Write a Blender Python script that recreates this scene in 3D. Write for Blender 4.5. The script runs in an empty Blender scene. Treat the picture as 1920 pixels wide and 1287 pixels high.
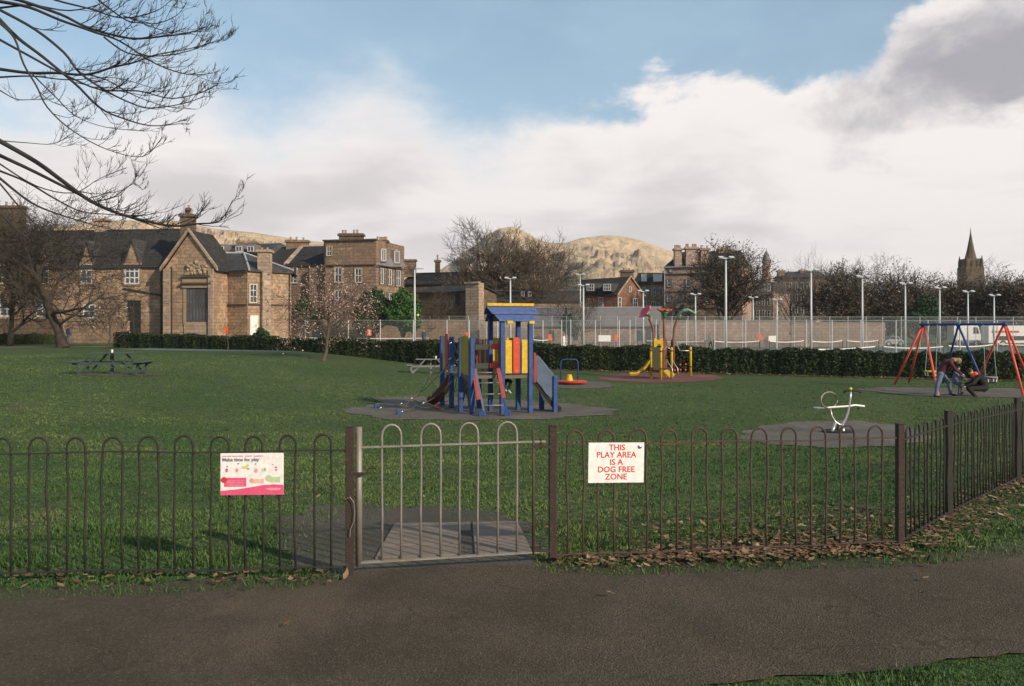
import bpy, math, random
import numpy as np
from mathutils import Vector, Matrix
R = math.radians
random.seed(7); np.random.seed(7)
SC = bpy.context.scene
COL = SC.collection
# ---------------------------------------------------------------- camera
F, CX, HZ, CH = 1707.0, 960.0, 614.0, 1.6          # focal length in photo pixels, horizon row, eye height
cam = bpy.data.objects.new('camera', bpy.data.cameras.new('camera')); COL.objects.link(cam)
cam.location = (0, 0, CH); cam.rotation_euler = (R(90), 0, 0)
cam.data.lens = 32.0; cam.data.sensor_width = 36.0; cam.data.shift_y = -(643.5-HZ)/1920.0
cam.data.clip_start = 0.05; cam.data.clip_end = 9000
SC.camera = cam
# ---------------------------------------------------------------- sun and sky
SUN_AZ, SUN_EL = R(48), R(27)                        # the sun stands behind the camera, to its right
sd = Vector((math.sin(SUN_AZ)*math.cos(SUN_EL), -math.cos(SUN_AZ)*math.cos(SUN_EL), math.sin(SUN_EL)))
sun = bpy.data.objects.new('sun', bpy.data.lights.new('sun', 'SUN')); COL.objects.link(sun)
sun.data.energy = 4.8; sun.data.angle = R(1.5); sun.data.color = (1.0, 0.84, 0.63)
sun.rotation_euler = sd.to_track_quat('Z', 'Y').to_euler()
SC.view_settings.view_transform = 'Standard'; SC.view_settings.look = 'None'
SC.view_settings.gamma = 1.0; SC.view_settings.exposure = 0.0

class NT:
    """tiny helper round a node tree"""
    def __init__(s, nt): s.t = nt; s.n = nt.nodes; s.l = nt.links
    def new(s, typ, **kw):
        n = s.n.new(typ)
        for k, v in kw.items(): setattr(n, k, v)
        return n
    def put(s, sock, v):
        if hasattr(v, 'is_output'): s.l.new(v, sock)
        elif isinstance(v, (tuple, list)) and len(v) == 3 and sock.type == 'RGBA': sock.default_value = (*v, 1)
        else: sock.default_value = v
    def m(s, op, a, b=0.0, c=0.0, clamp=False):
        n = s.new('ShaderNodeMath', operation=op, use_clamp=clamp)
        for i, v in enumerate((a, b, c)): s.put(n.inputs[i], v)
        return n.outputs[0]
    def mix(s, f, a, b, blend='MIX'):
        n = s.new('ShaderNodeMix', data_type='RGBA', blend_type=blend)
        s.put(n.inputs[0], f); s.put(n.inputs[6], a); s.put(n.inputs[7], b)
        return n.outputs[2]
    def noise(s, vec, scale, detail=4, rough=0.55, dist=0.0):
        n = s.new('ShaderNodeTexNoise'); s.l.new(vec, n.inputs['Vector'])
        n.inputs['Scale'].default_value = scale; n.inputs['Detail'].default_value = detail
        n.inputs['Roughness'].default_value = rough; n.inputs['Distortion'].default_value = dist
        return n.outputs[0]
    def ramp(s, f, stops, interp='LINEAR'):
        n = s.new('ShaderNodeValToRGB'); s.put(n.inputs[0], f)
        cr = n.color_ramp; cr.interpolation = interp
        while len(cr.elements) < len(stops): cr.elements.new(0.5)
        for e, (p, c) in zip(cr.elements, stops):
            e.position = p; e.color = (*c, 1) if isinstance(c, (tuple, list)) else (c, c, c, 1)
        return n.outputs[0]
    def maprange(s, v, a, b, c=0.0, d=1.0, smooth=True):
        n = s.new('ShaderNodeMapRange', interpolation_type='SMOOTHSTEP' if smooth else 'LINEAR')
        s.put(n.inputs[0], v); s.put(n.inputs[1], a); s.put(n.inputs[2], b); s.put(n.inputs[3], c); s.put(n.inputs[4], d)
        return n.outputs[0]

W = bpy.data.worlds.new('World'); SC.world = W; W.use_nodes = True
w = NT(W.node_tree); w.n.clear()
sky = w.new('ShaderNodeTexSky', sky_type='NISHITA'); sky.sun_disc = False
sky.sun_elevation = SUN_EL; sky.sun_rotation = math.pi - SUN_AZ; sky.air_density = 1.0; sky.dust_density = 0.6; sky.ozone_density = 0.5
tc = w.new('ShaderNodeTexCoord'); D = tc.outputs['Generated']
sx = w.new('ShaderNodeSeparateXYZ'); w.l.new(D, sx.inputs[0])
az = w.m('ARCTAN2', sx.outputs[0], sx.outputs[1])                 # 0 ahead, positive to the right
el = w.m('ARCSINE', sx.outputs[2])
# bank of cloud: its upper edge (radians of elevation) against azimuth, all the way round
edge_px = [(-600, 210), (0, 150), (380, 160), (470, 215), (560, 200), (640, 175), (760, 200), (850, 240), (980, 228), (1090, 210), (1180, 185),
           (1220, 158), (1330, 140), (1420, 150), (1500, 165), (1590, 150), (1640, 105), (1680, 50), (1760, -20), (1920, -120), (2400, -200)]
t01 = w.maprange(az, -0.75, 0.75, smooth=False)
stops = []
for x, y in edge_px:
    a = math.atan((x-CX)/F); e = math.atan((HZ-y)/F*math.cos(a))
    stops.append(((a+0.75)/1.5, max(0, e)))
fc = w.new('ShaderNodeFloatCurve'); w.l.new(t01, fc.inputs['Value'])
cm = fc.mapping.curves[0]
cm.points[0].location = (0.0, stops[0][1]); cm.points[1].location = (1.0, stops[-1][1])
for p in stops: cm.points.new(p[0], p[1])
fc.mapping.update()
edge = fc.outputs[0]
mp = w.new('ShaderNodeMapping'); w.l.new(D, mp.inputs[0]); mp.inputs['Scale'].default_value = (1, 1, 1.9)
n1 = w.noise(mp.outputs[0], 5.5, 9, 0.6, 0.25)
n2 = w.noise(mp.outputs[0], 19, 8, 0.62, 0.1)
nn = w.m('ADD', w.m('MULTIPLY', w.m('SUBTRACT', n1, 0.5), 0.17), w.m('MULTIPLY', w.m('SUBTRACT', n2, 0.5), 0.055))
dd = w.m('ADD', w.m('SUBTRACT', edge, el), nn)                    # > 0 inside the bank
soft = w.maprange(az, -0.12, 0.14, 0.075, 0.016)                  # wispy on the left, crisp cumulus on the right
mask = w.maprange(w.m('DIVIDE', dd, soft), -0.7, 1.0)
mp2 = w.new('ShaderNodeMapping'); w.l.new(D, mp2.inputs[0]); mp2.inputs['Scale'].default_value = (1.0, 1.0, 3.4); mp2.inputs['Location'].default_value = (3.1, 0.7, 1.3)
n3 = w.noise(mp2.outputs[0], 4.2, 7, 0.52, 0.3)
depth_ = w.maprange(dd, 0.015, 0.12)
grey = w.m('MULTIPLY', w.maprange(n3, 0.38, 0.62), depth_)
azn = w.m('ADD', az, w.m('MULTIPLY', w.m('SUBTRACT', n1, 0.5), 0.35)); eln = w.m('ADD', w.m('ADD', el, w.m('MULTIPLY', w.m('SUBTRACT', n1, 0.5), 0.16)), w.m('MULTIPLY', w.m('SUBTRACT', n2, 0.5), 0.07))
right = w.m('MULTIPLY', w.maprange(azn, 0.33, 0.45), w.m('MULTIPLY', w.maprange(eln, 0.165, 0.205), w.maprange(eln, 0.335, 0.265)))
right = w.m('MULTIPLY', right, w.maprange(n3, 0.28, 0.46))
lowb = w.maprange(el, 0.105, 0.045)                                  # brighter toward the horizon
c = w.mix(grey, (1.0, 0.94, 0.915), (0.735, 0.69, 0.69))
c = w.mix(right, c, (0.42, 0.41, 0.455))
c = w.mix(w.m('MULTIPLY', lowb, 0.7), c, (1.02, 0.96, 0.93))
bg1 = w.new('ShaderNodeBackground'); w.l.new(sky.outputs[0], bg1.inputs[0]); bg1.inputs[1].default_value = 0.135
bg2 = w.new('ShaderNodeBackground'); w.l.new(c, bg2.inputs[0]); bg2.inputs[1].default_value = 1.0
bgv = w.new('ShaderNodeBackground'); bgv.inputs[0].default_value = (0.50, 0.73, 0.84, 1); bgv.inputs[1].default_value = 1.0   # thin high veil
veil = w.m('MULTIPLY', w.maprange(n1, 0.35, 0.75), 0.22)
ms0 = w.new('ShaderNodeMixShader'); w.l.new(w.m('ADD', veil, 0.24), ms0.inputs[0]); w.l.new(bg1.outputs[0], ms0.inputs[1]); w.l.new(bgv.outputs[0], ms0.inputs[2])
ms = w.new('ShaderNodeMixShader'); w.l.new(mask, ms.inputs[0]); w.l.new(ms0.outputs[0], ms.inputs[1]); w.l.new(bg2.outputs[0], ms.inputs[2])
wo = w.new('ShaderNodeOutputWorld'); w.l.new(ms.outputs[0], wo.inputs[0])

# ---------------------------------------------------------------- terrain and picture-to-place helpers
def sstep(t): t = min(1, max(0, t)); return t*t*(3-2*t)
def g(x, y):
    """height of the ground: the lawn falls away by 0.75 m beyond the fence, less on the left"""
    return -0.75*sstep((y-7)/15.0)*sstep((x+15)/12.0)
def ray(px, py, Y): return Vector(((px-CX)*Y/F, Y, CH+(HZ-py)*Y/F))
def hit(px, py):
    Y = CH*F/max(2, py-HZ)
    for _ in range(40): Y = 0.5*Y+0.5*(CH-g((px-CX)*Y/F, Y))*F/max(2, py-HZ)
    return Vector(((px-CX)*Y/F, Y, g((px-CX)*Y/F, Y)))
def onground(px, Y): x = (px-CX)*Y/F; return Vector((x, Y, g(x, Y)))

# ---------------------------------------------------------------- materials
M = {}
def mat(name, col, rough=0.8, metal=0.0, var=0.25, scale=6.0, col2=None, bump=0.0, bscale=40.0, coord='Object', detail=6, spec=0.35, contrast=(0.35, 0.65), wear=0.0):
    m = bpy.data.materials.new(name); m.use_nodes = True; t = NT(m.node_tree)
    b = t.n['Principled BSDF']; tcn = t.new('ShaderNodeTexCoord'); v = tcn.outputs[coord]
    n = t.noise(v, scale, detail, 0.6)
    col2 = col2 or tuple(x*(1-var) for x in col)
    f = t.maprange(n, contrast[0], contrast[1])
    cc = t.mix(f, col, col2)
    fine = t.noise(v, scale*9, 3, 0.6)
    cc = t.mix(0.5, cc, t.mix(t.maprange(fine, 0.3, 0.7), tuple(x*1.25 for x in col2), tuple(x*0.8 for x in col)))
    if wear:
        mpw = t.new('ShaderNodeMapping'); t.l.new(v, mpw.inputs[0]); mpw.inputs['Scale'].default_value = (1, 1, 0.4)
        cc = t.mix(t.maprange(t.noise(mpw.outputs[0], 13, 6, 0.75), 0.56, 0.68, 0, 0.75*wear), cc, tuple(0.35*x+0.05 for x in col))
        cc = t.mix(t.maprange(t.noise(v, 34, 5, 0.8), 0.66, 0.72, 0, wear), cc, (0.30, 0.27, 0.22))
    t.l.new(cc, b.inputs['Base Color']); b.inputs['Roughness'].default_value = rough
    b.inputs['Metallic'].default_value = metal; b.inputs['Specular IOR Level'].default_value = spec
    if bump:
        bn = t.new('ShaderNodeBump'); bn.inputs['Strength'].default_value = bump; bn.inputs['Distance'].default_value = 0.02
        t.l.new(t.noise(v, bscale, 5, 0.6), bn.inputs['Height']); t.l.new(bn.outputs[0], b.inputs['Normal'])
    M[name] = m; return m

def stone_mat(name, c1, c2, mortar, bw=0.8, bh=0.36, stain=(0.12, 0.10, 0.08), amt=0.45):
    m = bpy.data.materials.new(name); m.use_nodes = True; t = NT(m.node_tree); b = t.n['Principled BSDF']
    tcn = t.new('ShaderNodeTexCoord'); s = t.new('ShaderNodeSeparateXYZ'); t.l.new(tcn.outputs['Object'], s.inputs[0])
    cb = t.new('ShaderNodeCombineXYZ'); t.l.new(t.m('ADD', s.outputs[0], s.outputs[1]), cb.inputs[0]); t.l.new(s.outputs[2], cb.inputs[1])
    br = t.new('ShaderNodeTexBrick'); t.l.new(cb.outputs[0], br.inputs['Vector'])
    br.inputs['Color1'].default_value = (*c1, 1); br.inputs['Color2'].default_value = (*c2, 1); br.inputs['Mortar'].default_value = (*mortar, 1)
    br.inputs['Scale'].default_value = 1.0; br.inputs['Brick Width'].default_value = bw; br.inputs['Row Height'].default_value = bh; br.inputs['Mortar Size'].default_value = 0.035
    n = t.noise(tcn.outputs['Object'], 0.45, 7, 0.65, 0.4); n2 = t.noise(tcn.outputs['Object'], 3.2, 5, 0.7)
    cc = t.mix(t.m('MULTIPLY', t.maprange(n, 0.40, 0.68), amt), br.outputs[0], stain)
    cc = t.mix(t.maprange(n2, 0.40, 0.70, 0.0, 0.75), cc, tuple(x*0.42 for x in c1))
    n4 = t.noise(tcn.outputs['Object'], 1.1, 5, 0.6, 0.8); cc = t.mix(t.maprange(n4, 0.50, 0.68, 0.0, 0.65), cc, (c1[0]*1.35, c1[1]*1.22, c1[2]*1.15))
    cc = t.mix(t.maprange(t.noise(tcn.outputs['Object'], 0.22, 3, 0.6), 0.45, 0.62, 0.0, 0.45), cc, (c1[0]*0.66, c1[1]*0.62, c1[2]*0.64))
    t.l.new(cc, b.inputs['Base Color']); b.inputs['Roughness'].default_value = 0.92; b.inputs['Specular IOR Level'].default_value = 0.15
    bn = t.new('ShaderNodeBump'); bn.inputs['Strength'].default_value = 0.5; bn.inputs['Distance'].default_value = 0.05
    t.l.new(n2, bn.inputs['Height']); t.l.new(bn.outputs[0], b.inputs['Normal'])
    M[name] = m; return m

def leaf_mat(name, stops, scale=3.0, rough=0.75, fine=True, trans=0.0):
    m = bpy.data.materials.new(name); m.use_nodes = True; t = NT(m.node_tree); b = t.n['Principled BSDF']
    geo = t.new('ShaderNodeNewGeometry'); tcn = t.new('ShaderNodeTexCoord')
    n = t.noise(tcn.outputs['Object'], scale, 4, 0.6)
    f = t.m('ADD', t.m('MULTIPLY', geo.outputs['Random Per Island'], 0.62), t.m('MULTIPLY', t.m('SUBTRACT', n, 0.3), 0.9), clamp=True)
    t.l.new(t.ramp(f, stops), b.inputs['Base Color']); b.inputs['Roughness'].default_value = rough; b.inputs['Specular IOR Level'].default_value = 0.25
    M[name] = m; return m

def grass_mat():
    m = bpy.data.materials.new('lawn'); m.use_nodes = True; t = NT(m.node_tree); b = t.n['Principled BSDF']
    tcn = t.new('ShaderNodeTexCoord'); v = tcn.outputs['Object']
    big = t.noise(v, 0.16, 6, 0.62, 0.6); mid = t.noise(v, 1.3, 6, 0.7); fine = t.noise(v, 16, 5, 0.75); vf = t.noise(v, 75, 2, 0.7)
    c = t.mix(t.maprange(big, 0.40, 0.60), (0.060, 0.118, 0.034), (0.110, 0.155, 0.056))
    c = t.mix(t.maprange(mid, 0.42, 0.62, 0, 0.85), c, (0.125, 0.135, 0.060))
    c = t.mix(t.maprange(t.noise(v, 4.0, 6, 0.75), 0.44, 0.60, 0, 0.85), c, (0.034, 0.066, 0.022))
    c = t.mix(t.maprange(fine, 0.38, 0.64, 0, 0.85), c, (0.026, 0.048, 0.017))
    c = t.mix(t.maprange(vf, 0.52, 0.74, 0, 0.8), c, (0.19, 0.21, 0.10))
    c = t.mix(t.maprange(t.noise(v, 0.42, 6, 0.75, 0.8), 0.58, 0.72, 0, 0.75), c, (0.115, 0.088, 0.060))
    t.l.new(c, b.inputs['Base Color']); b.inputs['Roughness'].default_value = 0.9; b.inputs['Specular IOR Level'].default_value = 0.1
    bn = t.new('ShaderNodeBump'); bn.inputs['Strength'].default_value = 0.9; bn.inputs['Distance'].default_value = 0.05
    t.l.new(t.m('ADD', fine, t.m('MULTIPLY', vf, 0.5)), bn.inputs['Height']); t.l.new(bn.outputs[0], b.inputs['Normal'])
    M['lawn'] = m
grass_mat()

def asphalt(name, a, bcol, grit, leaf=0.0):
    m = bpy.data.materials.new(name); m.use_nodes = True; t = NT(m.node_tree); b = t.n['Principled BSDF']
    v = t.new('ShaderNodeTexCoord').outputs['Object']
    big = t.noise(v, 0.9, 7, 0.65, 0.5); fine = t.noise(v, 55, 4, 0.8); st = t.noise(v, 3.5, 6, 0.75, 0.8)
    c = t.mix(t.maprange(big, 0.36, 0.66), a, bcol)
    c = t.mix(t.maprange(st, 0.55, 0.70, 0, 0.7), c, tuple(x*0.45 for x in a))
    vo = t.new('ShaderNodeTexVoronoi'); t.l.new(v, vo.inputs['Vector']); vo.inputs['Scale'].default_value = 95
    c = t.mix(t.maprange(vo.outputs['Color'], 0.55, 0.98, 0, 0.42), c, grit)
    c = t.mix(t.maprange(fine, 0.42, 0.66, 0, 0.8), c, tuple(x*0.42 for x in a))
    wv = t.new('ShaderNodeVectorMath', operation='ADD'); t.l.new(v, wv.inputs[0]); nv_ = t.new('ShaderNodeTexNoise'); nv_.inputs['Scale'].default_value = 2.2; nv_.inputs['Detail'].default_value = 5; t.l.new(v, nv_.inputs['Vector'])
    sc_ = t.new('ShaderNodeVectorMath', operation='SCALE'); t.l.new(nv_.outputs['Color'], sc_.inputs[0]); sc_.inputs['Scale'].default_value = 0.7; t.l.new(sc_.outputs[0], wv.inputs[1])
    v2 = t.new('ShaderNodeTexVoronoi', feature='DISTANCE_TO_EDGE'); v2.inputs['Scale'].default_value = 0.8; t.l.new(wv.outputs[0], v2.inputs['Vector'])
    crk = t.m('MULTIPLY', t.maprange(v2.outputs['Distance'], 0.010, 0.002), t.maprange(t.noise(v, 0.7, 2), 0.48, 0.56)); c = t.mix(t.m('MULTIPLY', crk, 0.45), c, tuple(x*0.25 for x in a))
    c = t.mix(t.maprange(t.noise(v, 0.35, 6, 0.7, 1.0), 0.52, 0.60, 0, 0.35), c, tuple(x*1.45 for x in a))
    t.l.new(c, b.inputs['Base Color']); b.inputs['Roughness'].default_value = 0.85; b.inputs['Specular IOR Level'].default_value = 0.25
    bn = t.new('ShaderNodeBump'); bn.inputs['Strength'].default_value = 0.8; bn.inputs['Distance'].default_value = 0.012
    t.l.new(t.m('ADD', fine, vo.outputs['Distance']), bn.inputs['Height']); t.l.new(bn.outputs[0], b.inputs['Normal'])
    M[name] = m
asphalt('path_asphalt', (0.092, 0.069, 0.045), (0.054, 0.041, 0.028), (0.21, 0.165, 0.115))
asphalt('gate_dirt', (0.100, 0.085, 0.068), (0.060, 0.062, 0.040), (0.17, 0.14, 0.11))
asphalt('play_asphalt', (0.155, 0.138, 0.116), (0.100, 0.090, 0.074), (0.24, 0.21, 0.18))
asphalt('verge_soil', (0.082, 0.066, 0.040), (0.050, 0.070, 0.028), (0.15, 0.12, 0.08))
asphalt('red_rubber', (0.20, 0.085, 0.070), (0.15, 0.07, 0.06), (0.25, 0.13, 0.11))
asphalt('court', (0.13, 0.17, 0.155), (0.10, 0.14, 0.125), (0.20, 0.22, 0.20))
mat('slab', (0.205, 0.160, 0.125), 0.9, 0, 0.3, 2.5, bump=0.4, bscale=60)
mat('rust_metal', (0.048, 0.038, 0.031), 0.75, 0.0, 0.5, 9, contrast=(0.5, 0.62), col2=(0.105, 0.050, 0.032), bump=0.3, bscale=120)
mat('dark_metal', (0.020, 0.021, 0.019), 0.75, 0.0, 0.3, 9, col2=(0.034, 0.027, 0.021), bump=0.3, bscale=120)
mat('galv', (0.29, 0.28, 0.255), 0.55, 0.4, 0.35, 10, col2=(0.20, 0.17, 0.14), bump=0.2, bscale=90)
mat('brown_post', (0.014, 0.016, 0.017), 0.75, 0.0, 0.4, 14, contrast=(0.60, 0.66), col2=(0.105, 0.050, 0.032), bump=0.4, bscale=90)
mat('white_paint', (0.80, 0.78, 0.76), 0.5, 0, 0.06, 3, spec=0.4)
mat('red_ink', (0.62, 0.045, 0.05), 0.5, 0, 0.1, 3)
mat('pink_ink', (0.75, 0.10, 0.22), 0.5, 0, 0.15, 6)
mat('rose_ink', (0.72, 0.32, 0.38), 0.5, 0, 0.1, 6)
mat('peach_ink', (0.78, 0.50, 0.42), 0.5, 0, 0.1, 6)
mat('green_ink', (0.48, 0.62, 0.36), 0.5, 0, 0.1, 6)
mat('yellow_ink', (0.72, 0.62, 0.15), 0.5, 0, 0.1, 6)
mat('blue_ink', (0.22, 0.42, 0.55), 0.5, 0, 0.1, 6)
mat('grey_ink', (0.16, 0.19, 0.24), 0.5, 0, 0.1, 6)
mat('purple_ink', (0.28, 0.16, 0.40), 0.5, 0, 0.1, 6)
mat('bolt_metal', (0.45, 0.45, 0.48), 0.35, 0.8, 0.1, 20)
mat('blue_paint', (0.032, 0.090, 0.30), 0.6, 0, 0.6, 7, bump=0.15, wear=0.7)
mat('roof_blue', (0.095, 0.15, 0.36), 0.6, 0, 0.5, 9, bump=0.15, wear=0.7)
mat('red_paint', (0.64, 0.065, 0.025), 0.55, 0, 0.4, 10, wear=0.7)
mat('dull_red', (0.42, 0.075, 0.065), 0.6, 0, 0.3, 6, wear=0.7)
mat('yellow_paint', (0.72, 0.46, 0.025), 0.55, 0, 0.4, 11, wear=0.7)
mat('olive_yellow', (0.36, 0.30, 0.035), 0.55, 0, 0.25, 6, wear=0.7)
mat('beige_board', (0.40, 0.31, 0.19), 0.7, 0, 0.25, 6, wear=0.7)
mat('dark_board', (0.045, 0.052, 0.045), 0.7, 0, 0.3, 6)
mat('deck_wood', (0.17, 0.145, 0.105), 0.85, 0, 0.4, 8, bump=0.3)
mat('slide_side', (0.13, 0.18, 0.26), 0.6, 0, 0.35, 5, wear=0.7)
mat('slide_dark', (0.028, 0.022, 0.018), 0.6, 0, 0.4, 5)
mat('brown_plastic', (0.13, 0.045, 0.022), 0.55, 0, 0.4, 4)
mat('rope', (0.11, 0.10, 0.085), 0.9, 0, 0.3, 20)
mat('steel', (0.55, 0.54, 0.52), 0.35, 0.7, 0.2, 8)
mat('swing_red', (0.72, 0.095, 0.055), 0.5, 0, 0.2, 5, wear=0.7)
mat('table_green', (0.055, 0.085, 0.082), 0.7, 0, 0.35, 6)
mat('table_grey', (0.20, 0.20, 0.20), 0.6, 0, 0.25, 6)
mat('lime_cap', (0.50, 0.62, 0.05), 0.5, 0, 0.1, 6)
mat('orange_sign', (0.85, 0.13, 0.03), 0.5, 0, 0.1, 3)
mat('pink_flower', (0.62, 0.10, 0.16), 0.5, 0, 0.3, 8)
mat('red_flower', (0.48, 0.075, 0.03), 0.5, 0, 0.4, 9)
mat('green_plastic', (0.10, 0.24, 0.10), 0.5, 0, 0.3, 5)
mat('leaf_plastic', (0.20, 0.36, 0.24), 0.5, 0, 0.4, 5)
mat('stem_brown', (0.24, 0.085, 0.045), 0.6, 0, 0.35, 6)
mat('panel_green', (0.028, 0.055, 0.032), 0.6, 0, 0.3, 4, col2=(0.10, 0.05, 0.02), contrast=(0.52, 0.7))
mat('slate', (0.062, 0.062, 0.068), 0.75, 0, 0.35, 1.2, bump=0.5, bscale=9)
mat('slate_dark', (0.036, 0.036, 0.038), 0.8, 0, 0.35, 1.2, bump=0.5, bscale=9)
mat('slate_pale', (0.20, 0.185, 0.19), 0.8, 0, 0.3, 1.2, bump=0.5, bscale=9)
mat('lead', (0.42, 0.42, 0.44), 0.6, 0, 0.2, 2)
mat('pot', (0.36, 0.26, 0.19), 0.85, 0, 0.3, 3)
mat('door_dark', (0.018, 0.022, 0.024), 0.6, 0, 0.3, 2)
mat('window_white', (0.70, 0.70, 0.68), 0.5, 0, 0.1, 2)
mat('trim_stone', (0.36, 0.27, 0.18), 0.9, 0, 0.3, 2.0)
mat('dark_trim', (0.09, 0.07, 0.055), 0.9, 0, 0.3, 2.0)
mat('bark', (0.105, 0.082, 0.060), 0.92, 0, 0.4, 5, bump=0.6, bscale=18)
mat('bark_near', (0.050, 0.045, 0.043), 0.9, 0, 0.35, 8, bump=0.5, bscale=40)
mat('bark_dark', (0.060, 0.048, 0.038), 0.92, 0, 0.35, 5)
mat('bark_pale', (0.17, 0.13, 0.10), 0.92, 0, 0.35, 5)
mat('pole_white', (0.55, 0.57, 0.58), 0.5, 0.1, 0.12, 3)
mat('mesh_wire', (0.34, 0.37, 0.36), 0.6, 0.2, 0.15, 2)
mat('net_dark', (0.03, 0.035, 0.035), 0.9, 0, 0.2, 3)
mat('skin', (0.50, 0.30, 0.22), 0.6, 0, 0.12, 12)
mat('maroon_cloth', (0.085, 0.022, 0.034), 0.9, 0, 0.35, 10, bump=0.3)
mat('jean_cloth', (0.12, 0.16, 0.24), 0.9, 0, 0.4, 10, bump=0.3)
mat('black_cloth', (0.014, 0.014, 0.016), 0.85, 0, 0.3, 10, bump=0.3)
mat('orange_cloth', (0.75, 0.12, 0.04), 0.85, 0, 0.2, 10)
mat('teal_cloth', (0.02, 0.20, 0.19), 0.85, 0, 0.2, 10)
mat('white_cloth', (0.70, 0.68, 0.68), 0.85, 0, 0.12, 10)
mat('navy_cloth', (0.035, 0.055, 0.12), 0.85, 0, 0.2, 10)
mat('grey_cloth', (0.16, 0.16, 0.17), 0.85, 0, 0.2, 10)
mat('hair_brown', (0.05, 0.028, 0.015), 0.7, 0, 0.3, 20)
mat('hair_fair', (0.30, 0.19, 0.09), 0.7, 0, 0.3, 20)
mat('rubber', (0.016, 0.016, 0.017), 0.8, 0, 0.2, 9)
mat('car_silver', (0.42, 0.42, 0.44), 0.35, 0.4, 0.06, 2)
mat('dry_earth', (0.10, 0.072, 0.050), 0.95, 0, 0.4, 2, bump=0.5)
stone_mat('stone_warm', (0.43, 0.305, 0.205), (0.29, 0.20, 0.135), (0.19, 0.14, 0.10))
stone_mat('stone_pale', (0.44, 0.34, 0.26), (0.36, 0.27, 0.20), (0.25, 0.19, 0.13), amt=0.35)
stone_mat('stone_dark', (0.155, 0.115, 0.082), (0.11, 0.085, 0.062), (0.09, 0.07, 0.05))
stone_mat('stone_brown', (0.31, 0.22, 0.155), (0.19, 0.135, 0.095), (0.12, 0.09, 0.065))
stone_mat('stone_pink', (0.44, 0.33, 0.27), (0.36, 0.26, 0.215), (0.24, 0.18, 0.15), amt=0.3)
stone_mat('red_brick', (0.24, 0.115, 0.078), (0.17, 0.085, 0.060), (0.20, 0.14, 0.11), 0.4, 0.2, amt=0.3)
leaf_mat('hedge_leaf', [(0.0, (0.012, 0.018, 0.010)), (0.45, (0.024, 0.040, 0.016)), (0.75, (0.050, 0.068, 0.026)), (0.9, (0.075, 0.070, 0.034)), (1.0, (0.12, 0.080, 0.045))], 0.7)
leaf_mat('ever_leaf', [(0.0, (0.010, 0.026, 0.012)), (0.5, (0.022, 0.055, 0.020)), (1.0, (0.055, 0.105, 0.034))], 1.0)
leaf_mat('bright_leaf', [(0.0, (0.018, 0.05, 0.012)), (0.5, (0.035, 0.095, 0.020)), (1.0, (0.085, 0.15, 0.035))], 1.0)
leaf_mat('brown_leaf', [(0.0, (0.050, 0.042, 0.030)), (0.5, (0.105, 0.084, 0.060)), (1.0, (0.20, 0.155, 0.11))], 0.6)
leaf_mat('blossom', [(0.0, (0.15, 0.08, 0.065)), (0.4, (0.32, 0.20, 0.17)), (0.75, (0.52, 0.37, 0.33)), (1.0, (0.62, 0.48, 0.44))], 2.0)
leaf_mat('dead_leaf', [(0.0, (0.055, 0.030, 0.016)), (0.4, (0.14, 0.080, 0.042)), (0.75, (0.26, 0.17, 0.10)), (1.0, (0.40, 0.31, 0.22))], 5.0)
def blade_mat():
    m = bpy.data.materials.new('grass_blade'); m.use_nodes = True; t = NT(m.node_tree); b = t.n['Principled BSDF']
    rnd = t.new('ShaderNodeNewGeometry').outputs['Random Per Island']; v = t.new('ShaderNodeTexCoord').outputs['Object']
    f = t.m('ADD', t.m('MULTIPLY', rnd, 0.6), t.m('MULTIPLY', t.m('SUBTRACT', t.noise(v, 1.1, 4, 0.65), 0.3), 0.9), clamp=True)
    deep = t.ramp(f, [(0.0, (0.020, 0.050, 0.014)), (0.5, (0.042, 0.100, 0.027)), (1.0, (0.085, 0.145, 0.050))])
    warm = t.ramp(f, [(0.0, (0.045, 0.080, 0.020)), (0.5, (0.095, 0.145, 0.040)), (0.85, (0.150, 0.185, 0.066)), (1.0, (0.19, 0.19, 0.095))])
    c = t.mix(t.maprange(t.noise(v, 0.17, 6, 0.62, 0.6), 0.42, 0.60), deep, warm)
    c = t.mix(t.maprange(t.noise(v, 0.42, 6, 0.75, 0.8), 0.57, 0.70, 0, 0.6), c, (0.130, 0.110, 0.062))
    t.l.new(c, b.inputs['Base Color']); b.inputs['Roughness'].default_value = 0.8; b.inputs['Specular IOR Level'].default_value = 0.2; M['grass_blade'] = m
blade_mat()
stone_mat('slate', (0.085, 0.085, 0.092), (0.055, 0.055, 0.060), (0.030, 0.030, 0.032), 0.42, 0.26, stain=(0.07, 0.075, 0.055), amt=0.4)
stone_mat('slate_dark', (0.052, 0.051, 0.053), (0.034, 0.034, 0.036), (0.018, 0.018, 0.018), 0.42, 0.26, stain=(0.045, 0.048, 0.034), amt=0.4)
def glass_mat():
    m = bpy.data.materials.new('glass'); m.use_nodes = True; b = m.node_tree.nodes['Principled BSDF']; t = NT(m.node_tree)
    v = t.new('ShaderNodeTexCoord').outputs['Object']
    t.l.new(t.mix(t.maprange(t.noise(v, 0.8, 3), 0.35, 0.65), (0.02, 0.025, 0.035), (0.07, 0.08, 0.10)), b.inputs['Base Color'])
    b.inputs['Roughness'].default_value = 0.12; b.inputs['Specular IOR Level'].default_value = 0.8; M['glass'] = m
glass_mat()
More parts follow.
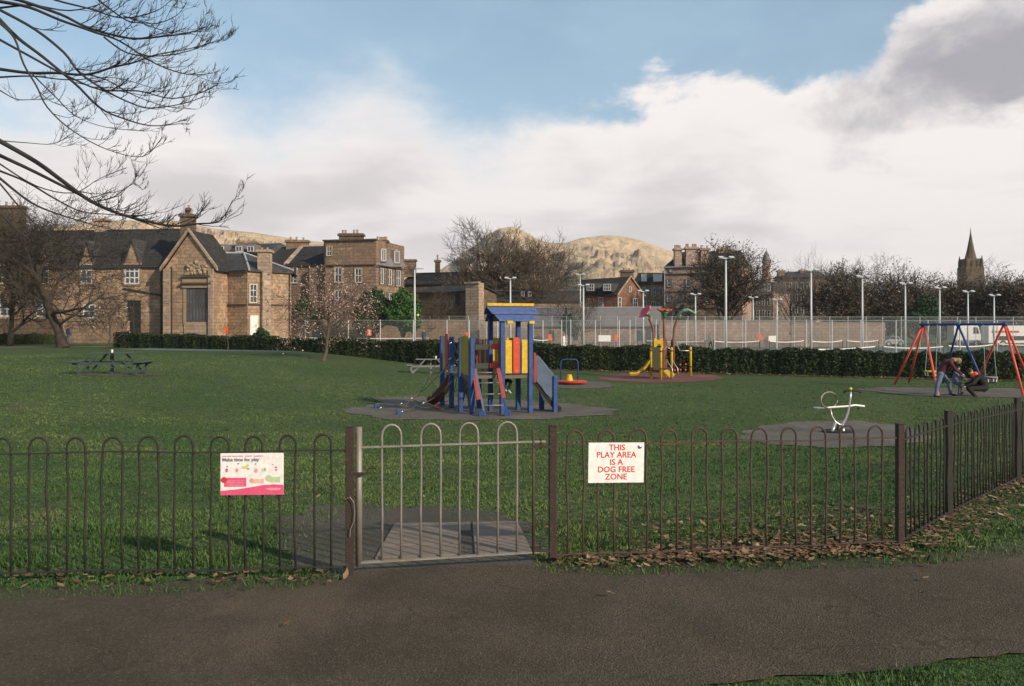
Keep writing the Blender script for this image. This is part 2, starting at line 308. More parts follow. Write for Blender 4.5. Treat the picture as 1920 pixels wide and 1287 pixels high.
def hill_mat():
    m = bpy.data.materials.new('hillside'); m.use_nodes = True; t = NT(m.node_tree); b = t.n['Principled BSDF']
    v = t.new('ShaderNodeTexCoord').outputs['Object']; geo = t.new('ShaderNodeNewGeometry')
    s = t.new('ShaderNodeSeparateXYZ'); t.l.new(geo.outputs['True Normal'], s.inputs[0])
    mpn = t.new('ShaderNodeMapping'); t.l.new(v, mpn.inputs[0]); mpn.inputs['Scale'].default_value = (1, 0.35, 1.6)
    big = t.noise(mpn.outputs[0], 0.010, 7, 0.65, 0.6); mid = t.noise(mpn.outputs[0], 0.05, 7, 0.72, 0.4)
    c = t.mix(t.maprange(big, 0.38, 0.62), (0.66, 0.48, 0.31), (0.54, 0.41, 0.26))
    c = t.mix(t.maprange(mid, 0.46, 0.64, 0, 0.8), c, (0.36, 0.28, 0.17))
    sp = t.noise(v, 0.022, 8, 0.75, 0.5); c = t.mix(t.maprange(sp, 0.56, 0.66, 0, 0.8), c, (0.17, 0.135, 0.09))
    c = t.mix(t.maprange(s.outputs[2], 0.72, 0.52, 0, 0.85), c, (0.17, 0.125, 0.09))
    t.l.new(c, b.inputs['Base Color']); b.inputs['Roughness'].default_value = 0.95; b.inputs['Specular IOR Level'].default_value = 0.05
    bn = t.new('ShaderNodeBump'); bn.inputs['Strength'].default_value = 0.9; bn.inputs['Distance'].default_value = 9.0
    t.l.new(mid, bn.inputs['Height']); t.l.new(bn.outputs[0], b.inputs['Normal']); M['hillside'] = m
hill_mat()

# ---------------------------------------------------------------- mesh building
def tag(o, label=None, cat=None, group=None, kind=None):
    if label: o['label'] = label
    if cat: o['category'] = cat
    if group: o['group'] = group
    if kind: o['kind'] = kind
    return o
def empty(name, loc, label, cat, group=None, rz=0):
    o = bpy.data.objects.new(name, None); COL.objects.link(o); o.location = loc; o.rotation_euler = (0, 0, rz); o.empty_display_size = 0.2
    return tag(o, label, cat, group)
class MB:
    def __init__(s): s.v = []; s.f = []; s.org = Vector((0, 0, 0))
    def add(s, vs, fs):
        k = len(s.v); s.v.extend([tuple(p) for p in vs]); s.f.extend([tuple(i+k for i in f) for f in fs]); return s
    def box(s, c, size, rz=0, rot=None):
        hx, hy, hz = size[0]/2, size[1]/2, size[2]/2
        m = rot if rot else Matrix.Rotation(rz, 3, 'Z')
        c = Vector(c)
        vs = [c+m@Vector((x*hx, y*hy, z*hz)) for z in (-1, 1) for x, y in ((-1, -1), (1, -1), (1, 1), (-1, 1))]
        return s.add(vs, [(3, 2, 1, 0), (4, 5, 6, 7), (0, 1, 5, 4), (1, 2, 6, 5), (2, 3, 7, 6), (3, 0, 4, 7)])
    def beam(s, a, b, wd, th, up=(0, 0, 1)):
        a = Vector(a); b = Vector(b); d = (b-a); L = d.length; d.normalize(); u = Vector(up)
        if abs(d.dot(u)) > 0.98: u = Vector((0, 1, 0))
        x = d.cross(u).normalized(); z = x.cross(d).normalized()
        m = Matrix((x, d, z)).transposed()
        return s.box((a+b)/2, (wd, L, th), rot=m)
    def prism(s, pts, z0, z1):
        n = len(pts)
        z1s = z1 if isinstance(z1, (list, tuple)) else [z1]*n
        vs = [(p[0], p[1], z0) for p in pts]+[(p[0], p[1], zz) for p, zz in zip(pts, z1s)]
        fs = [tuple(reversed(range(n))), tuple(range(n, 2*n))]+[(i, (i+1) % n, n+(i+1) % n, n+i) for i in range(n)]
        return s.add(vs, fs)
    def slab(s, pts, off):
        """a flat polygon pts given thickness along vector off"""
        off = Vector(off); n = len(pts); pts = [Vector(p) for p in pts]
        vs = pts+[p+off for p in pts]
        fs = [tuple(reversed(range(n))), tuple(range(n, 2*n))]+[(i, (i+1) % n, n+(i+1) % n, n+i) for i in range(n)]
        return s.add(vs, fs)
    def tube(s, pts, rad, n=6, cap=True):
        pts = [Vector(p) for p in pts]; m = len(pts)
        rs = rad if isinstance(rad, (list, tuple)) else [rad]*m
        d0 = (pts[1]-pts[0]).normalized(); ref = Vector((0, 0, 1)) if abs(d0.z) < 0.9 else Vector((1, 0, 0))
        x = d0.cross(ref).normalized(); vs = []
        for i, p in enumerate(pts):
            d = (pts[min(i+1, m-1)]-pts[max(i-1, 0)])
            if d.length < 1e-9: d = d0.copy()
            d.normalize(); x = x-d*x.dot(d)
            if x.length < 1e-6: x = d.orthogonal()
            x.normalize(); y = d.cross(x)
            for k in range(n):
                a = 2*math.pi*k/n; vs.append(p+(x*math.cos(a)+y*math.sin(a))*rs[i])
        fs = [(i*n+k, i*n+(k+1) % n, (i+1)*n+(k+1) % n, (i+1)*n+k) for i in range(m-1) for k in range(n)]
        if cap and n > 3: fs += [tuple(reversed(range(n))), tuple(range((m-1)*n, m*n))]
        return s.add(vs, fs)
    def lathe(s, c, prof, n=16, axis=None):
        """prof: (radius, height) pairs turned about a vertical (or given) axis through c"""
        c = Vector(c); q = Vector((0, 0, 1)).rotation_difference(Vector(axis).normalized()) if axis else None
        vs = []
        for r, h in prof:
            for k in range(n):
                a = 2*math.pi*k/n; p = Vector((r*math.cos(a), r*math.sin(a), h)); vs.append(c+(q@p if q else p))
        m = len(prof); fs = [(i*n+k, i*n+(k+1) % n, (i+1)*n+(k+1) % n, (i+1)*n+k) for i in range(m-1) for k in range(n)]
        fs += [tuple(reversed(range(n))), tuple(range((m-1)*n, m*n))]
        return s.add(vs, fs)
    def ball(s, c, r, n=10, m=7):
        rr = r if isinstance(r, (tuple, list)) else (r, r, r); c = Vector(c); vs = [c-Vector((0, 0, rr[2]))]
        for i in range(1, m):
            t = math.pi*i/m-math.pi/2
            for k in range(n):
                a = 2*math.pi*k/n; vs.append(c+Vector((rr[0]*math.cos(t)*math.cos(a), rr[1]*math.cos(t)*math.sin(a), rr[2]*math.sin(t))))
        vs.append(c+Vector((0, 0, rr[2]))); L = len(vs)-1
        fs = [(0, 1+(k+1) % n, 1+k) for k in range(n)]+[(L, 1+(m-2)*n+k, 1+(m-2)*n+(k+1) % n) for k in range(n)]
        fs += [(1+i*n+k, 1+i*n+(k+1) % n, 1+(i+1)*n+(k+1) % n, 1+(i+1)*n+k) for i in range(m-2) for k in range(n)]
        return s.add(vs, fs)
    def build(s, name, material, parent=None, smooth=False, bevel=0.0, loc=None):
        me = bpy.data.meshes.new(name)
        base = Vector(parent.matrix_world_loc) if False else None
        off = WORLD(parent) if parent else (Vector(loc) if loc is not None else Vector((0, 0, 0)))
        vs = [(p[0]-off.x, p[1]-off.y, p[2]-off.z) for p in s.v]
        me.from_pydata(vs, [], s.f)
        ms_ = material if isinstance(material, (list, tuple)) else [material]
        for mm in ms_: me.materials.append(M[mm])
        if smooth:
            me.polygons.foreach_set('use_smooth', [True]*len(me.polygons))
        me.update()
        o = bpy.data.objects.new(name, me); COL.objects.link(o)
        if parent: o.parent = parent
        else: o.location = off
        if bevel:
            b = o.modifiers.new('bevel', 'BEVEL'); b.width = bevel; b.segments = 1; b.limit_method = 'ANGLE'
        return o
def WORLD(o):
    """world position of an unrotated thing or part (parts sit at their thing's origin)"""
    p = Vector((0, 0, 0))
    while o: p = p+Vector(o.location); o = o.parent
    return p
def raw(name, verts, faces4, material, parent=None, loc=None, smooth=False):
    """fast mesh from numpy arrays (all faces with the same corner count)"""
    me = bpy.data.meshes.new(name); v = np.asarray(verts, dtype=np.float32).copy(); f = np.asarray(faces4, dtype=np.int32)
    off = WORLD(parent) if parent else (Vector(loc) if loc is not None else Vector((0, 0, 0)))
    v -= np.array(off, dtype=np.float32); k = f.shape[1]
    me.vertices.add(len(v)); me.vertices.foreach_set('co', v.ravel())
    me.loops.add(f.size); me.loops.foreach_set('vertex_index', f.ravel())
    me.polygons.add(len(f)); me.polygons.foreach_set('loop_start', np.arange(0, f.size, k, dtype=np.int32))
    me.polygons.foreach_set('loop_total', np.full(len(f), k, dtype=np.int32))
    me.update(calc_edges=True); me.validate(); me.materials.append(M[material])
    if smooth: me.polygons.foreach_set('use_smooth', [True]*len(f))
    o = bpy.data.objects.new(name, me); COL.objects.link(o)
    if parent: o.parent = parent
    else: o.location = off
    return o
def copy_tree(o, parent=None):
    c = o.copy(); COL.objects.link(c)
    if parent: c.parent = parent
    for ch in list(o.children): copy_tree(ch, c)
    return c
def leaves(pos, nrm, size, stretch=1.5, jitter=0.6, rng=np.random):
    """one quad per position, tilted about nrm; returns verts, faces"""
    n = len(pos); a = nrm+rng.normal(0, jitter, (n, 3)); a /= np.linalg.norm(a, axis=1)[:, None]+1e-9
    r = rng.normal(0, 1, (n, 3)); u = np.cross(a, r); u /= np.linalg.norm(u, axis=1)[:, None]+1e-9; v = np.cross(a, u)
    sz = (size*(0.6+0.8*rng.rand(n)))[:, None] if np.ndim(size) == 0 else (size*(0.6+0.8*rng.rand(n)))[:, None]
    u = u*sz*0.5*stretch; v = v*sz*0.5
    V = np.stack([pos-u, pos-v*0.9, pos+u, pos+v*0.9], 1).reshape(-1, 3); Fc = np.arange(4*n).reshape(n, 4)
    return V, Fc

# ---------------------------------------------------------------- GROUND
def axis_coords(near, step, far, grow=1.25):
    a = list(np.arange(0, near+1e-6, step)); d = step
    while a[-1] < far: d *= grow; a.append(a[-1]+d)
    return a
xp = axis_coords(18, 0.3, 2100); xs = np.array([-x for x in reversed(xp[1:])]+xp)
yp = axis_coords(32, 0.3, 2300); ys = np.array([-60, -40, -25, -14, -8, -4, -2, -1]+yp)
gx, gy = np.meshgrid(xs, ys)
def gnp(x, y):
    def s_(t): t = np.clip(t, 0, 1); return t*t*(3-2*t)
    return -0.75*s_((y-7)/15.0)*s_((x+15)/12.0)
gz = gnp(gx, gy)
V = np.stack([gx, gy, gz], -1).reshape(-1, 3); nx, ny = len(xs), len(ys)
idx = np.arange(nx*ny).reshape(ny, nx)
Fq = np.stack([idx[:-1, :-1], idx[:-1, 1:], idx[1:, 1:], idx[1:, :-1]], -1).reshape(-1, 4)
tag(raw('ground', V, Fq, 'lawn', smooth=True), kind='structure')

def wob(t, s=1.0, a=1.0): return a*(math.sin(t*3.1*s)+0.6*math.sin(t*7.3*s+1.2)+0.4*math.sin(t*17.7*s+0.4))/2
def interp(poly, n):
    ps = [Vector(p) for p in poly]; L = [0]
    for i in range(1, len(ps)): L.append(L[-1]+(ps[i]-ps[i-1]).length)
    out = []
    for k in range(n):
        t = L[-1]*k/(n-1); i = max(j for j in range(len(L)) if L[j] <= t+1e-9); i = min(i, len(ps)-2)
        f = (t-L[i])/max(1e-9, L[i+1]-L[i]); out.append(ps[i].lerp(ps[i+1], f))
    return out
def strip(name, lo, hi, off, material, nalong=90, nacross=14, ragged=0.03):
    a = interp([(p[0], p[1], 0) for p in lo], nalong); b = interp([(p[0], p[1], 0) for p in hi], nalong)
    vs = []
    for i in range(nalong):
        d = (b[i]-a[i]).normalized()
        A = a[i]+d*wob(a[i].x, 2.1, ragged); B = b[i]+d*wob(b[i].x+5, 2.7, ragged)
        for j in range(nacross+1):
            p = A.lerp(B, j/nacross); vs.append((p.x, p.y, g(p.x, p.y)+off))
    n = nacross+1
    fs = [(i*n+j, (i+1)*n+j, (i+1)*n+j+1, i*n+j+1) for i in range(nalong-1) for j in range(nacross)]
    mb = MB(); mb.add(vs, fs); return mb
h2 = lambda px, py: hit(px, py)
PATH_HI = [(-14, 5.05), h2(-300, 1138), h2(0, 1130), h2(300, 1118), h2(560, 1106), h2(648, 1092), h2(668, 1072), h2(820, 1066), h2(992, 1060), h2(1012, 1076), h2(1100, 1083), h2(1400, 1076), h2(1690, 1066), (4.6, 6.6), (7.5, 7.6), (14, 10.0)]
PATH_LO = [(-14, 2.0), (-6, 2.0), (-3, 2.3), (-1, 2.7), (0.3, 3.3), h2(1240, 1296), h2(1640, 1262), h2(1920, 1228), (5.2, 5.2), (8, 6.0), (14, 7.6)]
tag(strip('path', PATH_LO, PATH_HI, 0.012, 'path_asphalt', 420, 14, 0.045).build('path', 'path_asphalt'), kind='structure')
def ellipse_patch(name, pts, off, material, ragged=0.09):
    """pts: outline in place (x, y); filled with rings that follow the ground"""
    ps = [Vector((p[0], p[1], 0)) for p in pts]; n = 72
    loop = interp(ps+[ps[0]], n+1)[:-1]; c = sum(loop, Vector())/n
    # smooth the outline
    for _ in range(3): loop = [(loop[i-1]+loop[i]*2+loop[(i+1) % n])/4 for i in range(n)]
    vs = [(c.x, c.y, g(c.x, c.y)+off)]; K = 12
    for k in range(1, K+1):
        for i, p in enumerate(loop):
            q = c.lerp(p, k/K*(1+(wob(i*0.35, 1, ragged) if k == K else 0))); vs.append((q.x, q.y, g(q.x, q.y)+off))
    fs = [(0, 1+i, 1+(i+1) % n) for i in range(n)]+[(1+(k-1)*n+i, 1+k*n+i, 1+k*n+(i+1) % n, 1+(k-1)*n+(i+1) % n) for k in range(1, K) for i in range(n)]
    mb = MB(); mb.add(vs, fs); tag(mb.build(name, material, smooth=True), kind='structure')
def px_ellipse(cx, cy, rx, ry): return [hit(cx+rx*math.cos(a), cy+ry*math.sin(a)) for a in [2*math.pi*k/24 for k in range(24)]]
def px_poly(*p): return [hit(*q) for q in p]
ellipse_patch('play_surface', px_poly((645, 771), (700, 785), (800, 789), (960, 789), (1100, 783), (1180, 773), (1130, 764), (1050, 757), (900, 748), (780, 744), (700, 746), (720, 758), (660, 765)), 0.012, 'play_asphalt')
ellipse_patch('play_surface', px_ellipse(1092, 723, 58, 7), 0.012, 'play_asphalt')
ellipse_patch('rubber_surface', px_ellipse(1235, 709, 118, 9.5), 0.012, 'red_rubber')
ellipse_patch('play_surface', px_poly((1385, 822), (1440, 834), (1560, 842), (1680, 838), (1760, 824), (1720, 806), (1660, 794), (1560, 789), (1450, 796), (1400, 808)), 0.012, 'play_asphalt')
ellipse_patch('play_surface', px_poly((1608, 731), (1700, 742), (1800, 746), (1920, 746), (1990, 738), (1900, 729), (1760, 728), (1650, 727)), 0.012, 'play_asphalt')
ellipse_patch('worn_ground', px_ellipse(225, 703, 85, 3.0), 0.010, 'dry_earth')
tag(strip('verge', [(p[0], p[1]-0.06) for p in PATH_HI], [(p[0], p[1]+0.30) for p in PATH_HI], 0.005, 'verge_soil', 260, 5, 0.10).build('verge', 'verge_soil'), kind='structure')
ellipse_patch('gate_apron', px_poly((520, 985), (560, 960), (640, 945), (760, 948), (880, 955), (985, 972), (1000, 1000), (1000, 1045), (985, 1075), (840, 1082), (680, 1088), (620, 1078), (560, 1060), (528, 1030)), 0.008, 'gate_dirt', 0.12)
# slabs in the gateway, each a flat stone with an open joint round it
def slab_quads():
    A, B, C, Dd = hit(700, 1052), hit(1000, 1040), hit(972, 982), hit(738, 986)
    def q(u, v): return A.lerp(B, u).lerp(Dd.lerp(C, u), v)
    cells = [(0, .54, 0, .30), (.62, 1, 0, .38), (0, .54, .30, .70), (.62, 1, .38, .76), (0, .62, .70, 1), (.62, 1, .76, 1)]
    mb = MB()
    for (u0, u1, v0, v1) in cells:
        e = 0.008; ps = [q(u0+e, v0+e), q(u1-e, v0+e), q(u1-e, v1-e), q(u0+e, v1-e)]
        mb.slab([(p.x, p.y, g(p.x, p.y)+0.004) for p in ps], (0, 0, 0.018+random.uniform(0, 0.004)))
    return mb
tag(slab_quads().build('paving', 'slab', bevel=0.004), kind='structure')
ellipse_patch('court_surface', [(-26, 62), (-8, 59), (2, 56), (14, 48), (22, 45), (60, 44), (75, 70), (60, 106), (-30, 108)], 0.02, 'court')
# far walkway beyond the lawn on the left
tag(strip('footway', [(-60, 66), (-34, 72), (-29, 75)], [(-60, 69), (-34, 75.5), (-28.6, 79)], 0.02, 'slab', 30, 4).build('footway', 'slab'), kind='structure')

# ---------------------------------------------------------------- GRASS BLADES (near) and fallen leaves
def inside_strip(x, y):
    """on the path?"""
    lo = np.interp(x, [p[0] for p in PATH_LO], [p[1] for p in PATH_LO]); hi = np.interp(x, [p[0] for p in PATH_HI], [p[1] for p in PATH_HI])
    return (y > lo-0.0) & (y < hi)
def blades(n, ymin, ymax, hgt, seed):
    r = np.random.RandomState(seed)
    y = ymin*np.exp(r.rand(n)*math.log(ymax/ymin)); x = (r.rand(n)*2-1)*y*0.60
    ok = ~inside_strip(x, y)
    px = CX+x*F/y; py = HZ+(CH-gnp(x, y))*F/y
    apron = ((px-790)/235)**2+((py-1020)/66)**2 < 1+0.25*np.sin(px*0.05)+0.3*(r.rand(n)-.5); slab_ = (px > 690) & (px < 1003) & (py > 980) & (py < 1110)
    ok &= ~(apron & (r.rand(n) < 0.93)) & ~slab_
    for (cx_, cy_, rx_, ry_) in ((910, 768, 262, 20), (1570, 816, 180, 24)): ok &= ((px-cx_)/rx_)**2+((py-cy_)/ry_)**2 > 0.72+0.5*r.rand(n)**2
    for (cx_, cy_, rx_, ry_) in ((1092, 723, 58, 7), (1235, 709, 118, 9.5), (1790, 737, 195, 9.5)): ok &= ((px-cx_)/rx_)**2+((py-cy_)/ry_)**2 > 1
    ok &= (y < 26) | (x > -30) & (y < 38+np.clip(-x, 0, 30)*0.9)
    dens = np.sin(x*1.7+0.4*np.sin(y*2.1))*np.sin(y*1.3+x*0.5); ok &= r.rand(n) < 0.72+0.28*dens
    x, y = x[ok], y[ok]; n = len(x); z = gnp(x, y)
    hi_ = np.interp(x, [p[0] for p in PATH_HI], [p[1] for p in PATH_HI]); vg = (y-hi_ < 0.30) & (y > hi_-0.1); ok2 = ~(vg & (r.rand(n) < 0.55)); x, y, z = x[ok2], y[ok2], z[ok2]; n = len(x)
    tuft = 0.75+0.5*np.sin(x*5.1+np.sin(y*4))*np.sin(y*6.3)
    h = hgt*(0.45+0.8*r.rand(n))*tuft*(1+0.0*y); a = r.rand(n)*6.283; wdt = 0.0035+0.00055*y
    lean = h*(0.2+0.7*r.rand(n)); b = r.rand(n)*6.283
    p0 = np.stack([x-np.cos(a)*wdt, y-np.sin(a)*wdt, z-0.004], 1); p1 = np.stack([x+np.cos(a)*wdt, y+np.sin(a)*wdt, z-0.004], 1)
    p2 = np.stack([x+np.cos(b)*lean, y+np.sin(b)*lean, z+h], 1)
    return np.stack([p0, p1, p2], 1).reshape(-1, 3), np.arange(3*n).reshape(n, 3)
V1, F1 = blades(210000, 3.6, 13, 0.027, 3); V3, F3 = blades(170000, 13, 60, 0.036, 4)
V2, F2 = blades(16000, 5.2, 7.4, 0.052, 9)                        # longer tufts along the fence foot
keep = []
tag(raw('grass', np.concatenate([V1, V2, V3]), np.concatenate([F1, F2+len(V1), F3+len(V1)+len(V2)]), 'grass_blade'), 'short green grass of the lawn and verges round the gate', 'grass', kind='stuff')

# ---------------------------------------------------------------- FENCES AND GATE
FL0, FL1 = Vector((-4.1, 5.70, 0)), Vector((-1.045, 5.86, 0))
GR1 = Vector((0.275, 6.17, 0)); FC = Vector((2.80, 6.57, 0))
def hoop_mb(p, q, top, foot, r, seed, jit=0.010):
    rr = random.Random(seed); a = Vector(p); b = Vector(q); c = (a+b)/2; rad = (b-a).length/2; d = (b-a).normalized(); nrm = Vector((-d.y, d.x, 0))
    j = lambda s=jit: nrm*rr.uniform(-s, s)+d*rr.uniform(-s, s)
    pts = [a+Vector((0, 0, foot)), a+j()+Vector((0, 0, foot+(top-foot)*0.35)), a+j()+Vector((0, 0, foot+(top-foot)*0.65)), a+Vector((0, 0, top-rad*1.15))]
    for k in range(1, 8):
        t = math.pi*k/8; pts.append(c-d*rad*math.cos(t)+Vector((0, 0, top-rad*1.15+rad*1.15*math.sin(t))))
    pts += [b+Vector((0, 0, top-rad*1.15)), b+j()+Vector((0, 0, foot+(top-foot)*0.6)), b+j()+Vector((0, 0, foot+(top-foot)*0.3)), b+Vector((0, 0, foot))]
    return MB().tube(pts, r, 7)
def fence_run(name, label, A, B, hoops, top, material, group, posts, rail_z=0.80, low_z=0.055, r=0.0076, pr=0.025):
    root = empty(name, (A.x, A.y, g(A.x, A.y)), label, 'fence', group)
    for k, (t0, t1) in enumerate(hoops):
        p, q = A.lerp(B, t0), A.lerp(B, t1); gz_ = (g(p.x, p.y)+g(q.x, q.y))/2
        p.z = q.z = gz_
        hoop_mb(p, q, top+random.uniform(-0.006, 0.006), 0.03, r, k+int(A.x*100)).build('hoop', material, root, smooth=True)
    n = 14
    for zz in (rail_z, low_z):
        pts = [A.lerp(B, i/n) for i in range(n+1)]
        mb = MB()
        for i in range(n):
            a, b = pts[i], pts[i+1]; sag = 0.006*math.sin(i*1.1)
            mb.beam((a.x, a.y, g(a.x, a.y)+zz+sag), (b.x, b.y, g(b.x, b.y)+zz+0.006*math.sin((i+1)*1.1)), 0.026, 0.008)
        mb.build('rail', material, root)
    for t, h, mname in posts:
        p = A.lerp(B, t); gz_ = g(p.x, p.y)
        mb = MB(); mb.box((p.x, p.y, gz_+h/2-0.03), (pr*2, pr*2, h+0.06), rz=0.1); mb.box((p.x, p.y, gz_+h+0.004), (pr*2.2, pr*2.2, 0.008), rz=0.1)
        mb.build('post', mname, root, bevel=0.003)
    return root
def tparam(px, A, B):
    """position along A-B seen at column px"""
    k = (px-CX)/F; return (k*A.y-A.x)/((B.x-A.x)-k*(B.y-A.y))
lh = [(-15-67.4*k, 20-67.4*k) for k in range(3, -1, -1)]
lh = [(-147, -113), (-80, -45), (-13, 20), (55, 90), (125, 160), (193, 230), (260, 296), (328, 362), (395, 430), (460, 492), (525, 555), (590, 621)]
fence_run('metal_fence', 'dark bow-top metal fence left of the gate, carrying the pink and white notice', FL0, FL1,
          [(tparam(a, FL0, FL1), tparam(b, FL0, FL1)) for a, b in lh], 0.905, 'dark_metal', 'bow-top fences round the play area', [(1.0, 0.955, 'brown_post')], rail_z=0.805)
RB0 = GR1
rh = [(1064, 1093), (1122, 1152), (1180, 1212), (1240, 1269), (1297, 1326), (1353, 1382), (1409, 1438), (1465, 1493), (1520, 1548), (1575, 1602), (1628, 1655)]
fence_run('metal_fence', 'rusty brown bow-top metal fence right of the gate, carrying the dog free zone sign', RB0, FC,
          [(tparam(a, RB0, FC), tparam(b, RB0, FC)) for a, b in rh], 0.895, 'rust_metal', 'bow-top fences round the play area', [(0.0, 0.93, 'brown_post'), (1.0, 0.90, 'brown_post')], rail_z=0.80)
S0, S1 = FC, Vector((5.40, 9.75, 0)); S2 = Vector((8.9, 14.0, 0))
Ls = (S2-S0).length; nh = int(Ls/0.233)
hs = [((0.10+0.233*k)/Ls, (0.10+0.233*k+0.118)/Ls) for k in range(nh)]
fence_run('metal_fence', 'dark bow-top metal side fence running back from the corner post with leaves along its foot', S0+Vector((0.03, 0.04, 0)), S2, hs, 0.865, 'dark_metal',
          'bow-top fences round the play area', [((Vector((3.62, 7.57, 0))-S0).length/Ls, 0.90, 'dark_metal'), ((S1-S0).length/Ls, 0.90, 'dark_metal'), (0.98, 0.90, 'dark_metal')], rail_z=0.78)
# gate
gate = empty('metal_gate', (-1.0, 5.88, 0), 'galvanised bow-top metal gate with four hoops, shut between two posts', 'gate')
GA, GB = Vector((-0.99, 5.885, 0)), Vector((0.225, 6.155, 0))
for k, (a, b) in enumerate([(716, 752), (789, 826), (862, 896), (933, 969)]):
    p, q = GA.lerp(GB, tparam(a, GA, GB)), GA.lerp(GB, tparam(b, GA, GB))
    hoop_mb(p, q, 0.965, 0.085, 0.0082, 40+k, 0.003).build('hoop', 'galv', gate, smooth=True)
e = GA.lerp(GB, 1.0)
for zz, th in ((0.83, 0.010), (0.085, 0.012)):
    MB().beam((GA.x, GA.y-0.001, zz-0.006), (e.x, e.y-0.001, zz), 0.032, th).build('rail', 'galv', gate)
MB().tube([(GA.x, GA.y, 0.055), (GA.x, GA.y, 0.955)], 0.0215, 12).build('latch_stile', 'galv', gate, smooth=True)
s_ = GA.lerp(GB, tparam(1000, GA, GB)); MB().tube([(s_.x, s_.y-0.012, 0.07), (s_.x, s_.y-0.012, 0.915)], 0.0095, 8).build('hinge_stile', 'rust_metal', gate, smooth=True)
for zz in (0.80, 0.10):
    hm = MB(); hm.beam((s_.x, s_.y-0.012, zz), (GR1.x-0.02, GR1.y-0.02, zz-0.01), 0.022, 0.016); hm.tube([(s_.x+0.05, s_.y-0.0, zz-0.02), (s_.x+0.05, s_.y-0.0, zz+0.05)], 0.008, 6)
    hm.build('hinge', 'brown_post', gate)
lm = MB(); lm.box((GA.x-0.005, GA.y-0.028, 0.655), (0.07, 0.02, 0.022)); lm.tube([(GA.x+0.02, GA.y-0.03, 0.655), (GA.x+0.055, GA.y-0.03, 0.66), (GA.x+0.068, GA.y-0.03, 0.69), (GA.x+0.09, GA.y-0.03, 0.70), (GA.x+0.112, GA.y-0.03, 0.693)], 0.006, 6)
lm.build('latch', 'brown_post', gate)
tie = MB(); bx_, by_ = FL1.x, FL1.y-0.04
tie.tube([(bx_-0.02, by_, 0.50), (bx_+0.01, by_-0.005, 0.515), (bx_+0.035, by_-0.005, 0.48), (bx_+0.04, by_, 0.42), (bx_+0.035, by_, 0.36), (bx_+0.012, by_, 0.31), (bx_+0.008, by_, 0.26)], 0.0028, 6)
tag(tie.build('wire_tie', 'galv', loc=(bx_, by_, 0.4)), 'bent loop of pale wire tied round the left gate post', 'wire')

def text_part(body, size, mat_name, parent, loc, rz, ax='CENTER', bold=0.0, rx=R(90), name='lettering'):
    cu = bpy.data.curves.new(name, 'FONT'); cu.body = body; cu.size = size; cu.align_x = ax; cu.align_y = 'CENTER'; cu.offset = bold; cu.extrude = 0.0006; cu.resolution_u = 3
    tmp = bpy.data.objects.new(name, cu); me = None
    COL.objects.link(tmp); bpy.context.view_layer.update()
    me = bpy.data.meshes.new_from_object(tmp.evaluated_get(bpy.context.evaluated_depsgraph_get()))
    bpy.data.objects.remove(tmp); me.materials.clear(); me.materials.append(M[mat_name]); me.name = name
    o = bpy.data.objects.new(name, me); COL.objects.link(o); o.parent = parent; o.location = loc; o.rotation_euler = (rx, 0, rz); return o
# right sign: corners in the photo (1101,829)-(1206,905)
def board(name, label, px0, px1, py0, py1, A, B, d=0.022):
    t0, t1 = tparam(px0, A, B), tparam(px1, A, B); p, q = A.lerp(B, t0), A.lerp(B, t1); c = (p+q)/2; ang = math.atan2(q.y-p.y, q.x-p.x)
    z1 = CH+(HZ-py0)*c.y/F; z0 = CH+(HZ-py1)*c.y/F; wdt = (q-p).length
    root = empty(name, (c.x+math.sin(ang)*d, c.y-math.cos(ang)*d, (z0+z1)/2), label, 'sign', rz=ang)
    return root, wdt, z1-z0
def local_mesh(mb, name, m, parent, bevel=0.0):
    """mesh given in the parent's own axes"""
    me = bpy.data.meshes.new(name); me.from_pydata([tuple(p) for p in mb.v], [], mb.f)
    me.materials.append(M[m]); o = bpy.data.objects.new(name, me); COL.objects.link(o); o.parent = parent
    if bevel: b = o.modifiers.new('bevel', 'BEVEL'); b.width = bevel; b.segments = 2
    return o
sg, sw, sh = board('warning_sign', 'white sign with red dog free zone capitals on the fence right of the gate', 1101.5, 1205.5, 829.5, 904.5, GR1, FC)
sg.rotation_euler[1] = R(0.9)
local_mesh(MB().box((0, 0, 0), (sw, 0.006, sh)), 'panel', 'white_paint', sg, 0.0015)
for k, line in enumerate(['THIS', 'PLAY AREA', 'IS A', 'DOG FREE', 'ZONE']):
    text_part(line, sh*0.205, 'red_ink', sg, (0.0 if k != 0 else 0.004, -0.0042, sh*(0.375-0.182*k)), 0, bold=0.0006)
local_mesh(MB().lathe((sw*0.42, -0.004, sh*0.40), [(0.0001, -0.002), (0.012, -0.001), (0.014, 0.003), (0.004, 0.007)], 14, axis=(0, -1, 0)), 'bolt', 'bolt_metal', sg)
local_mesh(MB().lathe((-sw*0.375, -0.0032, sh*0.33), [(0.0001, -0.001), (0.005, 0), (0.004, 0.001)], 8, axis=(0, -1, 0)), 'bolt', 'peach_ink', sg)
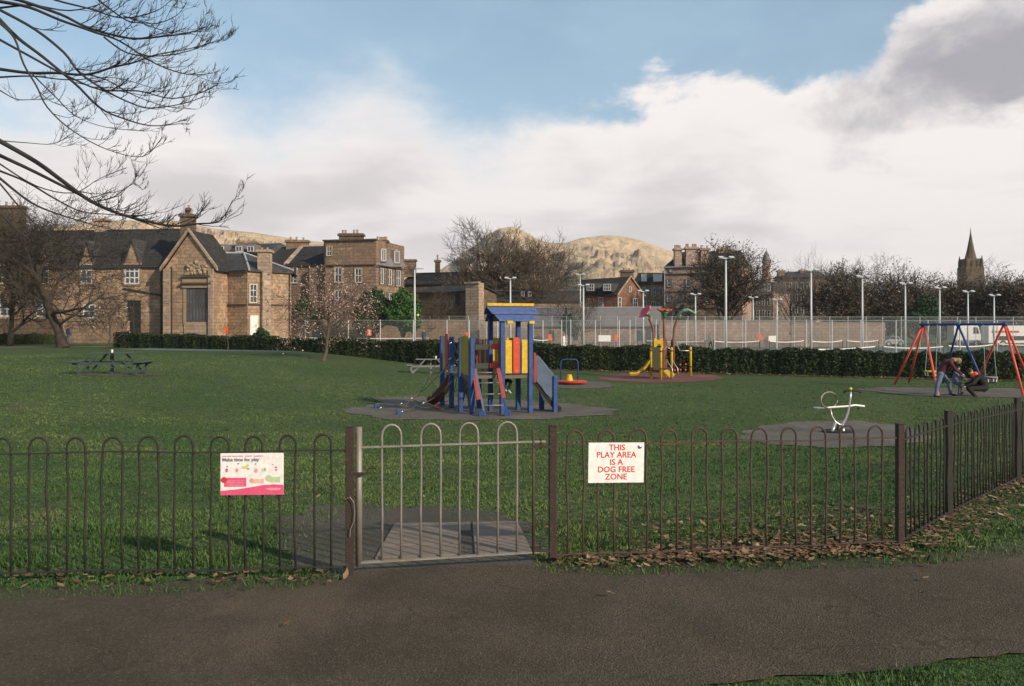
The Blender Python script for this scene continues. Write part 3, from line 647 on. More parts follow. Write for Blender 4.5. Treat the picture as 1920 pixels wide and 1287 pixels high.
# left notice: (415,849)-(533,927)
nb, nw, nhh = board('notice_board', 'white and pink printed play notice on the fence left of the gate', 415, 533, 849, 927, FL0, FL1)
local_mesh(MB().box((0, 0, 0), (nw, 0.006, nhh)), 'panel', 'white_paint', nb, 0.0015)
U = lambda u, v: (-nw/2+u*nw, -0.0042, nhh/2-v*nhh)
def flat(pts, name, m, lift=0.0): return local_mesh(MB().slab([(U(u, v)[0], -0.0035-lift, U(u, v)[2]) for u, v in pts], (0, -0.0008, 0)), name, m, nb)
flat([(0.0, .90), (.25, .865), (.5, .81), (.68, .765), (.85, .75), (1.0, .765), (1.0, 1.0), (0, 1.0)], 'banner', 'pink_ink')
flat([(.70, .86), (.78, .835), (.9, .83), (.97, .85), (.93, .885), (.8, .895)], 'banner_mark', 'rose_ink', .001)
flat([(.10, .585), (.41, .585), (.41, .80), (.06, .80), (.06, .66)], 'text_box', 'pink_ink')
for k in range(4): flat([(.10, .655+.037*k), (.375, .655+.037*k), (.375, .668+.037*k), (.10, .668+.037*k)], 'text_line', 'rose_ink', .001)
flat([(.03+.05*math.cos(a)+.03, .635+.07*math.sin(a)) for a in [k*math.pi/6 for k in range(12)]], 'picture', 'red_ink', .0018)
flat([(.53, .62), (.69, .62), (.69, .72), (.50, .72)], 'text_box', 'peach_ink')
flat([(.50+.035*math.cos(a), .65+.05*math.sin(a)) for a in [k*math.pi/5 for k in range(10)]], 'picture', 'rose_ink', .001)
flat([(.81, .57), (.95, .57), (.95, .70), (.78, .70)], 'text_box', 'green_ink')
flat([(.765+.05*math.cos(a), .60+.075*math.sin(a)) for a in [k*math.pi/6 for k in range(12)]], 'picture', 'green_ink', .001)
for (u, v, a_, b_, m_) in [(.10, .40, .022, .06, 'pink_ink'), (.11, .31, .012, .022, 'grey_ink'), (.265, .40, .024, .055, 'rose_ink'), (.285, .25, .014, .018, 'purple_ink'),
        (.39, .33, .045, .04, 'yellow_ink'), (.435, .29, .02, .03, 'peach_ink'), (.44, .37, .02, .03, 'blue_ink'), (.565, .41, .03, .06, 'rose_ink'), (.555, .26, .018, .016, 'purple_ink'),
        (.675, .40, .02, .04, 'yellow_ink'), (.70, .39, .024, .045, 'blue_ink'), (.83, .28, .012, .015, 'purple_ink'), (.88, .34, .022, .022, 'pink_ink'), (.885, .40, .022, .032, 'rose_ink')]:
    flat([(u+a_*math.cos(t), v+b_*math.sin(t)*(1 if math.sin(t) > 0 else .8)) for t in [k*math.pi/4+.3 for k in range(8)]], 'picture', m_, random.uniform(0, .0009))
text_part('Make time for play', nhh*0.115, 'grey_ink', nb, (-nw*0.47, -0.0042, nhh*0.345), 0, 'LEFT', 0.0008)
for k, (u0, u1) in enumerate([(.035, .17), (.19, .36), (.39, .50), (.53, .68)]): flat([(u0, .058), (u1, .055), (u1, .078), (u0, .081)], 'text_line', 'rose_ink', .001)

# fallen leaves: drift along the foot of the right-hand fences, a few elsewhere
def drift():
    r = np.random.RandomState(5); P = []
    def along(A, B, n, spread, side, bias):
        t = r.rand(n)**bias; off = side+r.normal(0, spread, n)
        d = np.array([B.x-A.x, B.y-A.y]); L = np.hypot(*d); nrm = np.array([-d[1], d[0]])/L
        x = A.x+t*d[0]+nrm[0]*off; y = A.y+t*d[1]+nrm[1]*off; P.append(np.stack([x, y], 1))
    along(GR1, FC, 900, 0.10, -0.08, 0.8); along(GR1+Vector((0.6, 0.1, 0)), FC, 700, 0.22, 0.14, 0.75); along(FC, S2, 1700, 0.17, -0.10, 1.0); along(FC, S2, 420, 0.30, 0.10, 1.0)
    along(FL0, FL1, 190, 0.12, -0.10, 0.8)
    along(GR1+Vector((0.5, 0.7, 0)), FC+Vector((0.5, 0.9, 0)), 380, 0.38, 0.1, 0.6)
    x = r.uniform(-8, 8, 90); y = r.uniform(5.4, 15, 90); P.append(np.stack([x, y], 1))
    x = r.uniform(-4, 4.5, 9); y = r.uniform(4.2, 5.4, 9); P.append(np.stack([x, y], 1))
    x = r.uniform(-12, 16, 260); y = r.uniform(10, 32, 260); P.append(np.stack([x, y], 1)); n_near = sum(len(q) for q in P)
    hx = np.array([-11, -5, 2.6, 9.5, 16.3, 22]); hy = np.array([59.4, 55.2, 50.0, 46.5, 42.8, 40.0])
    for _ in range(1): t = r.rand(2600)**0.7; x = -6+t*28; y = np.interp(x, hx, hy)-0.15-np.abs(r.normal(0, .38, 2600)); P.append(np.stack([x, y], 1))
    P = np.concatenate(P); n = len(P); z = gnp(P[:, 0], P[:, 1])+0.028+0.02*r.rand(n)
    pos = np.stack([P[:, 0], P[:, 1], z], 1); vs = []; fs = []
    for i in range(n):
        L = r.uniform(0.012, 0.036)*(1 if i < n_near else 2.4); wd = L*r.uniform(0.45, 0.8); a = r.rand()*6.28; ca, sa = math.cos(a), math.sin(a)
        curl = r.uniform(0.0, 0.8)*L*0.6; tilt = r.normal(0, 0.35); k = len(vs)
        for (u, v_, h) in ((-L, 0, curl), (-L*.5, -wd*.6, curl*.2), (-L*.55, wd*.55, curl*.4), (0, -wd, curl*.5), (0, 0, 0), (0, wd, curl*.7), (L*.55, -wd*.5, curl*.3), (L*.5, wd*.6, curl*.5), (L, 0, curl)):
            vs.append((pos[i, 0]+u*ca-v_*sa, pos[i, 1]+u*sa+v_*ca, pos[i, 2]+h+u*tilt*0.6))
        fs += [(k, k+1, k+4, k+2), (k+1, k+3, k+6, k+4), (k+2, k+4, k+7, k+5), (k+4, k+6, k+8, k+7)]
    return vs, fs
dv, df = drift()
tag(raw('fallen_leaves', dv, df, 'dead_leaf'), 'dry brown fallen leaves drifted along the foot of the fence', 'leaves', kind='stuff')
# ---------------------------------------------------------------- PLAY TOWER
YT = 24.9
def T(px, py, Y=YT): return ray(px, py, Y)
tower = empty('climbing_tower', onground(965, 25.2), 'blue, red and yellow wooden climbing tower with blue roof, ladder and slide', 'climbing frame')
def yb(py): return (CH+0.75)*F/(py-HZ)
def post(px, ptop, pbot, wd=0.125, m='blue_paint', parent=None, rz=R(20)):
    Y = yb(pbot); x = (px-CX)*Y/F; z1 = CH+(HZ-ptop)*Y/F; gz_ = g(x, Y)
    return MB().box((x, Y, (z1+gz_-0.05)/2), (wd, wd, z1-gz_+0.05), rz=rz).build('post', m, parent or tower, bevel=0.012)
for a in [(829, 630, 761), (846.5, 632, 766), (863.5, 634, 773.5), (885, 633, 778), (941.5, 600, 776.5), (994, 606, 775), (919.5, 598, 771.5), (971.5, 598, 770), (1040.5, 704.5, 773.5), (1015.5, 706, 769), (898, 700, 767)]:
    post(*a)
# local frame of the roofed square: u to the right and away, v away and to the left
ang = R(20); u = Vector((math.cos(ang), math.sin(ang), 0)); v = Vector((-math.sin(ang), math.cos(ang), 0))
O = Vector(((941.5-CX)*yb(776.5)/F, yb(776.5), 0))
def L(a, b, z): p = O+u*a+v*b; return Vector((p.x, p.y, z))
UW, VW = 0.82, 0.98
rz_ = 2.19; ez_ = 1.79; mz = 1.99
def roof_plank(b0, z0, b1, z1, ou, zig=0.0):
    pts = [L(-ou-0.03, b0, z0), L(UW+ou, b0, z0), L(UW+ou+zig, b1, z1), L(-ou+zig*0.4, b1, z1)]
    return MB().slab(pts, (0, 0, -0.03))
rf = roof_plank(VW/2, rz_, 0.14, mz, 0.27, 0.06).build('roof', 'roof_blue', tower, bevel=0.006)
roof_plank(0.19, mz-0.025, -0.13, ez_, 0.14, 0.04).build('roof_board', 'roof_blue', tower, bevel=0.006)
roof_plank(VW/2+0.01, rz_-0.012, VW-0.14, mz, 0.27, 0.06).build('roof_board', 'roof_blue', tower, bevel=0.006)
roof_plank(VW-0.19, mz-0.025, VW+0.13, ez_, 0.14, 0.04).build('roof_board', 'roof_blue', tower, bevel=0.006)
MB().beam(L(-0.28, VW/2, rz_+0.035), L(UW+0.28, VW/2, rz_+0.035), 0.13, 0.085).build('ridge_cap', 'yellow_paint', tower, bevel=0.01)
for uu in (-0.02, UW+0.02): MB().slab([L(uu, -0.02, ez_-0.03), L(uu, VW+0.02, ez_-0.03), L(uu, VW/2, rz_-0.10)], tuple(u*0.03)).build('gable_board', 'slide_dark', tower)
for uu in (0.19, UW-0.0): MB().box(L(uu, -0.08, ez_-0.05), (0.17, 0.10, 0.10), rz=ang).build('beam_end', 'yellow_paint', tower, bevel=0.012)
DZ = CH+(HZ-703)*YT/F                                             # deck height
def board_(a0, a1, z0, z1, m, b=-0.055, th=0.03, round_=0.0, frame=L, name='board'):
    pts = [frame(a0, b, z0), frame(a1, b, z0), frame(a1, b, z1-round_)]
    if round_: pts += [frame(a0+(a1-a0)*0.8, b, z1-round_*0.3), frame(a0+(a1-a0)*0.5, b, z1), frame(a0+(a1-a0)*0.2, b, z1-round_*0.3)]
    pts += [frame(a0, b, z1-round_)]
    n = (frame(0, 1, 0)-frame(0, 0, 0)).normalized()*th
    return MB().slab(pts, tuple(n)).build(name, m, tower, bevel=0.006)
zt = CH+(HZ-638)*YT/F; zb = CH+(HZ-700)*YT/F
board_(0.075, 0.265, zb, zt, 'yellow_paint'); board_(0.30, 0.49, zb, zt+0.08, 'red_paint', round_=0.05); board_(0.55, 0.735, zb, zt+0.01, 'yellow_paint')
for a0, a1, m_ in ((0.07, .25, 'yellow_paint'), (.27, .45, 'dull_red'), (.5, .7, 'yellow_paint')):   # back panel seen over the front one
    board_(a0, a1, zb, zt+0.05, m_, b=VW+0.05)
MB().box(L(UW/2, VW/2, DZ-0.05), (UW+0.06, VW+0.10, 0.09), rz=ang).build('deck', 'deck_wood', tower, bevel=0.005)
for a0 in (0.17, 0.395, 0.64):
    for zz in (zb+0.06, zt-0.07): q = L(a0, -0.062, zz); MB().lathe(q, [(0.001, -.002), (0.014, 0), (0.010, 0.008), (0.001, 0.010)], 8, axis=tuple(-v)).build('bolt', 'bolt_metal', tower)
# left deck between the ladder side and the left unit
P4 = Vector(((885-CX)*yb(778)/F, yb(778), 0)); P3 = Vector(((863.5-CX)*yb(773.5)/F, yb(773.5), 0)); P2_ = Vector(((846.5-CX)*yb(766)/F, yb(766), 0)); P1 = Vector(((829-CX)*yb(761)/F, yb(761), 0))
B5 = L(0, VW, 0)
MB().slab([(P4.x, P4.y, DZ-0.085), (O.x-0.07, O.y, DZ-0.085), (B5.x-0.07, B5.y, DZ-0.085), (P2_.x+0.1, P2_.y+0.2, DZ-0.085), (P2_.x, P2_.y, DZ-0.085), (P3.x, P3.y, DZ-0.085)], (0, 0, 0.08)).build('deck', 'deck_wood', tower)
def vboard(P, Q, t0, t1, z0, z1, m, off=0.0):
    a = P.lerp(Q, t0); b = P.lerp(Q, t1); n = Vector((-(b-a).y, (b-a).x, 0)).normalized()
    if n.y > 0: n = -n
    a = a+n*off; b = b+n*off
    return MB().slab([(a.x, a.y, z0), (b.x, b.y, z0), (b.x, b.y, z1), (a.x, a.y, z1)], tuple(n*0.03)).build('board', m, tower, bevel=0.005)
zt2 = CH+(HZ-631)*25/F
vboard(P3, P4, 0.16, 0.38, zb, zt2, 'olive_yellow', .03); vboard(P3, P4, 0.40, 0.62, zb, zt2+0.03, 'olive_yellow', .03); vboard(P3, P4, 0.64, 0.84, zb, zt2, 'olive_yellow', .03)
vboard(P1, P2_, 0.25, 0.50, zb, zt2, 'beige_board', .03); vboard(P1, P2_, 0.52, 0.80, zb, zt2+0.06, 'dull_red', .03)
# back railing of striped boards between the left unit and the tower
Q0 = Vector((T(893, 0, 26.1).x, 26.1, 0)); Q1 = Vector((T(938, 0, 26.0).x, 26.0, 0))
for k, m_ in enumerate(['dull_red', 'beige_board', 'dull_red', 'beige_board', 'dull_red', 'dull_red', 'blue_paint', 'dull_red', 'red_paint']):
    vboard(Q0, Q1, k/9.0+0.01, (k+1)/9.0-0.015, zb, CH+(HZ-(635+(k % 3)))*26/F, m_, 0.0)
# dark cross boards and red arms in front of them
for y0, y1 in ((646, 656.5), (681, 692)):
    c0 = T(891, y1, 24.75); c1 = T(918, y0, 24.95)
    MB().slab([(c0.x, c0.y, c0.z), (c1.x, c1.y, c0.z), (c1.x, c1.y, c1.z), (c0.x, c0.y, c1.z)], (0, -0.03, 0)).build('rail_board', 'dark_board', tower, bevel=0.006)
    d0 = T(918.5, y1, 24.9); d1 = T(936.5, y0-1, 24.85); s2 = 0.10
    MB().slab([(d0.x, d0.y, d0.z+0.03), (d1.x, d1.y, d0.z), (d1.x, d1.y, d1.z+0.02), (d0.x+s2, d0.y, d1.z), (d0.x, d0.y, d1.z-0.03)], (0, -0.035, 0)).build('rail_board', 'red_paint', tower, bevel=0.006)
# ladder
lad = [(T(891, 692, 24.65), T(909, 777, 23.95)), (T(932, 691, 24.8), T(952, 775, 24.1))]
for k, (a, b) in enumerate(lad):
    b.z = -0.75+0.02
    MB().beam(a, b, 0.05, 0.09, up=(0, -1, 0)).build('ladder_rail', 'blue_paint' if k else 'slide_side', tower, bevel=0.006)
    a2 = T(887.5+46.5*k, 694-3*k, 24.60); b2 = T(897.5+47*k, 750-3*k, 24.05)
    MB().beam(a2, b2, 0.10, 0.04, up=(0, -1, 0)).build('hand_board', 'dull_red', tower, bevel=0.008)
    f = T(903.5+48*k, 776, 23.98); MB().box((f.x, f.y, -0.67), (0.17, 0.15, 0.15)).build('ladder_foot', 'blue_paint', tower, bevel=0.01)
for t in (0.09, 0.31, 0.55, 0.79):
    a = lad[0][0].lerp(lad[0][1], t); b = lad[1][0].lerp(lad[1][1], t); MB().tube([a, b], 0.017, 8).build('rung', 'galv', tower, smooth=True)
# slide on the right
s0, s1 = T(999, 708, 25.1), T(1049, 769, 24.95)
def para(pxs, Y, th, m, name): 
    pts = [T(x, y, Y) for x, y in pxs]; return MB().slab(pts, (0, th, 0)).build(name, m, tower, bevel=0.006)
para([(1008, 666), (1038, 703), (1037.5, 742), (1033, 747), (1023, 738), (1016, 727), (1006, 716), (1005, 668)], 25.12, 0.04, 'slide_side', 'slide_side')
para([(1011, 668), (1041, 706), (1040, 738), (1008, 712)], 25.70, 0.04, 'slide_side', 'slide_side')
para([(1000.5, 661), (1005.5, 663), (1005.8, 716), (1002, 719), (1000, 715)], 25.02, 0.06, 'dull_red', 'board')
sl = MB(); path_ = [(997, 706), (1006, 716), (1020, 734), (1036, 754), (1046, 762), (1054, 766)]; up_ = [(p[0], p[1]+12 if i < 5 else p[1]+5) for i, p in enumerate(path_)]
for i in range(5):
    a, b, c_, d_ = T(*path_[i]), T(*path_[i+1]), T(*up_[i+1]), T(*up_[i]); 
    for p in (a, b, c_, d_): p.y = 25.15
    sl.slab([a, b, c_, d_], (0, 0.55, 0))
sl.build('slide_chute', 'slide_dark', tower)
# net, ropes and the tunnel chute on the left
br = MB(); chain = [(843, 690), (838, 702), (828, 722), (814, 738), (800, 746)]
for i in range(4):
    a, b = T(*chain[i], 26.6), T(*chain[i+1], 26.6); br.slab([a, b, b+Vector((0.10, 0.55, -0.12)), a+Vector((0.10, 0.55, -0.12))], (0.02, 0, -0.16))
br.build('wood_chute', 'brown_plastic', tower)
kn = T(819, 751, 25.9); MB().box((kn.x, kn.y, -0.65), (0.12, 0.1, 0.14), rz=0.4).build('chute_foot', 'red_paint', tower, bevel=0.01)
def rope(pts, sag=0.06, r=0.011):
    P = []
    for (a, b) in zip(pts[:-1], pts[1:]):
        a, b = Vector(a), Vector(b)
        for k in range(6): t = k/6; q = a.lerp(b, t); q.z -= sag*4*t*(1-t); P.append(q)
    P.append(Vector(pts[-1])); return MB().tube(P, r, 5).build('rope', 'rope', tower, smooth=True)
gp = lambda px, py: hit(px, py)+Vector((0, 0, 0.05))
anc = [gp(706, 766), gp(748, 778), gp(790, 763)]
top_ = [T(850, 640, 26.3), T(850, 665, 26.3), T(846, 690, 26.3), T(861, 668, 25.2), T(861, 700, 25.2)]
rope([top_[1], T(815, 712, 26), T(770, 747, 25.5), anc[1]]); rope([top_[2], T(820, 730, 26), T(791, 752, 25.4), anc[2]])
rope([anc[0], T(752, 762, 25.2), T(771, 748, 25.4), T(793, 757, 25.3), T(822, 740, 25.4), top_[4]], 0.02); rope([anc[1], T(765, 768, 25), T(780, 760, 25.2), T(800, 765, 25.2), T(840, 752, 25.3)], 0.02)
rope([T(820, 668, 26.5), T(808, 700, 26.2), T(786, 738, 25.8), T(778, 742, 25.8)], 0.05, 0.008); rope([T(771, 748, 25.4), T(805, 757, 25.2), T(838, 768, 25)], 0.03)
rope([top_[3], T(858, 700, 25.2), T(850, 740, 25.2), T(838, 768, 25)], 0.03); rope([top_[0], top_[3]], 0.03); rope([top_[1], T(862, 690, 25.2)], 0.03); rope([T(800, 700, 26.2), T(818, 725, 26), T(835, 735, 25.6), T(862, 730, 25.1)], 0.04, 0.008)
for p in (anc[0], anc[1]): MB().box((p.x, p.y, p.z+0.0), (0.13, 0.12, 0.13), rz=0.3).build('rope_anchor', 'blue_paint', tower, bevel=0.01)
for (x, y) in ((844.5, 644), (844, 673), (848.5, 698), (855, 699), (771, 748), (752, 758), (793, 757), (713, 766), (753, 773), (858.5, 641), (858, 676)):
    p = T(x, y, 25.0 if y < 740 else 25.2); MB().tube([p+Vector((-0.035, -.03, -0.025)), p+Vector((0.035, -.03, 0.03))], 0.018, 6).build('rope_clip', 'steel', tower, smooth=True)
ob = T(876, 627, 24.7); MB().box(ob, (0.09, 0.06, 0.09)).build('cap_block', 'orange_sign', tower, bevel=0.01)

# ---------------------------------------------------------------- FLOWER PLAY UNIT
YF = 41.0
def Fw(px, py, d=0.0): return ray(px, py, YF+d)
fu = empty('toddler_play_unit', onground(1245, YF), 'small yellow play unit with three tall plastic flowers on brown stems and a slide', 'play unit')
def fpost(px, top, bot, r=0.058):
    Y = yb(bot); x = (px-CX)*Y/F; z = CH+(HZ-top)*Y/F
    MB().tube([(x, Y, -0.8), (x, Y, z-0.05), (x, Y, z)], [r, r, r*0.7], 12).build('post', 'yellow_paint', fu, smooth=True)
    for zz in (z-0.16, z-0.95):
        if zz > -0.6: MB().tube([(x, Y, zz-0.03), (x, Y, zz+0.03)], r*1.22, 12).build('clamp', 'rust_metal', fu)
for a in ((1220.5, 651, 710.5), (1239.3, 652, 713), (1259.5, 651.5, 711), (1295, 650.5, 706)): fpost(*a)
def fslab(pts, m, name, th=0.05, d=0.0): return MB().slab([Fw(x, y, d) for x, y in pts], (0, th, 0)).build(name, m, fu, bevel=0.008)
fslab([(1226, 652), (1226, 636), (1229, 634), (1232, 637), (1236, 638), (1240, 635), (1243, 634), (1243.5, 654), (1240.5, 653), (1239, 648), (1236.5, 645), (1234, 646), (1232, 649), (1230, 652)], 'yellow_paint', 'arch_panel', d=0.3)
fslab([(1223, 651), (1238, 652), (1238, 693), (1223, 691)], 'panel_green', 'flower_panel', d=0.12)
MB().box(Fw(1241, 692, 0.7), (1.0, 1.2, 0.07)).build('deck', 'rust_metal', fu)
sl = MB(); sp = [(1219, 675), (1212, 686), (1204, 693), (1194, 698.5), (1182, 699.5)]
for i in range(4):
    a, b = Fw(*sp[i], 0.2), Fw(*sp[i+1], 0.2); sl.slab([a, b, b+Vector((0, 0, -0.10)), a+Vector((0, 0, -0.14))], (0, 0.06, 0)); sl.slab([a+Vector((0, 0.5, 0)), b+Vector((0, 0.5, 0)), b+Vector((0, 0.5, -0.10)), a+Vector((0, 0.5, -0.14))], (0, 0.06, 0)); sl.slab([a+Vector((0, 0, -0.10)), b+Vector((0, 0, -0.07)), b+Vector((0, 0.5, -0.07)), a+Vector((0, 0.5, -0.10))], (0, 0, -0.05))
sl.build('slide', 'yellow_paint', fu)
def stem(pts, r=0.06): MB().tube([Fw(x, y, d) for x, y, d in pts], r, 9).build('stem', 'stem_brown', fu, smooth=True)
stem([(1226, 694, 0.9), (1226, 640, 0.9), (1224.5, 618, 0.9), (1221, 606, 0.9), (1217, 597, 0.9)]); stem([(1246, 694, 1.0), (1246, 640, 1.0), (1245, 612, 1.0), (1245.5, 594, 1.0)]); stem([(1263, 694, 0.9), (1262.5, 640, 0.9), (1264, 616, 0.9), (1268.5, 603, 0.9), (1273, 596, 0.9)])
fslab([(1243, 640), (1248, 633), (1251, 640), (1251, 694), (1243, 694)], 'stem_brown', 'ladder_panel', d=0.8); fslab([(1258, 640), (1262, 634), (1265, 641), (1265.5, 678), (1258, 680)], 'stem_brown', 'ladder_panel', d=1.0)
def flower(px, py, r, axis, m, cup=True, d=0.95):
    c = Fw(px, py, d); n = 24; ax = Vector(axis).normalized(); q = Vector((0, 0, 1)).rotation_difference(ax)
    mb = MB(); vs = [c+q@Vector((0, 0, 0.0))]
    for k in range(n):
        a = 2*math.pi*k/n; rr = r*(1+0.10*math.cos(a*8)); vs.append(c+q@Vector((rr*0.55*math.cos(a), rr*0.55*math.sin(a), 0.05)))
    for k in range(n):
        a = 2*math.pi*k/n; rr = r*(1+0.12*math.cos(a*8)); vs.append(c+q@Vector((rr*math.cos(a), rr*math.sin(a), 0.09+0.02*math.cos(a*8))))
    fs = [(0, 1+k, 1+(k+1) % n) for k in range(n)]+[(1+k, 1+n+k, 1+n+(k+1) % n, 1+(k+1) % n) for k in range(n)]
    mb.add(vs, fs); o = mb.build('flower', m, fu); s2 = o.modifiers.new('s', 'SOLIDIFY'); s2.thickness = 0.05
    MB().lathe(c-ax*0.32, [(0.075, 0), (0.085, 0.10), (0.13, 0.20), (0.26, 0.33)], 14, axis=ax).build('flower_cup', 'green_plastic', fu, smooth=True)
flower(1246, 583.5, 0.31, (0.0, -0.12, 1), 'red_flower'); flower(1211, 586, 0.32, (-0.75, -0.40, 0.62), 'pink_flower')
lf = MB(); vs = []; fs = []
for i, (x, y, wd) in enumerate([(1272, 597, .07), (1275, 589, .20), (1281, 583.5, .30), (1289, 582, .34), (1297, 586, .25), (1304, 592, .03)]):
    c = Fw(x, y, 0.9); vs += [c+Vector((0, -wd, -0.10*wd)), c+Vector((0, 0, 0.05)), c+Vector((0, wd, -0.10*wd))]
fs = [(3*i+j, 3*i+j+1, 3*i+j+4, 3*i+j+3) for i in range(5) for j in range(2)]
o = lf.add(vs, fs).build('leaf_canopy', 'leaf_plastic', fu); s2 = o.modifiers.new('s', 'SOLIDIFY'); s2.thickness = 0.05
c0 = Fw(1272.5, 598, 0.9); MB().lathe(c0, [(0.07, -0.05), (0.09, 0.1), (0.12, 0.2)], 12, axis=(0.3, 0, 1)).build('leaf_cup', 'green_plastic', fu, smooth=True)
def frail(pts, r=0.022, m='steel'): MB().tube([Fw(x, y, d) for x, y, d in pts], r, 7).build('handrail', m, fu, smooth=True)
frail([(1261, 640, .6), (1269, 642, .5), (1272, 653, .4), (1275, 658, .3), (1293, 658, .2)]); frail([(1241, 656, .2), (1247, 655, .2), (1251, 649, .2), (1254, 653, .2), (1258, 656, .2)])
frail([(1246, 675, .4), (1250.5, 675, .3), (1254, 682, .1), (1260.5, 692, -.1), (1260.5, 710, -.1)]); frail([(1261, 675, .4), (1264, 681, .3), (1271, 692, .1), (1271, 706, .1)])
fslab([(1243, 696), (1251, 693), (1266, 702), (1262, 708), (1255, 708), (1250, 703)], 'yellow_paint', 'wobble_board', d=-0.05)
for x, y in ((1275.5, 684), (1285.5, 683.5), (1265, 694.5), (1276, 694), (1285, 694)): MB().ball(Fw(x, y, .1), 0.045, 8, 6).build('climbing_hold', 'swing_red', fu)
MB().beam(Fw(1270, 690, .16), Fw(1290, 690, .16), 0.02, 0.5).build('climbing_sheet', 'glass', fu) if False else None

# ---------------------------------------------------------------- ROUNDABOUT
rb = empty('roundabout', hit(1072, 721), 'red roundabout disc with a blue hoop rail and a yellow cone seat', 'roundabout')
yr = rb.location.y; rx = lambda px, py, d=0.0: ray(px, py, yr+d)
c = rx(1072, 716); MB().lathe((c.x, c.y, c.z), [(0.30, -0.14), (0.30, -0.06), (0.62, -0.03), (0.64, 0.03), (0.60, 0.045), (0.01, 0.05)], 28).build('disc', 'red_paint', rb, smooth=False)
MB().tube([(c.x, c.y, -0.76), (c.x, c.y, c.z)], 0.10, 12).build('pivot', 'rubber', rb)
hp = [rx(1051.5, 713)]+[rx(1051.5, 682), rx(1052.5, 677), rx(1056, 674.5), rx(1067, 674.2), rx(1079, 674.5), rx(1082.5, 677), rx(1083.7, 682), rx(1083.7, 713)]
MB().tube(hp, 0.026, 8).build('hoop_rail', 'blue_paint', rb, smooth=True)
c2 = rx(1067.5, 713.5, -0.1); MB().lathe(c2, [(0.15, -0.01), (0.14, 0.06), (0.10, 0.22), (0.085, 0.24), (0.01, 0.245)], 16).build('cone_seat', 'yellow_paint', rb, smooth=False)

# ---------------------------------------------------------------- SPRING ROCKER
rk = empty('rocking_spinner', hit(1571, 812), 'silver metal spring rocker with a ring, crossbar and curved stem on dark surface', 'rocker')
yk = rk.location.y; K = lambda px, py, d=0.0: ray(px, py, yk+d)
ring = [K(1554.7+15.5*math.cos(a), 750.5+15*math.sin(a), 0.25*math.cos(a)) for a in [2*math.pi*k/24 for k in range(25)]]
MB().tube(ring, 0.017, 7).build('ring', 'galv', rk, smooth=True)
MB().tube([K(1557, 765), K(1560, 781), K(1566, 791), K(1574, 797), K(1580, 796), K(1586, 786), K(1591, 771), K(1594.5, 750), K(1595.5, 731)], [.014, .018, .023, .030, .032, .028, .024, .021, .018], 9).build('stem', 'steel', rk, smooth=True)
MB().tube([K(1526, 764.5, -.1), K(1541, 766, -.08), K(1560, 764, 0), K(1590, 762, 0), K(1604, 760, .1), K(1621, 762, .15)], 0.020, 8).build('crossbar', 'white_paint', rk, smooth=True)
MB().tube([K(1582, 736), K(1588, 732.5), K(1600, 733), K(1608, 733), K(1615, 736.5)], 0.024, 7).build('handlebar', 'dark_metal', rk, smooth=True)
MB().ball(K(1595, 729.5), 0.035, 10, 7).build('cap', 'lime_cap', rk, smooth=True); MB().ball(K(1535, 767), 0.034, 10, 7).build('cap', 'lime_cap', rk, smooth=True)
MB().ball(K(1610, 766, .1), 0.03, 10, 7).build('foot_peg', 'dark_metal', rk, smooth=True)
for (a, b, e_) in (((1566, 794), (1560, 812), -.15), ((1580, 796), (1582, 813), -.15), ((1572, 796), (1571, 806), .3)): MB().tube([K(*a), K(*b, e_)], [0.034, 0.03], 9).build('leg', 'steel', rk, smooth=True)
MB().lathe((rk.location.x, rk.location.y, g(rk.location.x, rk.location.y)+0.005), [(0.34, 0), (0.34, 0.03), (0.30, 0.05), (0.01, 0.052)], 24).build('base_plate', 'rubber', rk)

# ---------------------------------------------------------------- SWINGS
swg = empty('swing_set', onground(1800, 34.5), 'tall swing frame with red end legs, blue middle legs and blue top bar', 'swing frame')
TL, TR, TM = ray(1731, 609, 36.2), ray(1884, 608, 32.8), ray(1797, 609, 34.6)
MB().tube([TL+Vector((-.12, 0, 0)), TR+Vector((.1, 0, 0))], 0.05, 10).build('top_bar', 'blue_paint', swg, smooth=True)
def sleg(top, px, py, m, Y=None, dx=0): 
    f = hit(px, py) if Y is None else onground(px, Y); MB().tube([top+Vector((dx, 0, -0.03)), f], 0.042, 9).build('leg', m, swg, smooth=True)
sleg(TL, 1677, 722, 'swing_red', dx=-.04); sleg(TL, 1704, 718, 'swing_red'); sleg(TL, 1760, 745, 'swing_red', dx=.04)
sleg(TM, 1768, 719, 'blue_paint'); sleg(TM, 1850, 734, 'blue_paint')
sleg(TR, 1826, 727, 'swing_red', dx=-.04); sleg(TR, 1919, 742, 'swing_red'); sleg(TR, 1936, 727, 'swing_red', dx=.04)
for p in (TL, TM, TR): MB().ball(p, 0.10, 10, 7).build('joint', 'blue_paint', swg, smooth=True)
def cradle(name, px, py, Y, topx, label):
    c = ray(px, py, Y); t = ray(topx, 609, Y+2.5)
    r_ = empty(name, c, label, 'swing seat', 'cradle seats hung from the swing frame')
    MB().box(c+Vector((0, 0, -0.17)), (0.30, 0.26, 0.05)).build('seat', 'rubber', r_, bevel=0.02)
    rim = [c+Vector((0.20*math.cos(a), 0.16*math.sin(a), 0.0)) for a in [k*math.pi/8 for k in range(17)]]
    MB().tube(rim, 0.035, 8).build('rim', 'yellow_paint' if px < 1800 else 'table_grey', r_, smooth=True)
    for sx_ in (-1, 1):
        for sy_ in (-1, 1): MB().tube([c+Vector((sx_*.16, sy_*.10, 0)), c+Vector((sx_*.13, sy_*.1, -0.17))], 0.018, 6).build('bracket', 'white_paint', r_)
        MB().tube([c+Vector((sx_*.19, 0, 0.02)), t+Vector((sx_*.16, 0, 0))], 0.009, 5).build('chain', 'steel', r_)
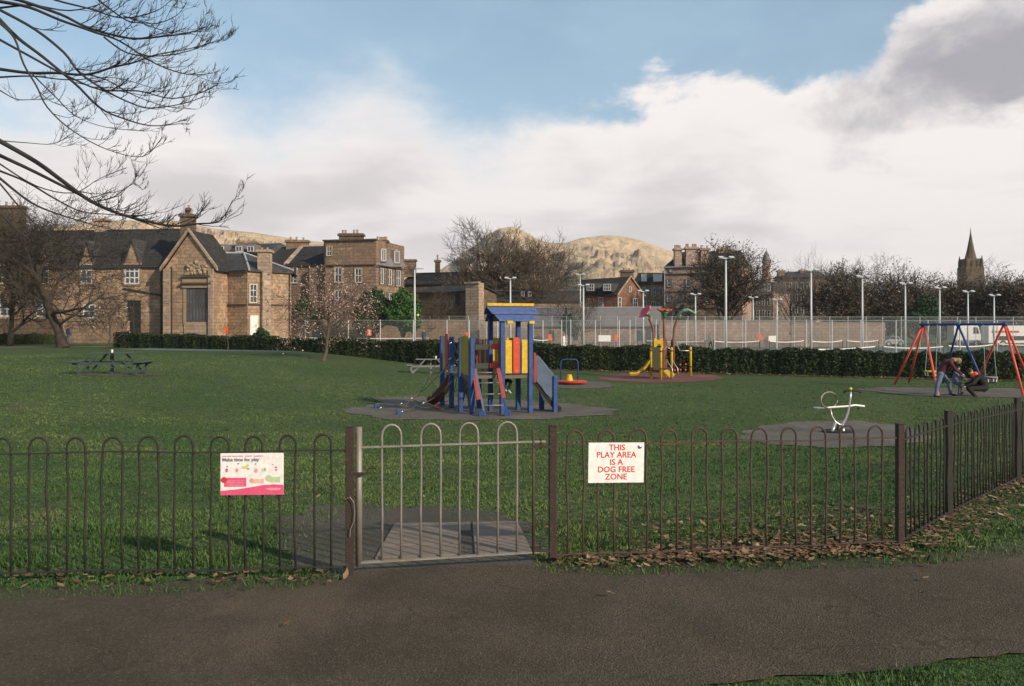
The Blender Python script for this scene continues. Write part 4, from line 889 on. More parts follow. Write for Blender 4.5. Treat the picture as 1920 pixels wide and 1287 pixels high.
cradle('cradle_swing', 1745, 697, 32.6, 1750, 'cradle swing seat with a yellow rim beside the bending person in maroon')
cradle('cradle_swing', 1858, 708, 31.0, 1852, 'grey cradle swing seat behind the crouching person in black')

# ---------------------------------------------------------------- PICNIC TABLES
def picnic(loc, m, mt, label, rz=0.0, sc=0.95):
    r_ = empty('picnic_table', (0, 0, 0), label, 'picnic table', 'picnic tables on the lawn')
    def bx(c, s, n, mm=m, rot=None): return MB().box(c, s, rot=rot).build(n, mm, r_, bevel=0.008)
    for k in range(3): bx((0, -0.26+0.26*k, 0.76), (1.65, 0.20, 0.035), 'top_board', mt)
    for sx_ in (-1, 1):
        bx((sx_*1.15, 0, 0.45), (0.30, 1.5, 0.04), 'bench_seat', mt)
        for yy in (-0.45, 0.45):
            MB().beam((sx_*0.34, yy, 0.74), (sx_*1.0, yy, 0.0), 0.06, 0.05, up=(0, 1, 0)).build('brace', m, r_)
            MB().beam((sx_*1.10, yy, 0.43), (sx_*1.0, yy, 0.0), 0.09, 0.05, up=(0, 1, 0)).build('leg', m, r_)
    for yy in (-0.45, 0.45): MB().beam((-1.25, yy+.05, 0.40), (1.25, yy+.05, 0.40), 0.05, 0.09).build('cross_rail', m, r_)
    MB().box((0, -0.0, 0.37), (0.10, 0.10, 0.74)).build('centre_post', m, r_)
    r_.location = loc; r_.rotation_euler[2] = rz; r_.scale = (sc,)*3; return r_
lt = onground(210, 31.5); picnic(lt, 'table_green', 'table_green', 'dark green picnic table alone on the left lawn', 0.05)
rt = onground(808, 46); picnic(rt, 'table_grey', 'table_grey', 'pale grey picnic table behind the climbing tower', 0.12, 0.94)
cb = MB().lathe(lt+Vector((0.0, 0, 0.742)), [(0.03, 0), (0.04, 0.10), (0.038, 0.105), (0.0, 0.10)], 12).build('cup', 'white_paint', loc=lt+Vector((0, 0, 0.742))); tag(cb, 'white cup standing on the left picnic table', 'cup')
cb = MB().lathe(rt+Vector((0.25, 0, 0.734)), [(0.035, 0), (0.045, 0.14), (0.043, 0.145), (0.0, 0.14)], 12).build('cup', 'white_paint', loc=rt+Vector((0.25, 0, 0.734))); tag(cb, 'white cup standing on the right picnic table', 'cup')

# ---------------------------------------------------------------- HEDGES
def hedge(name, label, line, leafn, thick=0.9, lsize=0.085, seed=1):
    """line: (px, Y, ptop) - the top row in the photo at that column"""
    r_ = np.random.RandomState(seed); P = []
    for px, Y, pt in line: x = (px-CX)*Y/F; P.append((x, Y, g(x, Y), CH+(HZ-pt)*Y/F))
    root = empty(name, (P[len(P)//2][0], P[len(P)//2][1], P[len(P)//2][2]), label, 'hedge')
    core = MB(); n = len(P)
    for i in range(n-1):
        a, b = P[i], P[i+1]; d = Vector((b[0]-a[0], b[1]-a[1], 0)).normalized(); q = Vector((-d.y, d.x, 0))*(thick/2-0.08)
        A_, B_ = Vector(a[:2]+(0,)), Vector(b[:2]+(0,))
        core.slab([A_-q+Vector((0, 0, a[2])), B_-q+Vector((0, 0, b[2])), B_-q+Vector((0, 0, b[3]-.07)), A_-q+Vector((0, 0, a[3]-.07))], tuple(q*2))
    core.build('hedge_core', 'hedge_leaf', root)
    seg = np.array([math.hypot(P[i+1][0]-P[i][0], P[i+1][1]-P[i][1]) for i in range(n-1)]); cum = np.concatenate([[0], np.cumsum(seg)])
    t = r_.rand(leafn)*cum[-1]; i = np.clip(np.searchsorted(cum, t)-1, 0, n-2); f = (t-cum[i])/seg[i]; PA = np.array(P)
    base = PA[i]*(1-f)[:, None]+PA[i+1]*f[:, None]; d = (PA[i+1]-PA[i])[:, :2]/seg[i][:, None]; q = np.stack([-d[:, 1], d[:, 0]], 1)
    lump = 0.045*np.sin(t*0.83+1)+0.05*np.sin(t*2.3)+0.04*np.sin(t*5.9+1)+0.03*np.sin(t*13+2)
    h = base[:, 3]-base[:, 2]+lump; top = r_.rand(leafn) < 0.28
    side = np.where(r_.rand(leafn) < 0.80, -1.0, 1.0); zz = np.where(top, h+r_.normal(0, 0.025, leafn), h*r_.rand(leafn)); off = np.where(top, (r_.rand(leafn)*2-1)*thick/2, side*(thick/2+r_.normal(0, 0.035, leafn)+lump*0.8))
    pos = np.stack([base[:, 0]+q[:, 0]*off, base[:, 1]+q[:, 1]*off, base[:, 2]+zz], 1)
    nrm = np.where(top[:, None], np.array([0, 0, 1.0]), np.stack([q[:, 0]*side, q[:, 1]*side, 0*side], 1))
    V_, F_ = leaves(pos, nrm, lsize, 1.3, 0.55, r_); raw('hedge_foliage', V_, F_, 'hedge_leaf', root); return root
hedge('hedge', 'long clipped dark hedge crossing the lawn in front of the tennis courts', [(224, 72, 626), (380, 66.7, 630.5), (500, 63, 633.5), (605, 60, 636.5), (740, 57.3, 640), (800, 56, 642), (1050, 50.8, 649.5), (1250, 47.8, 652), (1400, 46, 656), (1600, 43.6, 659), (1920, 40.5, 664), (2100, 39.5, 667)], 90000)
hedge('hedge', 'low clipped hedge under the stone wall at the far left edge', [(-120, 84, 627), (0, 84, 627.5), (112, 86, 628)], 9000, seed=2)

# ---------------------------------------------------------------- TENNIS COURTS
def chainlink(label, A, B, ztop0, ztop1, spacing, post_px, wire=0.004, step=0.075):
    A = Vector(A); B = Vector(B); Lh = (B-A).length; d = (B-A)/Lh; root = empty('mesh_fence', (A.x, A.y, g(A.x, A.y)), label, 'mesh fence', 'tall mesh fences round the tennis courts')
    zb_ = -0.70; mb_v = []; mb_f = []
    H = (ztop0+ztop1)/2-zb_; nw_ = int((Lh+H)/step)
    q = Vector((-d.y, d.x, 0))
    for sgn in (1, -1):
        for k in range(nw_):
            s0_ = k*step-H
            s1_ = s0_+H
            a0, a1 = max(0, s0_), min(Lh, s1_)
            if a1 <= a0: continue
            z0_, z1_ = zb_+(a0-s0_), zb_+(a1-s0_)
            if sgn < 0: z0_, z1_ = zb_+H-(z0_-zb_), zb_+H-(z1_-zb_)
            p, r_ = A+d*a0, A+d*a1; w_ = wire/1.4
            k0 = len(mb_v)
            for (pt, zc) in ((p, z0_), (r_, z1_)):
                mb_v += [(pt.x, pt.y-w_, zc-w_), (pt.x, pt.y-w_, zc+w_), (pt.x, pt.y+w_, zc)]
            mb_f += [(k0, k0+1, k0+4, k0+3), (k0+1, k0+2, k0+5, k0+4), (k0+2, k0, k0+3, k0+5)]
    raw('wire_mesh', mb_v, mb_f, 'mesh_wire', root)
    for zt_ in (ztop1,): MB().tube([(A.x, A.y, ztop0), (B.x, B.y, ztop1)], 0.022, 6).build('top_rail', 'mesh_wire', root)
    for px in post_px:
        t = tparam(px, A, B)
        if 0 <= t <= 1: p = A.lerp(B, t); MB().tube([(p.x, p.y, -0.8), (p.x, p.y, ztop0*(1-t)+ztop1*t+0.05)], 0.035, 6).build('post', 'pole_white', root)
    return root
A1, B1 = (ray(560, 0, 112).x, 112, 0), (ray(1995, 0, 100).x, 100, 0)
chainlink('far pale mesh fence along the back of the tennis courts', A1, B1, 3.0, 2.7, 3, [600, 632, 665, 700, 735, 772, 806, 842, 878, 912, 1000, 1035, 1062, 1094, 1126, 1158, 1192, 1222, 1260, 1290, 1322, 1358, 1392, 1424, 1455, 1490, 1522, 1556, 1590, 1624, 1655, 1690, 1725, 1760, 1795, 1830, 1865, 1900], 0.007, 0.11)
A2, B2 = (ray(560, 0, 72).x, 72, 0), (ray(2000, 0, 56).x, 56, 0)
chainlink('near pale mesh fence close behind the long hedge', A2, B2, 2.15, 2.0, 3, [572, 653, 713, 775, 838, 880, 933, 1018, 1053, 1070, 1116, 1161, 1181, 1230, 1287, 1340, 1398, 1457, 1512, 1560, 1614, 1680, 1740, 1800, 1870, 1930], 0.005, 0.10)
nets = [(500, 632, 806, 634, 'leftmost'), (1000, 637, 1036, 636, ''), (1066, 638, 1196, 640, ''), (1212, 639, 1322, 639.5, ''), (1338, 640, 1425, 639.5, ''), (1443, 640, 1508, 639, ''), (1522, 640, 1580, 639, ''), (1588, 639, 1648, 638.5, ''), (1475, 654, 1642, 650, ''), (1656, 650, 1770, 650, ''), (1778, 648.5, 1864, 646, ''), (1872, 645, 1990, 645, '')]
nl = ['tennis net behind the cherry tree, leftmost of the white-taped nets', 'short tennis net end seen right of the climbing tower roof', 'tennis net between the player in white and the flower unit', 'tennis net right behind the three plastic flowers', 'tennis net crossing behind the tallest floodlight pole', 'tennis net just right of the tallest floodlight pole', 'narrow far tennis net left of the parked silver cars', 'far tennis net in front of the parked silver cars', 'large near tennis net just above the hedge, left of the swings', 'near tennis net seen between the left red swing legs', 'tennis net seen through the middle of the swing frame', 'tennis net at the right edge beyond the swing frame']
for (xa, ya, xb, yb_, _), lab in zip(nets, nl):
    Ya, Yb = 2350/(ya+1-HZ), 2350/(yb_+1-HZ); Ya = max(58 if ya > 645 else 76, min(Ya, 100)); Yb = max(58 if ya > 645 else 76, min(Yb, 100))
    a, b = ray(xa, ya, Ya), ray(xb, yb_, Yb); r_ = empty('tennis_net', (a.x, a.y, -0.75), lab, 'tennis net', 'white-taped nets on the tennis courts')
    pts = []; n = 10
    for k in range(n+1): t = k/n; p = a.lerp(b, t); p.z -= 0.12*4*t*(1-t)+0.0; pts.append(p)
    mb = MB()
    for k in range(n): mb.slab([pts[k]+Vector((0, 0, .035)), pts[k+1]+Vector((0, 0, .035)), pts[k+1]-Vector((0, 0, .035)), pts[k]-Vector((0, 0, .035))], (0, 0.03, 0))
    mb.build('tape', 'white_paint', r_)
    mv = []; mf = []; Ln = (b-a).length; nv = int(Ln/0.28)
    for k in range(nv):
        t = k/nv; p = a.lerp(b, t); z1 = p.z-0.12*4*t*(1-t); k0 = len(mv); mv += [(p.x-.008, p.y, -0.7), (p.x+.008, p.y, -0.7), (p.x+.008, p.y, z1), (p.x-.008, p.y, z1)]; mf.append((k0, k0+1, k0+2, k0+3))
    for k in range(6):
        zf = (k+.5)/6
        for i in range(n): p, q = pts[i], pts[i+1]; k0 = len(mv); z1, z2 = -0.7+(p.z+.7)*zf, -0.7+(q.z+.7)*zf; mv += [(p.x, p.y, z1-.008), (q.x, q.y, z2-.008), (q.x, q.y, z2+.008), (p.x, p.y, z1+.008)]; mf.append((k0, k0+1, k0+2, k0+3))
    raw('netting', mv, mf, 'net_dark', r_)
    for p in (a, b): MB().tube([(p.x, p.y, -0.78), (p.x, p.y, p.z+.05)], 0.04, 6).build('net_post', 'table_green', r_)

# floodlight poles: (px, top row, Y, head kind, label)
fl = [(777.5, 506, 84, 'arm', 'tall white lamp pole with a side arm left of the climbing tower'), (957, 523, 92, 'T', 'white floodlight pole with a wide double head over the tower roof'),
      (1094, 536, 92, 'T', 'white floodlight pole in front of the brick house with white dormers'), (1088, 516, 118, 'T', 'thin far floodlight pole left of the brick house'), (1206, 547, 98, 'T', 'slim floodlight pole between the pink and red plastic flowers'),
      (1304, 553, 100, 'T', 'slim floodlight pole right behind the green plastic leaf'), (1361, 485, 70, 'T', 'tallest and nearest white floodlight pole, in front of the dark leafy tree'), (1412, 559, 112, 'T', 'low far floodlight pole just right of the dark leafy tree'),
      (1457, 563, 108, 'T', 'low far floodlight pole in front of the pink stone terrace'), (1521, 508, 76, 'T', 'tall floodlight pole left of the big bare oak-like tree'), (1617, 520, 80, 'T', 'tall floodlight pole in front of the right bare tree'),
      (1697.5, 533, 84, 'T', 'floodlight pole above the left red swing legs'), (1762, 541, 88, 'T', 'floodlight pole above the middle of the swing top bar'), (1815, 548, 92, 'T', 'floodlight pole below the church spire'), (1864, 555, 96, 'T', 'floodlight pole above the right end of the swing top bar')]
for px, pt, Y, kind, lab in fl:
    b = onground(px, Y); zt_ = CH+(HZ-pt)*Y/F; r_ = empty('floodlight_pole', b, lab, 'floodlight', 'floodlight poles round the tennis courts')
    MB().tube([(b.x, b.y, b.z-0.1), (b.x, b.y, (b.z+zt_)/2), (b.x, b.y, zt_)], [0.11, 0.09, 0.065], 8).build('pole', 'pole_white', r_, smooth=True)
    if kind == 'arm':
        MB().tube([(b.x, b.y, zt_), (b.x+.25, b.y, zt_+.12)], 0.04, 6).build('arm', 'pole_white', r_); MB().box((b.x+.45, b.y, zt_+.12), (0.75, 0.35, 0.13)).build('lamp_head', 'pole_white', r_, bevel=.04); MB().ball((b.x+.3, b.y-.1, zt_-4.2), .12, 8, 6).build('bracket', 'yellow_ink', r_)
    else:
        MB().box((b.x, b.y, zt_+.02), (0.9, 0.12, 0.08)).build('arm', 'pole_white', r_)
        for sx_ in (-1, 1): MB().box((b.x+sx_*.40, b.y-.15, zt_+.10), (0.40, 0.38, 0.09), rot=Matrix.Rotation(R(18), 3, 'X')).build('lamp_head', 'pole_white', r_, bevel=.03)
# orange court numbers
for px, py, Y, wd, lab in [(692, 624, 78, 8.5, 'orange board with a white 2 on the mesh fence behind the cherry tree'), (424, 619.5, 80, 7, 'small orange board beside the stone house with the white door'), (1031, 633, 96, 6, 'small orange board between tower and white-topped player'), (1155, 633.5, 100, 6, 'small orange board just left of the plastic flowers'), (1424, 632, 104, 5, 'tiny orange board right of the tallest floodlight pole')]:
    c = ray(px, py, Y); s_c = Y/F; r_ = empty('court_sign', c, lab, 'sign', 'orange number boards on the tennis courts')
    MB().box(c, (wd*s_c, 0.03, 12*s_c)).build('panel', 'orange_sign', r_, bevel=.01)
    if px == 692: text_part('2', 9.5*s_c, 'white_paint', r_, (0, -0.02, 0), 0, bold=0.012)
    MB().tube([(c.x, c.y+.03, -0.8), (c.x, c.y+.03, c.z)], 0.03, 6).build('stake', 'dark_metal', r_)
for px0, px1, py0, py1, Y, lab in [(1122, 1145, 629, 641, 104, 'plain white board at the foot of the wall left of the flowers'), (1441, 1455, 630, 641, 104, 'plain white board by the pink stone terrace')]:
    a, b = ray(px0, py1, Y), ray(px1, py0, Y); r_ = empty('white_board', ((a.x+b.x)/2, Y, a.z), lab, 'board', 'white boards beside the courts')
    MB().box(((a.x+b.x)/2, Y, (a.z+b.z)/2), (b.x-a.x, .05, b.z-a.z)).build('panel', 'white_paint', r_, bevel=.01)
    for xx in (a.x+.1, b.x-.1): MB().tube([(xx, Y+.06, -0.8), (xx, Y+.06, b.z)], .03, 6).build('leg', 'dark_metal', r_)
# ---------------------------------------------------------------- HILLS
def hill(name, prof, Y0, seed, rough=1.0, front=0.52):
    from mathutils import noise as mn
    pxs = np.array([p[0] for p in prof], float); pys = np.array([p[1] for p in prof], float)
    nx_ = 620; ny_ = 110; cols = np.linspace(pxs[0], pxs[-1], nx_); top = np.interp(cols, pxs, pys)
    ker = np.ones(5)/5; top = np.convolve(np.pad(top, 2, 'edge'), ker, 'valid')
    vs = []
    for i, px in enumerate(cols):
        k = (px-CX)/F; zr = max(2.0, (HZ-top[i])*Y0/F)
        for j in range(ny_):
            t = j/(ny_-1)                                           # 0 foot, .75 ridge, 1 far side
            if t <= 0.75: s_ = t/0.75; Y = Y0*(front+(1-front)*s_); zz = zr*(0.10*s_+0.90*s_**1.25)
            else: s_ = (t-0.75)/0.25; Y = Y0*(1+0.5*s_); zz = zr*(1-s_**1.3)
            x = k*Y
            q = Vector((x*0.0045+seed, Y*0.0045, zz*0.004)); r1 = mn.fractal(q, 0.9, 2.1, 6)
            q2 = Vector((x*0.012, Y*0.004+seed, zz*0.012)); r2 = mn.ridged_multi_fractal(q2, 0.8, 2.0, 5, 1.0, 2.0)
            e_ = math.sin(math.pi*min(1, t/0.75))**0.6 if t < 0.75 else 0
            zz += rough*e_*(r1*44+(r2-1.2)*17)*(zr/170)
            # dark crags: terraces part way up
            cg = sstep((r1+0.1)*3)*e_; zz = zz*(1-0.3*cg)+0.3*cg*(math.floor(zz/22+0.5)*22+22*sstep(((zz/22+0.5) % 1-0.35)/0.3)-11)
            if t < .75: zz = min(zz, zr*(Y/Y0)*0.985+0.1)
            vs.append((x, Y, zz-2 if t > 0 else -5))
    idx_ = np.arange(nx_*ny_).reshape(nx_, ny_)
    f = np.stack([idx_[:-1, :-1], idx_[1:, :-1], idx_[1:, 1:], idx_[:-1, 1:]], -1).reshape(-1, 4)
    tag(raw(name, vs, f, 'hillside', smooth=False), kind='structure')
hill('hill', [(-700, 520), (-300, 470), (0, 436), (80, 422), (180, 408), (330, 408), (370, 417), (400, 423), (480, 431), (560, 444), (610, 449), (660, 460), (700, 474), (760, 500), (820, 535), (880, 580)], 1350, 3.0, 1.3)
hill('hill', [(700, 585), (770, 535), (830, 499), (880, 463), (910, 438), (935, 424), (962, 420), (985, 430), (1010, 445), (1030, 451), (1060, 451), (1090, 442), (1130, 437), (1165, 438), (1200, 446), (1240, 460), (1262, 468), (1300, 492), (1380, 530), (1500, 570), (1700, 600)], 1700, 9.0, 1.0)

# ---------------------------------------------------------------- BUILDINGS
class Fac:
    """one flat wall face between two (column, distance) points, seen in the photo"""
    def __init__(s, a, b):
        s.A = Vector(((a[0]-CX)*a[1]/F, a[1], 0)); s.B = Vector(((b[0]-CX)*b[1]/F, b[1], 0)); s.d = (s.B-s.A).normalized(); s.n = Vector((s.d.y, -s.d.x, 0))
    def pt(s, px, py, off=0.0):
        p = s.A.lerp(s.B, tparam(px, s.A, s.B)); return Vector((p.x, p.y, CH+(HZ-py)*p.y/F))+s.n*off
    def rect(s, mb, x0, y0, x1, y1, off, th):
        """a box standing th proud of off, between two columns and rows"""
        a, b = s.pt(x0, y1), s.pt(x1, y0); z0, z1 = s.pt((x0+x1)/2, y1).z, s.pt((x0+x1)/2, y0).z
        p = [Vector((a.x, a.y, z0)), Vector((b.x, b.y, z0)), Vector((b.x, b.y, z1)), Vector((a.x, a.y, z1))]
        return mb.slab([q+s.n*off for q in p], tuple(s.n*th))
def window(fc, root, x0, y0, x1, y1, frame='window_white', bars=(1, 1), surround='trim_stone', sill=True, fw=None, pane='glass'):
    w_ = x1-x0; h_ = y1-y0; fw = fw or max(0.75, w_*0.085); mb = MB()
    for (a, b, c_, d_) in ((x0, y0, x0+fw, y1), (x1-fw, y0, x1, y1), (x0+fw, y0, x1-fw, y0+fw), (x0+fw, y1-fw, x1-fw, y1)): fc.rect(mb, a, b, c_, d_, 0.0, 0.07)
    for k in range(bars[0]): xx = x0+w_*(k+1)/(bars[0]+1); fc.rect(mb, xx-fw*0.38, y0+fw, xx+fw*0.38, y1-fw, 0.0, 0.065)
    for k in range(bars[1]): yy = y0+h_*(k+1)/(bars[1]+1); fc.rect(mb, x0+fw, yy-fw*0.42, x1-fw, yy+fw*0.42, 0.0, 0.06)
    wn = mb.build('window', frame, root)
    fc.rect(MB(), x0+fw*.5, y0+fw*.5, x1-fw*.5, y1-fw*.5, 0.0, 0.03).build('pane', pane, wn)
    if surround:
        s2 = MB(); g_ = max(1.2, w_*.14)
        for (a, b, c_, d_) in ((x0-g_, y0-g_, x0-.05, y1+g_*.8), (x1+.05, y0-g_, x1+g_, y1+g_*.8), (x0, y0-g_, x1, y0-.05), (x0, y1+.05, x1, y1+g_*.8)): fc.rect(s2, a, b, c_, d_, 0.0, 0.10)
        s2.build('surround', surround, wn)
    return wn
def walls(root, front, depth, top, m='stone_warm', name='wall', bottom=-1.2):
    """front: visible wall corners (column, distance); top: row of the wall head at the first corner"""
    P = [Vector(((p[0]-CX)*p[1]/F, p[1], 0)) for p in front]; z1 = CH+(HZ-top)*front[0][1]/F
    d = (P[-1]-P[0]).normalized(); bk = Vector((-d.y, d.x, 0))*depth
    pts = P+[P[-1]+bk, P[0]+bk]
    MB().prism(list(pts), bottom, z1).build(name, m, root); return P, bk, z1
def gable_roof(root, A, B, bk, z1, zr, m='slate', over=0.25, hipA=0.0, hipB=0.0, name='roof', gm='stone_warm', lead=True):
    """ridge parallel to the front A-B"""
    d = (B-A).normalized(); n = bk.normalized(); a = A-d*over-n*over; b = B+d*over-n*over; a2 = A-d*over+bk+n*over; b2 = B+d*over+bk+n*over
    ra = (a+a2)/2+d*hipA; rb_ = (b+b2)/2-d*hipB; Z = lambda p, z: Vector((p.x, p.y, z)); e0 = z1+0.02
    mb = MB(); top = [Z(a, e0), Z(b, e0), Z(rb_, zr), Z(ra, zr), Z(a2, e0), Z(b2, e0)]
    low = [p-Vector((0, 0, 0.18)) for p in top]; vs = top+low
    fs = [(0, 1, 2, 3), (5, 4, 3, 2), (0, 3, 4), (1, 5, 2), (7, 6, 9, 8), (10, 11, 8, 9), (6, 7, 1, 0), (7, 11, 5, 1), (11, 10, 4, 5), (10, 6, 0, 4), (6, 10, 9), (11, 7, 8)]
    if hipA == 0: fs.remove((0, 3, 4)); fs.remove((6, 10, 9)); fs += [(0, 3, 9, 6), (3, 4, 10, 9)]; fs.remove((10, 6, 0, 4))
    if hipB == 0: fs.remove((1, 5, 2)); fs.remove((11, 7, 8)); fs += [(1, 7, 8, 2), (2, 8, 11, 5)]; fs.remove((7, 11, 5, 1))
    rf_ = mb.add(vs, fs).build(name, m, root)
    for hip, P_, sg_ in ((hipA, A, 1), (hipB, B, -1)):
        if hip == 0:
            q = P_+d*0.02*sg_; tri = [Z(q, z1), Z(q+bk, z1), Z(q+bk/2, zr-0.2-(zr-z1)*0.03)]; MB().slab(tri, tuple(d*0.3*sg_)).build('gable', gm, root)
    if lead: MB().beam(Z(ra, zr+.03), Z(rb_, zr+.03), 0.22, 0.10).build('ridge', 'lead' if lead is True else lead, rf_)
    return rf_
def gutter(fc, root, x0, x1, y, m='dark_trim', h=1.6, th=0.28): 
    return fc.rect(MB(), x0, y-h/2, x1, y+h/2, 0.0, th).build('cornice', m, root)
def chimney(root, px0, px1, ptop, pbot, Y, m='stone_brown', pots=(), pot_h=7, dep=0.9, cap=True):
    a, b = ray(px0, pbot, Y), ray(px1, ptop, Y); cx = (a.x+b.x)/2; wd = b.x-a.x; s_ = Y/F
    mb = MB().box((cx, Y, (a.z+b.z)/2), (wd, dep, b.z-a.z))
    if cap: mb.box((cx, Y, b.z-0.12), (wd+0.34, dep+0.3, 0.2)); mb.box((cx, Y, b.z+0.04), (wd+0.16, dep+0.14, 0.12))
    c = mb.build('chimney', m, root)
    for x in pots:
        p = ray(x, ptop, Y); hh = pot_h*s_*random.uniform(.85, 1.1); MB().lathe((p.x, Y, b.z+0.08), [(0.16, 0), (0.13, hh*.3), (0.12, hh*.85), (0.15, hh*.88), (0.14, hh), (0.01, hh)], 8).build('chimney_pot', 'pot', c)
    return c
def pipe(fc, root, x, y0, y1, m='dark_metal', x2=None): MB().tube([fc.pt(x, y0, 0.12), fc.pt(x2 if x2 is not None else x, y1, 0.12)], 0.07, 6).build('drainpipe', m, root)

# --- long school range at the left
b = empty('stone_school', ray(150, 640, 100)*1.0, 'long two-storey brown stone range with dark slate roof behind the big left tree', 'building')
b.location.z = -0.05
P, bk, z1 = walls(b, [(-190, 102), (306, 98)], 9, 503, 'stone_warm'); f = Fac((-190, 102), (306, 98)); zr = CH+(HZ-433)*104/F
z1 = f.pt(150, 501).z; gable_roof(b, P[0], P[-1], bk, z1, zr, 'slate_dark', lead='dark_trim')
gutter(f, b, -185, 305, 503)
for (x0, y0, x1, y1) in ((234, 497, 262, 533), (152, 495, 173, 532), (72, 497, 92, 532), (-6, 497, 14, 532)): window(f, b, x0, y0, x1, y1, bars=(2, 2) if x0 > 200 else (1, 2))
for (x0, y0, x1, y1) in ((0, 565, 27, 594), (68, 566, 92, 594), (156, 571, 180, 597)): window(f, b, x0, y0, x1, y1, bars=(1, 1))
dr = f.rect(MB(), 240, 564, 264, 636, 0.0, 0.08).build('door', 'door_dark', b); f.rect(MB(), 237, 560, 267, 563.5, 0.0, 0.14).build('lintel', 'trim_stone', b); f.rect(MB(), 250.5, 566, 252, 634, .081, 0.02).build('door_panel', 'dark_trim', dr)
pipe(f, b, 232, 541, 554, x2=303); pipe(f, b, 303, 505, 635)
for (xa, xb, apx, ytop) in ((232, 264, 248, 452), (150, 176, 163, 455), (70, 94, 82, 456)):   # gablets over the upper windows
    p = [f.pt(xa, 500, 0.02), f.pt(xb, 500, 0.02), f.pt(apx, ytop, 0.02)]; MB().slab(p, tuple(-f.n*0.4)).build('gablet', 'stone_warm', b)
    for (e0, e1) in ((xa-2, apx), (xb+2, apx)):
        q = [f.pt(e0, 503, 0.18), f.pt(e1, ytop-2, 0.18)]; q = [q[0], q[1], q[1]-f.n*5.0, q[0]-f.n*2.2]; MB().slab(q, (0, 0, 0.12)).build('gablet_roof', 'slate', b)
chimney(b, 3, 46, 388, 446, 103, 'stone_dark', (12, 25, 38), 9); chimney(b, 180, 203, 412, 436, 104, 'stone_pale', (186, 197), 5)
# --- gabled hall
b = empty('gabled_hall', ray(355, 640, 96), 'tall pointed stone hall gable with a huge barred window and apex chimney', 'building')
b.location.z = -0.05
f = Fac((308, 96.5), (403, 95.5)); zE = f.pt(355, 505).z; zA = f.pt(354, 437).z; A, B = f.A, f.B; nb_ = -f.n*5
mid = A.lerp(B, 0.5)
pts = [Vector((A.x, A.y, -1.2)), Vector((B.x, B.y, -1.2)), Vector((B.x, B.y, zE)), Vector((mid.x, mid.y, zA)), Vector((A.x, A.y, zE))]
MB().slab(pts, tuple(nb_)).build('wall', 'stone_warm', b)
for s0_, s1_ in ((A, mid), (B, mid)):
    o_ = (s0_-s1_).normalized()*0.35; q = [Vector((s0_.x+o_.x, s0_.y, zE-0.25)), Vector((s1_.x, s1_.y, zA+0.12))]; q = [q[0]+f.n*0.05, q[1]+f.n*0.05, q[1]+nb_, q[0]+nb_]; MB().slab(q, (0, 0, 0.16)).build('roof', 'slate_dark', b)
    q = [Vector((s0_.x+o_.x, s0_.y, zE-0.2)), Vector((s1_.x, s1_.y, zA+0.17)), Vector((s1_.x, s1_.y, zA+0.5)), Vector((s0_.x+o_.x, s0_.y, zE+0.2))]; MB().slab([p+f.n*0.06 for p in q], tuple(f.n*0.25)).build('coping', 'stone_pale', b)
for (x0, x1) in ((309, 321), (393, 402)): f.rect(MB(), x0, 505, x1, 640, 0, 0.35).build('pilaster', 'stone_pale', b)
f.rect(MB(), 343, 517, 396, 521, 0, .35).build('band', 'dark_trim', b); f.rect(MB(), 343, 522, 396, 530, 0, .18).build('band', 'trim_stone', b); f.rect(MB(), 341, 530.5, 398, 533.5, 0, .40).build('band', 'dark_trim', b); f.rect(MB(), 343, 534, 396, 540, 0, .22).build('band', 'trim_stone', b)
ped = [f.pt(346, 516, 0.02), f.pt(393, 516, 0.02), f.pt(386, 500, 0.02), f.pt(369, 487, 0.02), f.pt(353, 500, 0.02)]; pd = MB().slab(ped, tuple(f.n*.14)).build('carved_pediment', 'trim_stone', b)
rr = random.Random(4); cv = MB()
for _ in range(34):
    x = rr.uniform(352, 388); y = rr.uniform(497-(1-abs(x-369)/20)*7, 514); p = f.pt(x, y, .16); cv.ball(p, rr.uniform(.1, .24), 7, 5)
cv.build('carving', 'stone_pale', pd)
window(f, b, 350, 541, 391, 604, 'dark_trim', (6, 1), 'trim_stone', fw=1.6)
f.rect(MB(), 346, 606, 395, 640, 0, .12).build('wall_panel', 'stone_pale', b)
chimney(b, 342, 364, 404, 452, 97, 'stone_dark', (349, 358), 10, 1.3); chimney(b, 351.5, 356, 392, 404, 97, 'stone_dark', (354,), 5, .5)
pipe(f, b, 322.5, 500, 638)
# --- lower house with the hipped roof and the white door
b = empty('corner_house', ray(470, 640, 97), 'lower stone house with hipped slate roof, pale buttress chimney and white door', 'building'); b.location.z = -.05
P, bk, z1 = walls(b, [(403, 99), (464, 97), (546, 101)], 8, 509, 'stone_warm')
fl_, fr = Fac((403, 99), (464, 97)), Fac((464, 97), (546, 101))
Z = lambda px, py, Y: ray(px, py, Y)
r1, r2 = Z(392, 476, 103), Z(457, 475, 103)
rm = MB(); vs = [fl_.pt(400, 509, .25), fl_.pt(464, 507, .25), fr.pt(548, 508.5, .25), r1, r2, Vector((r2.x+4.6, 109.5, z1)), Vector((r1.x, 109.5, z1))]
rm.add(vs+[Vector((p.x, p.y, z1-.05)) for p in vs], [(0, 1, 4, 3), (1, 2, 4), (2, 5, 4), (5, 6, 3, 4), (0, 3, 6), (7, 8, 1, 0), (8, 9, 2, 1), (9, 12, 5, 2), (12, 13, 6, 5), (13, 7, 0, 6), (13, 12, 9, 8, 7)]).build('roof', 'slate', b)
MB().tube([r1+Vector((0, 0, .05)), r2+Vector((0, 0, .05)), fr.pt(465, 506, .25)], 0.13, 6).build('ridge', 'lead', b); MB().tube([r2+Vector((0, 0, .05)), fr.pt(547, 507.5, .3)], .12, 6).build('ridge', 'lead', b)
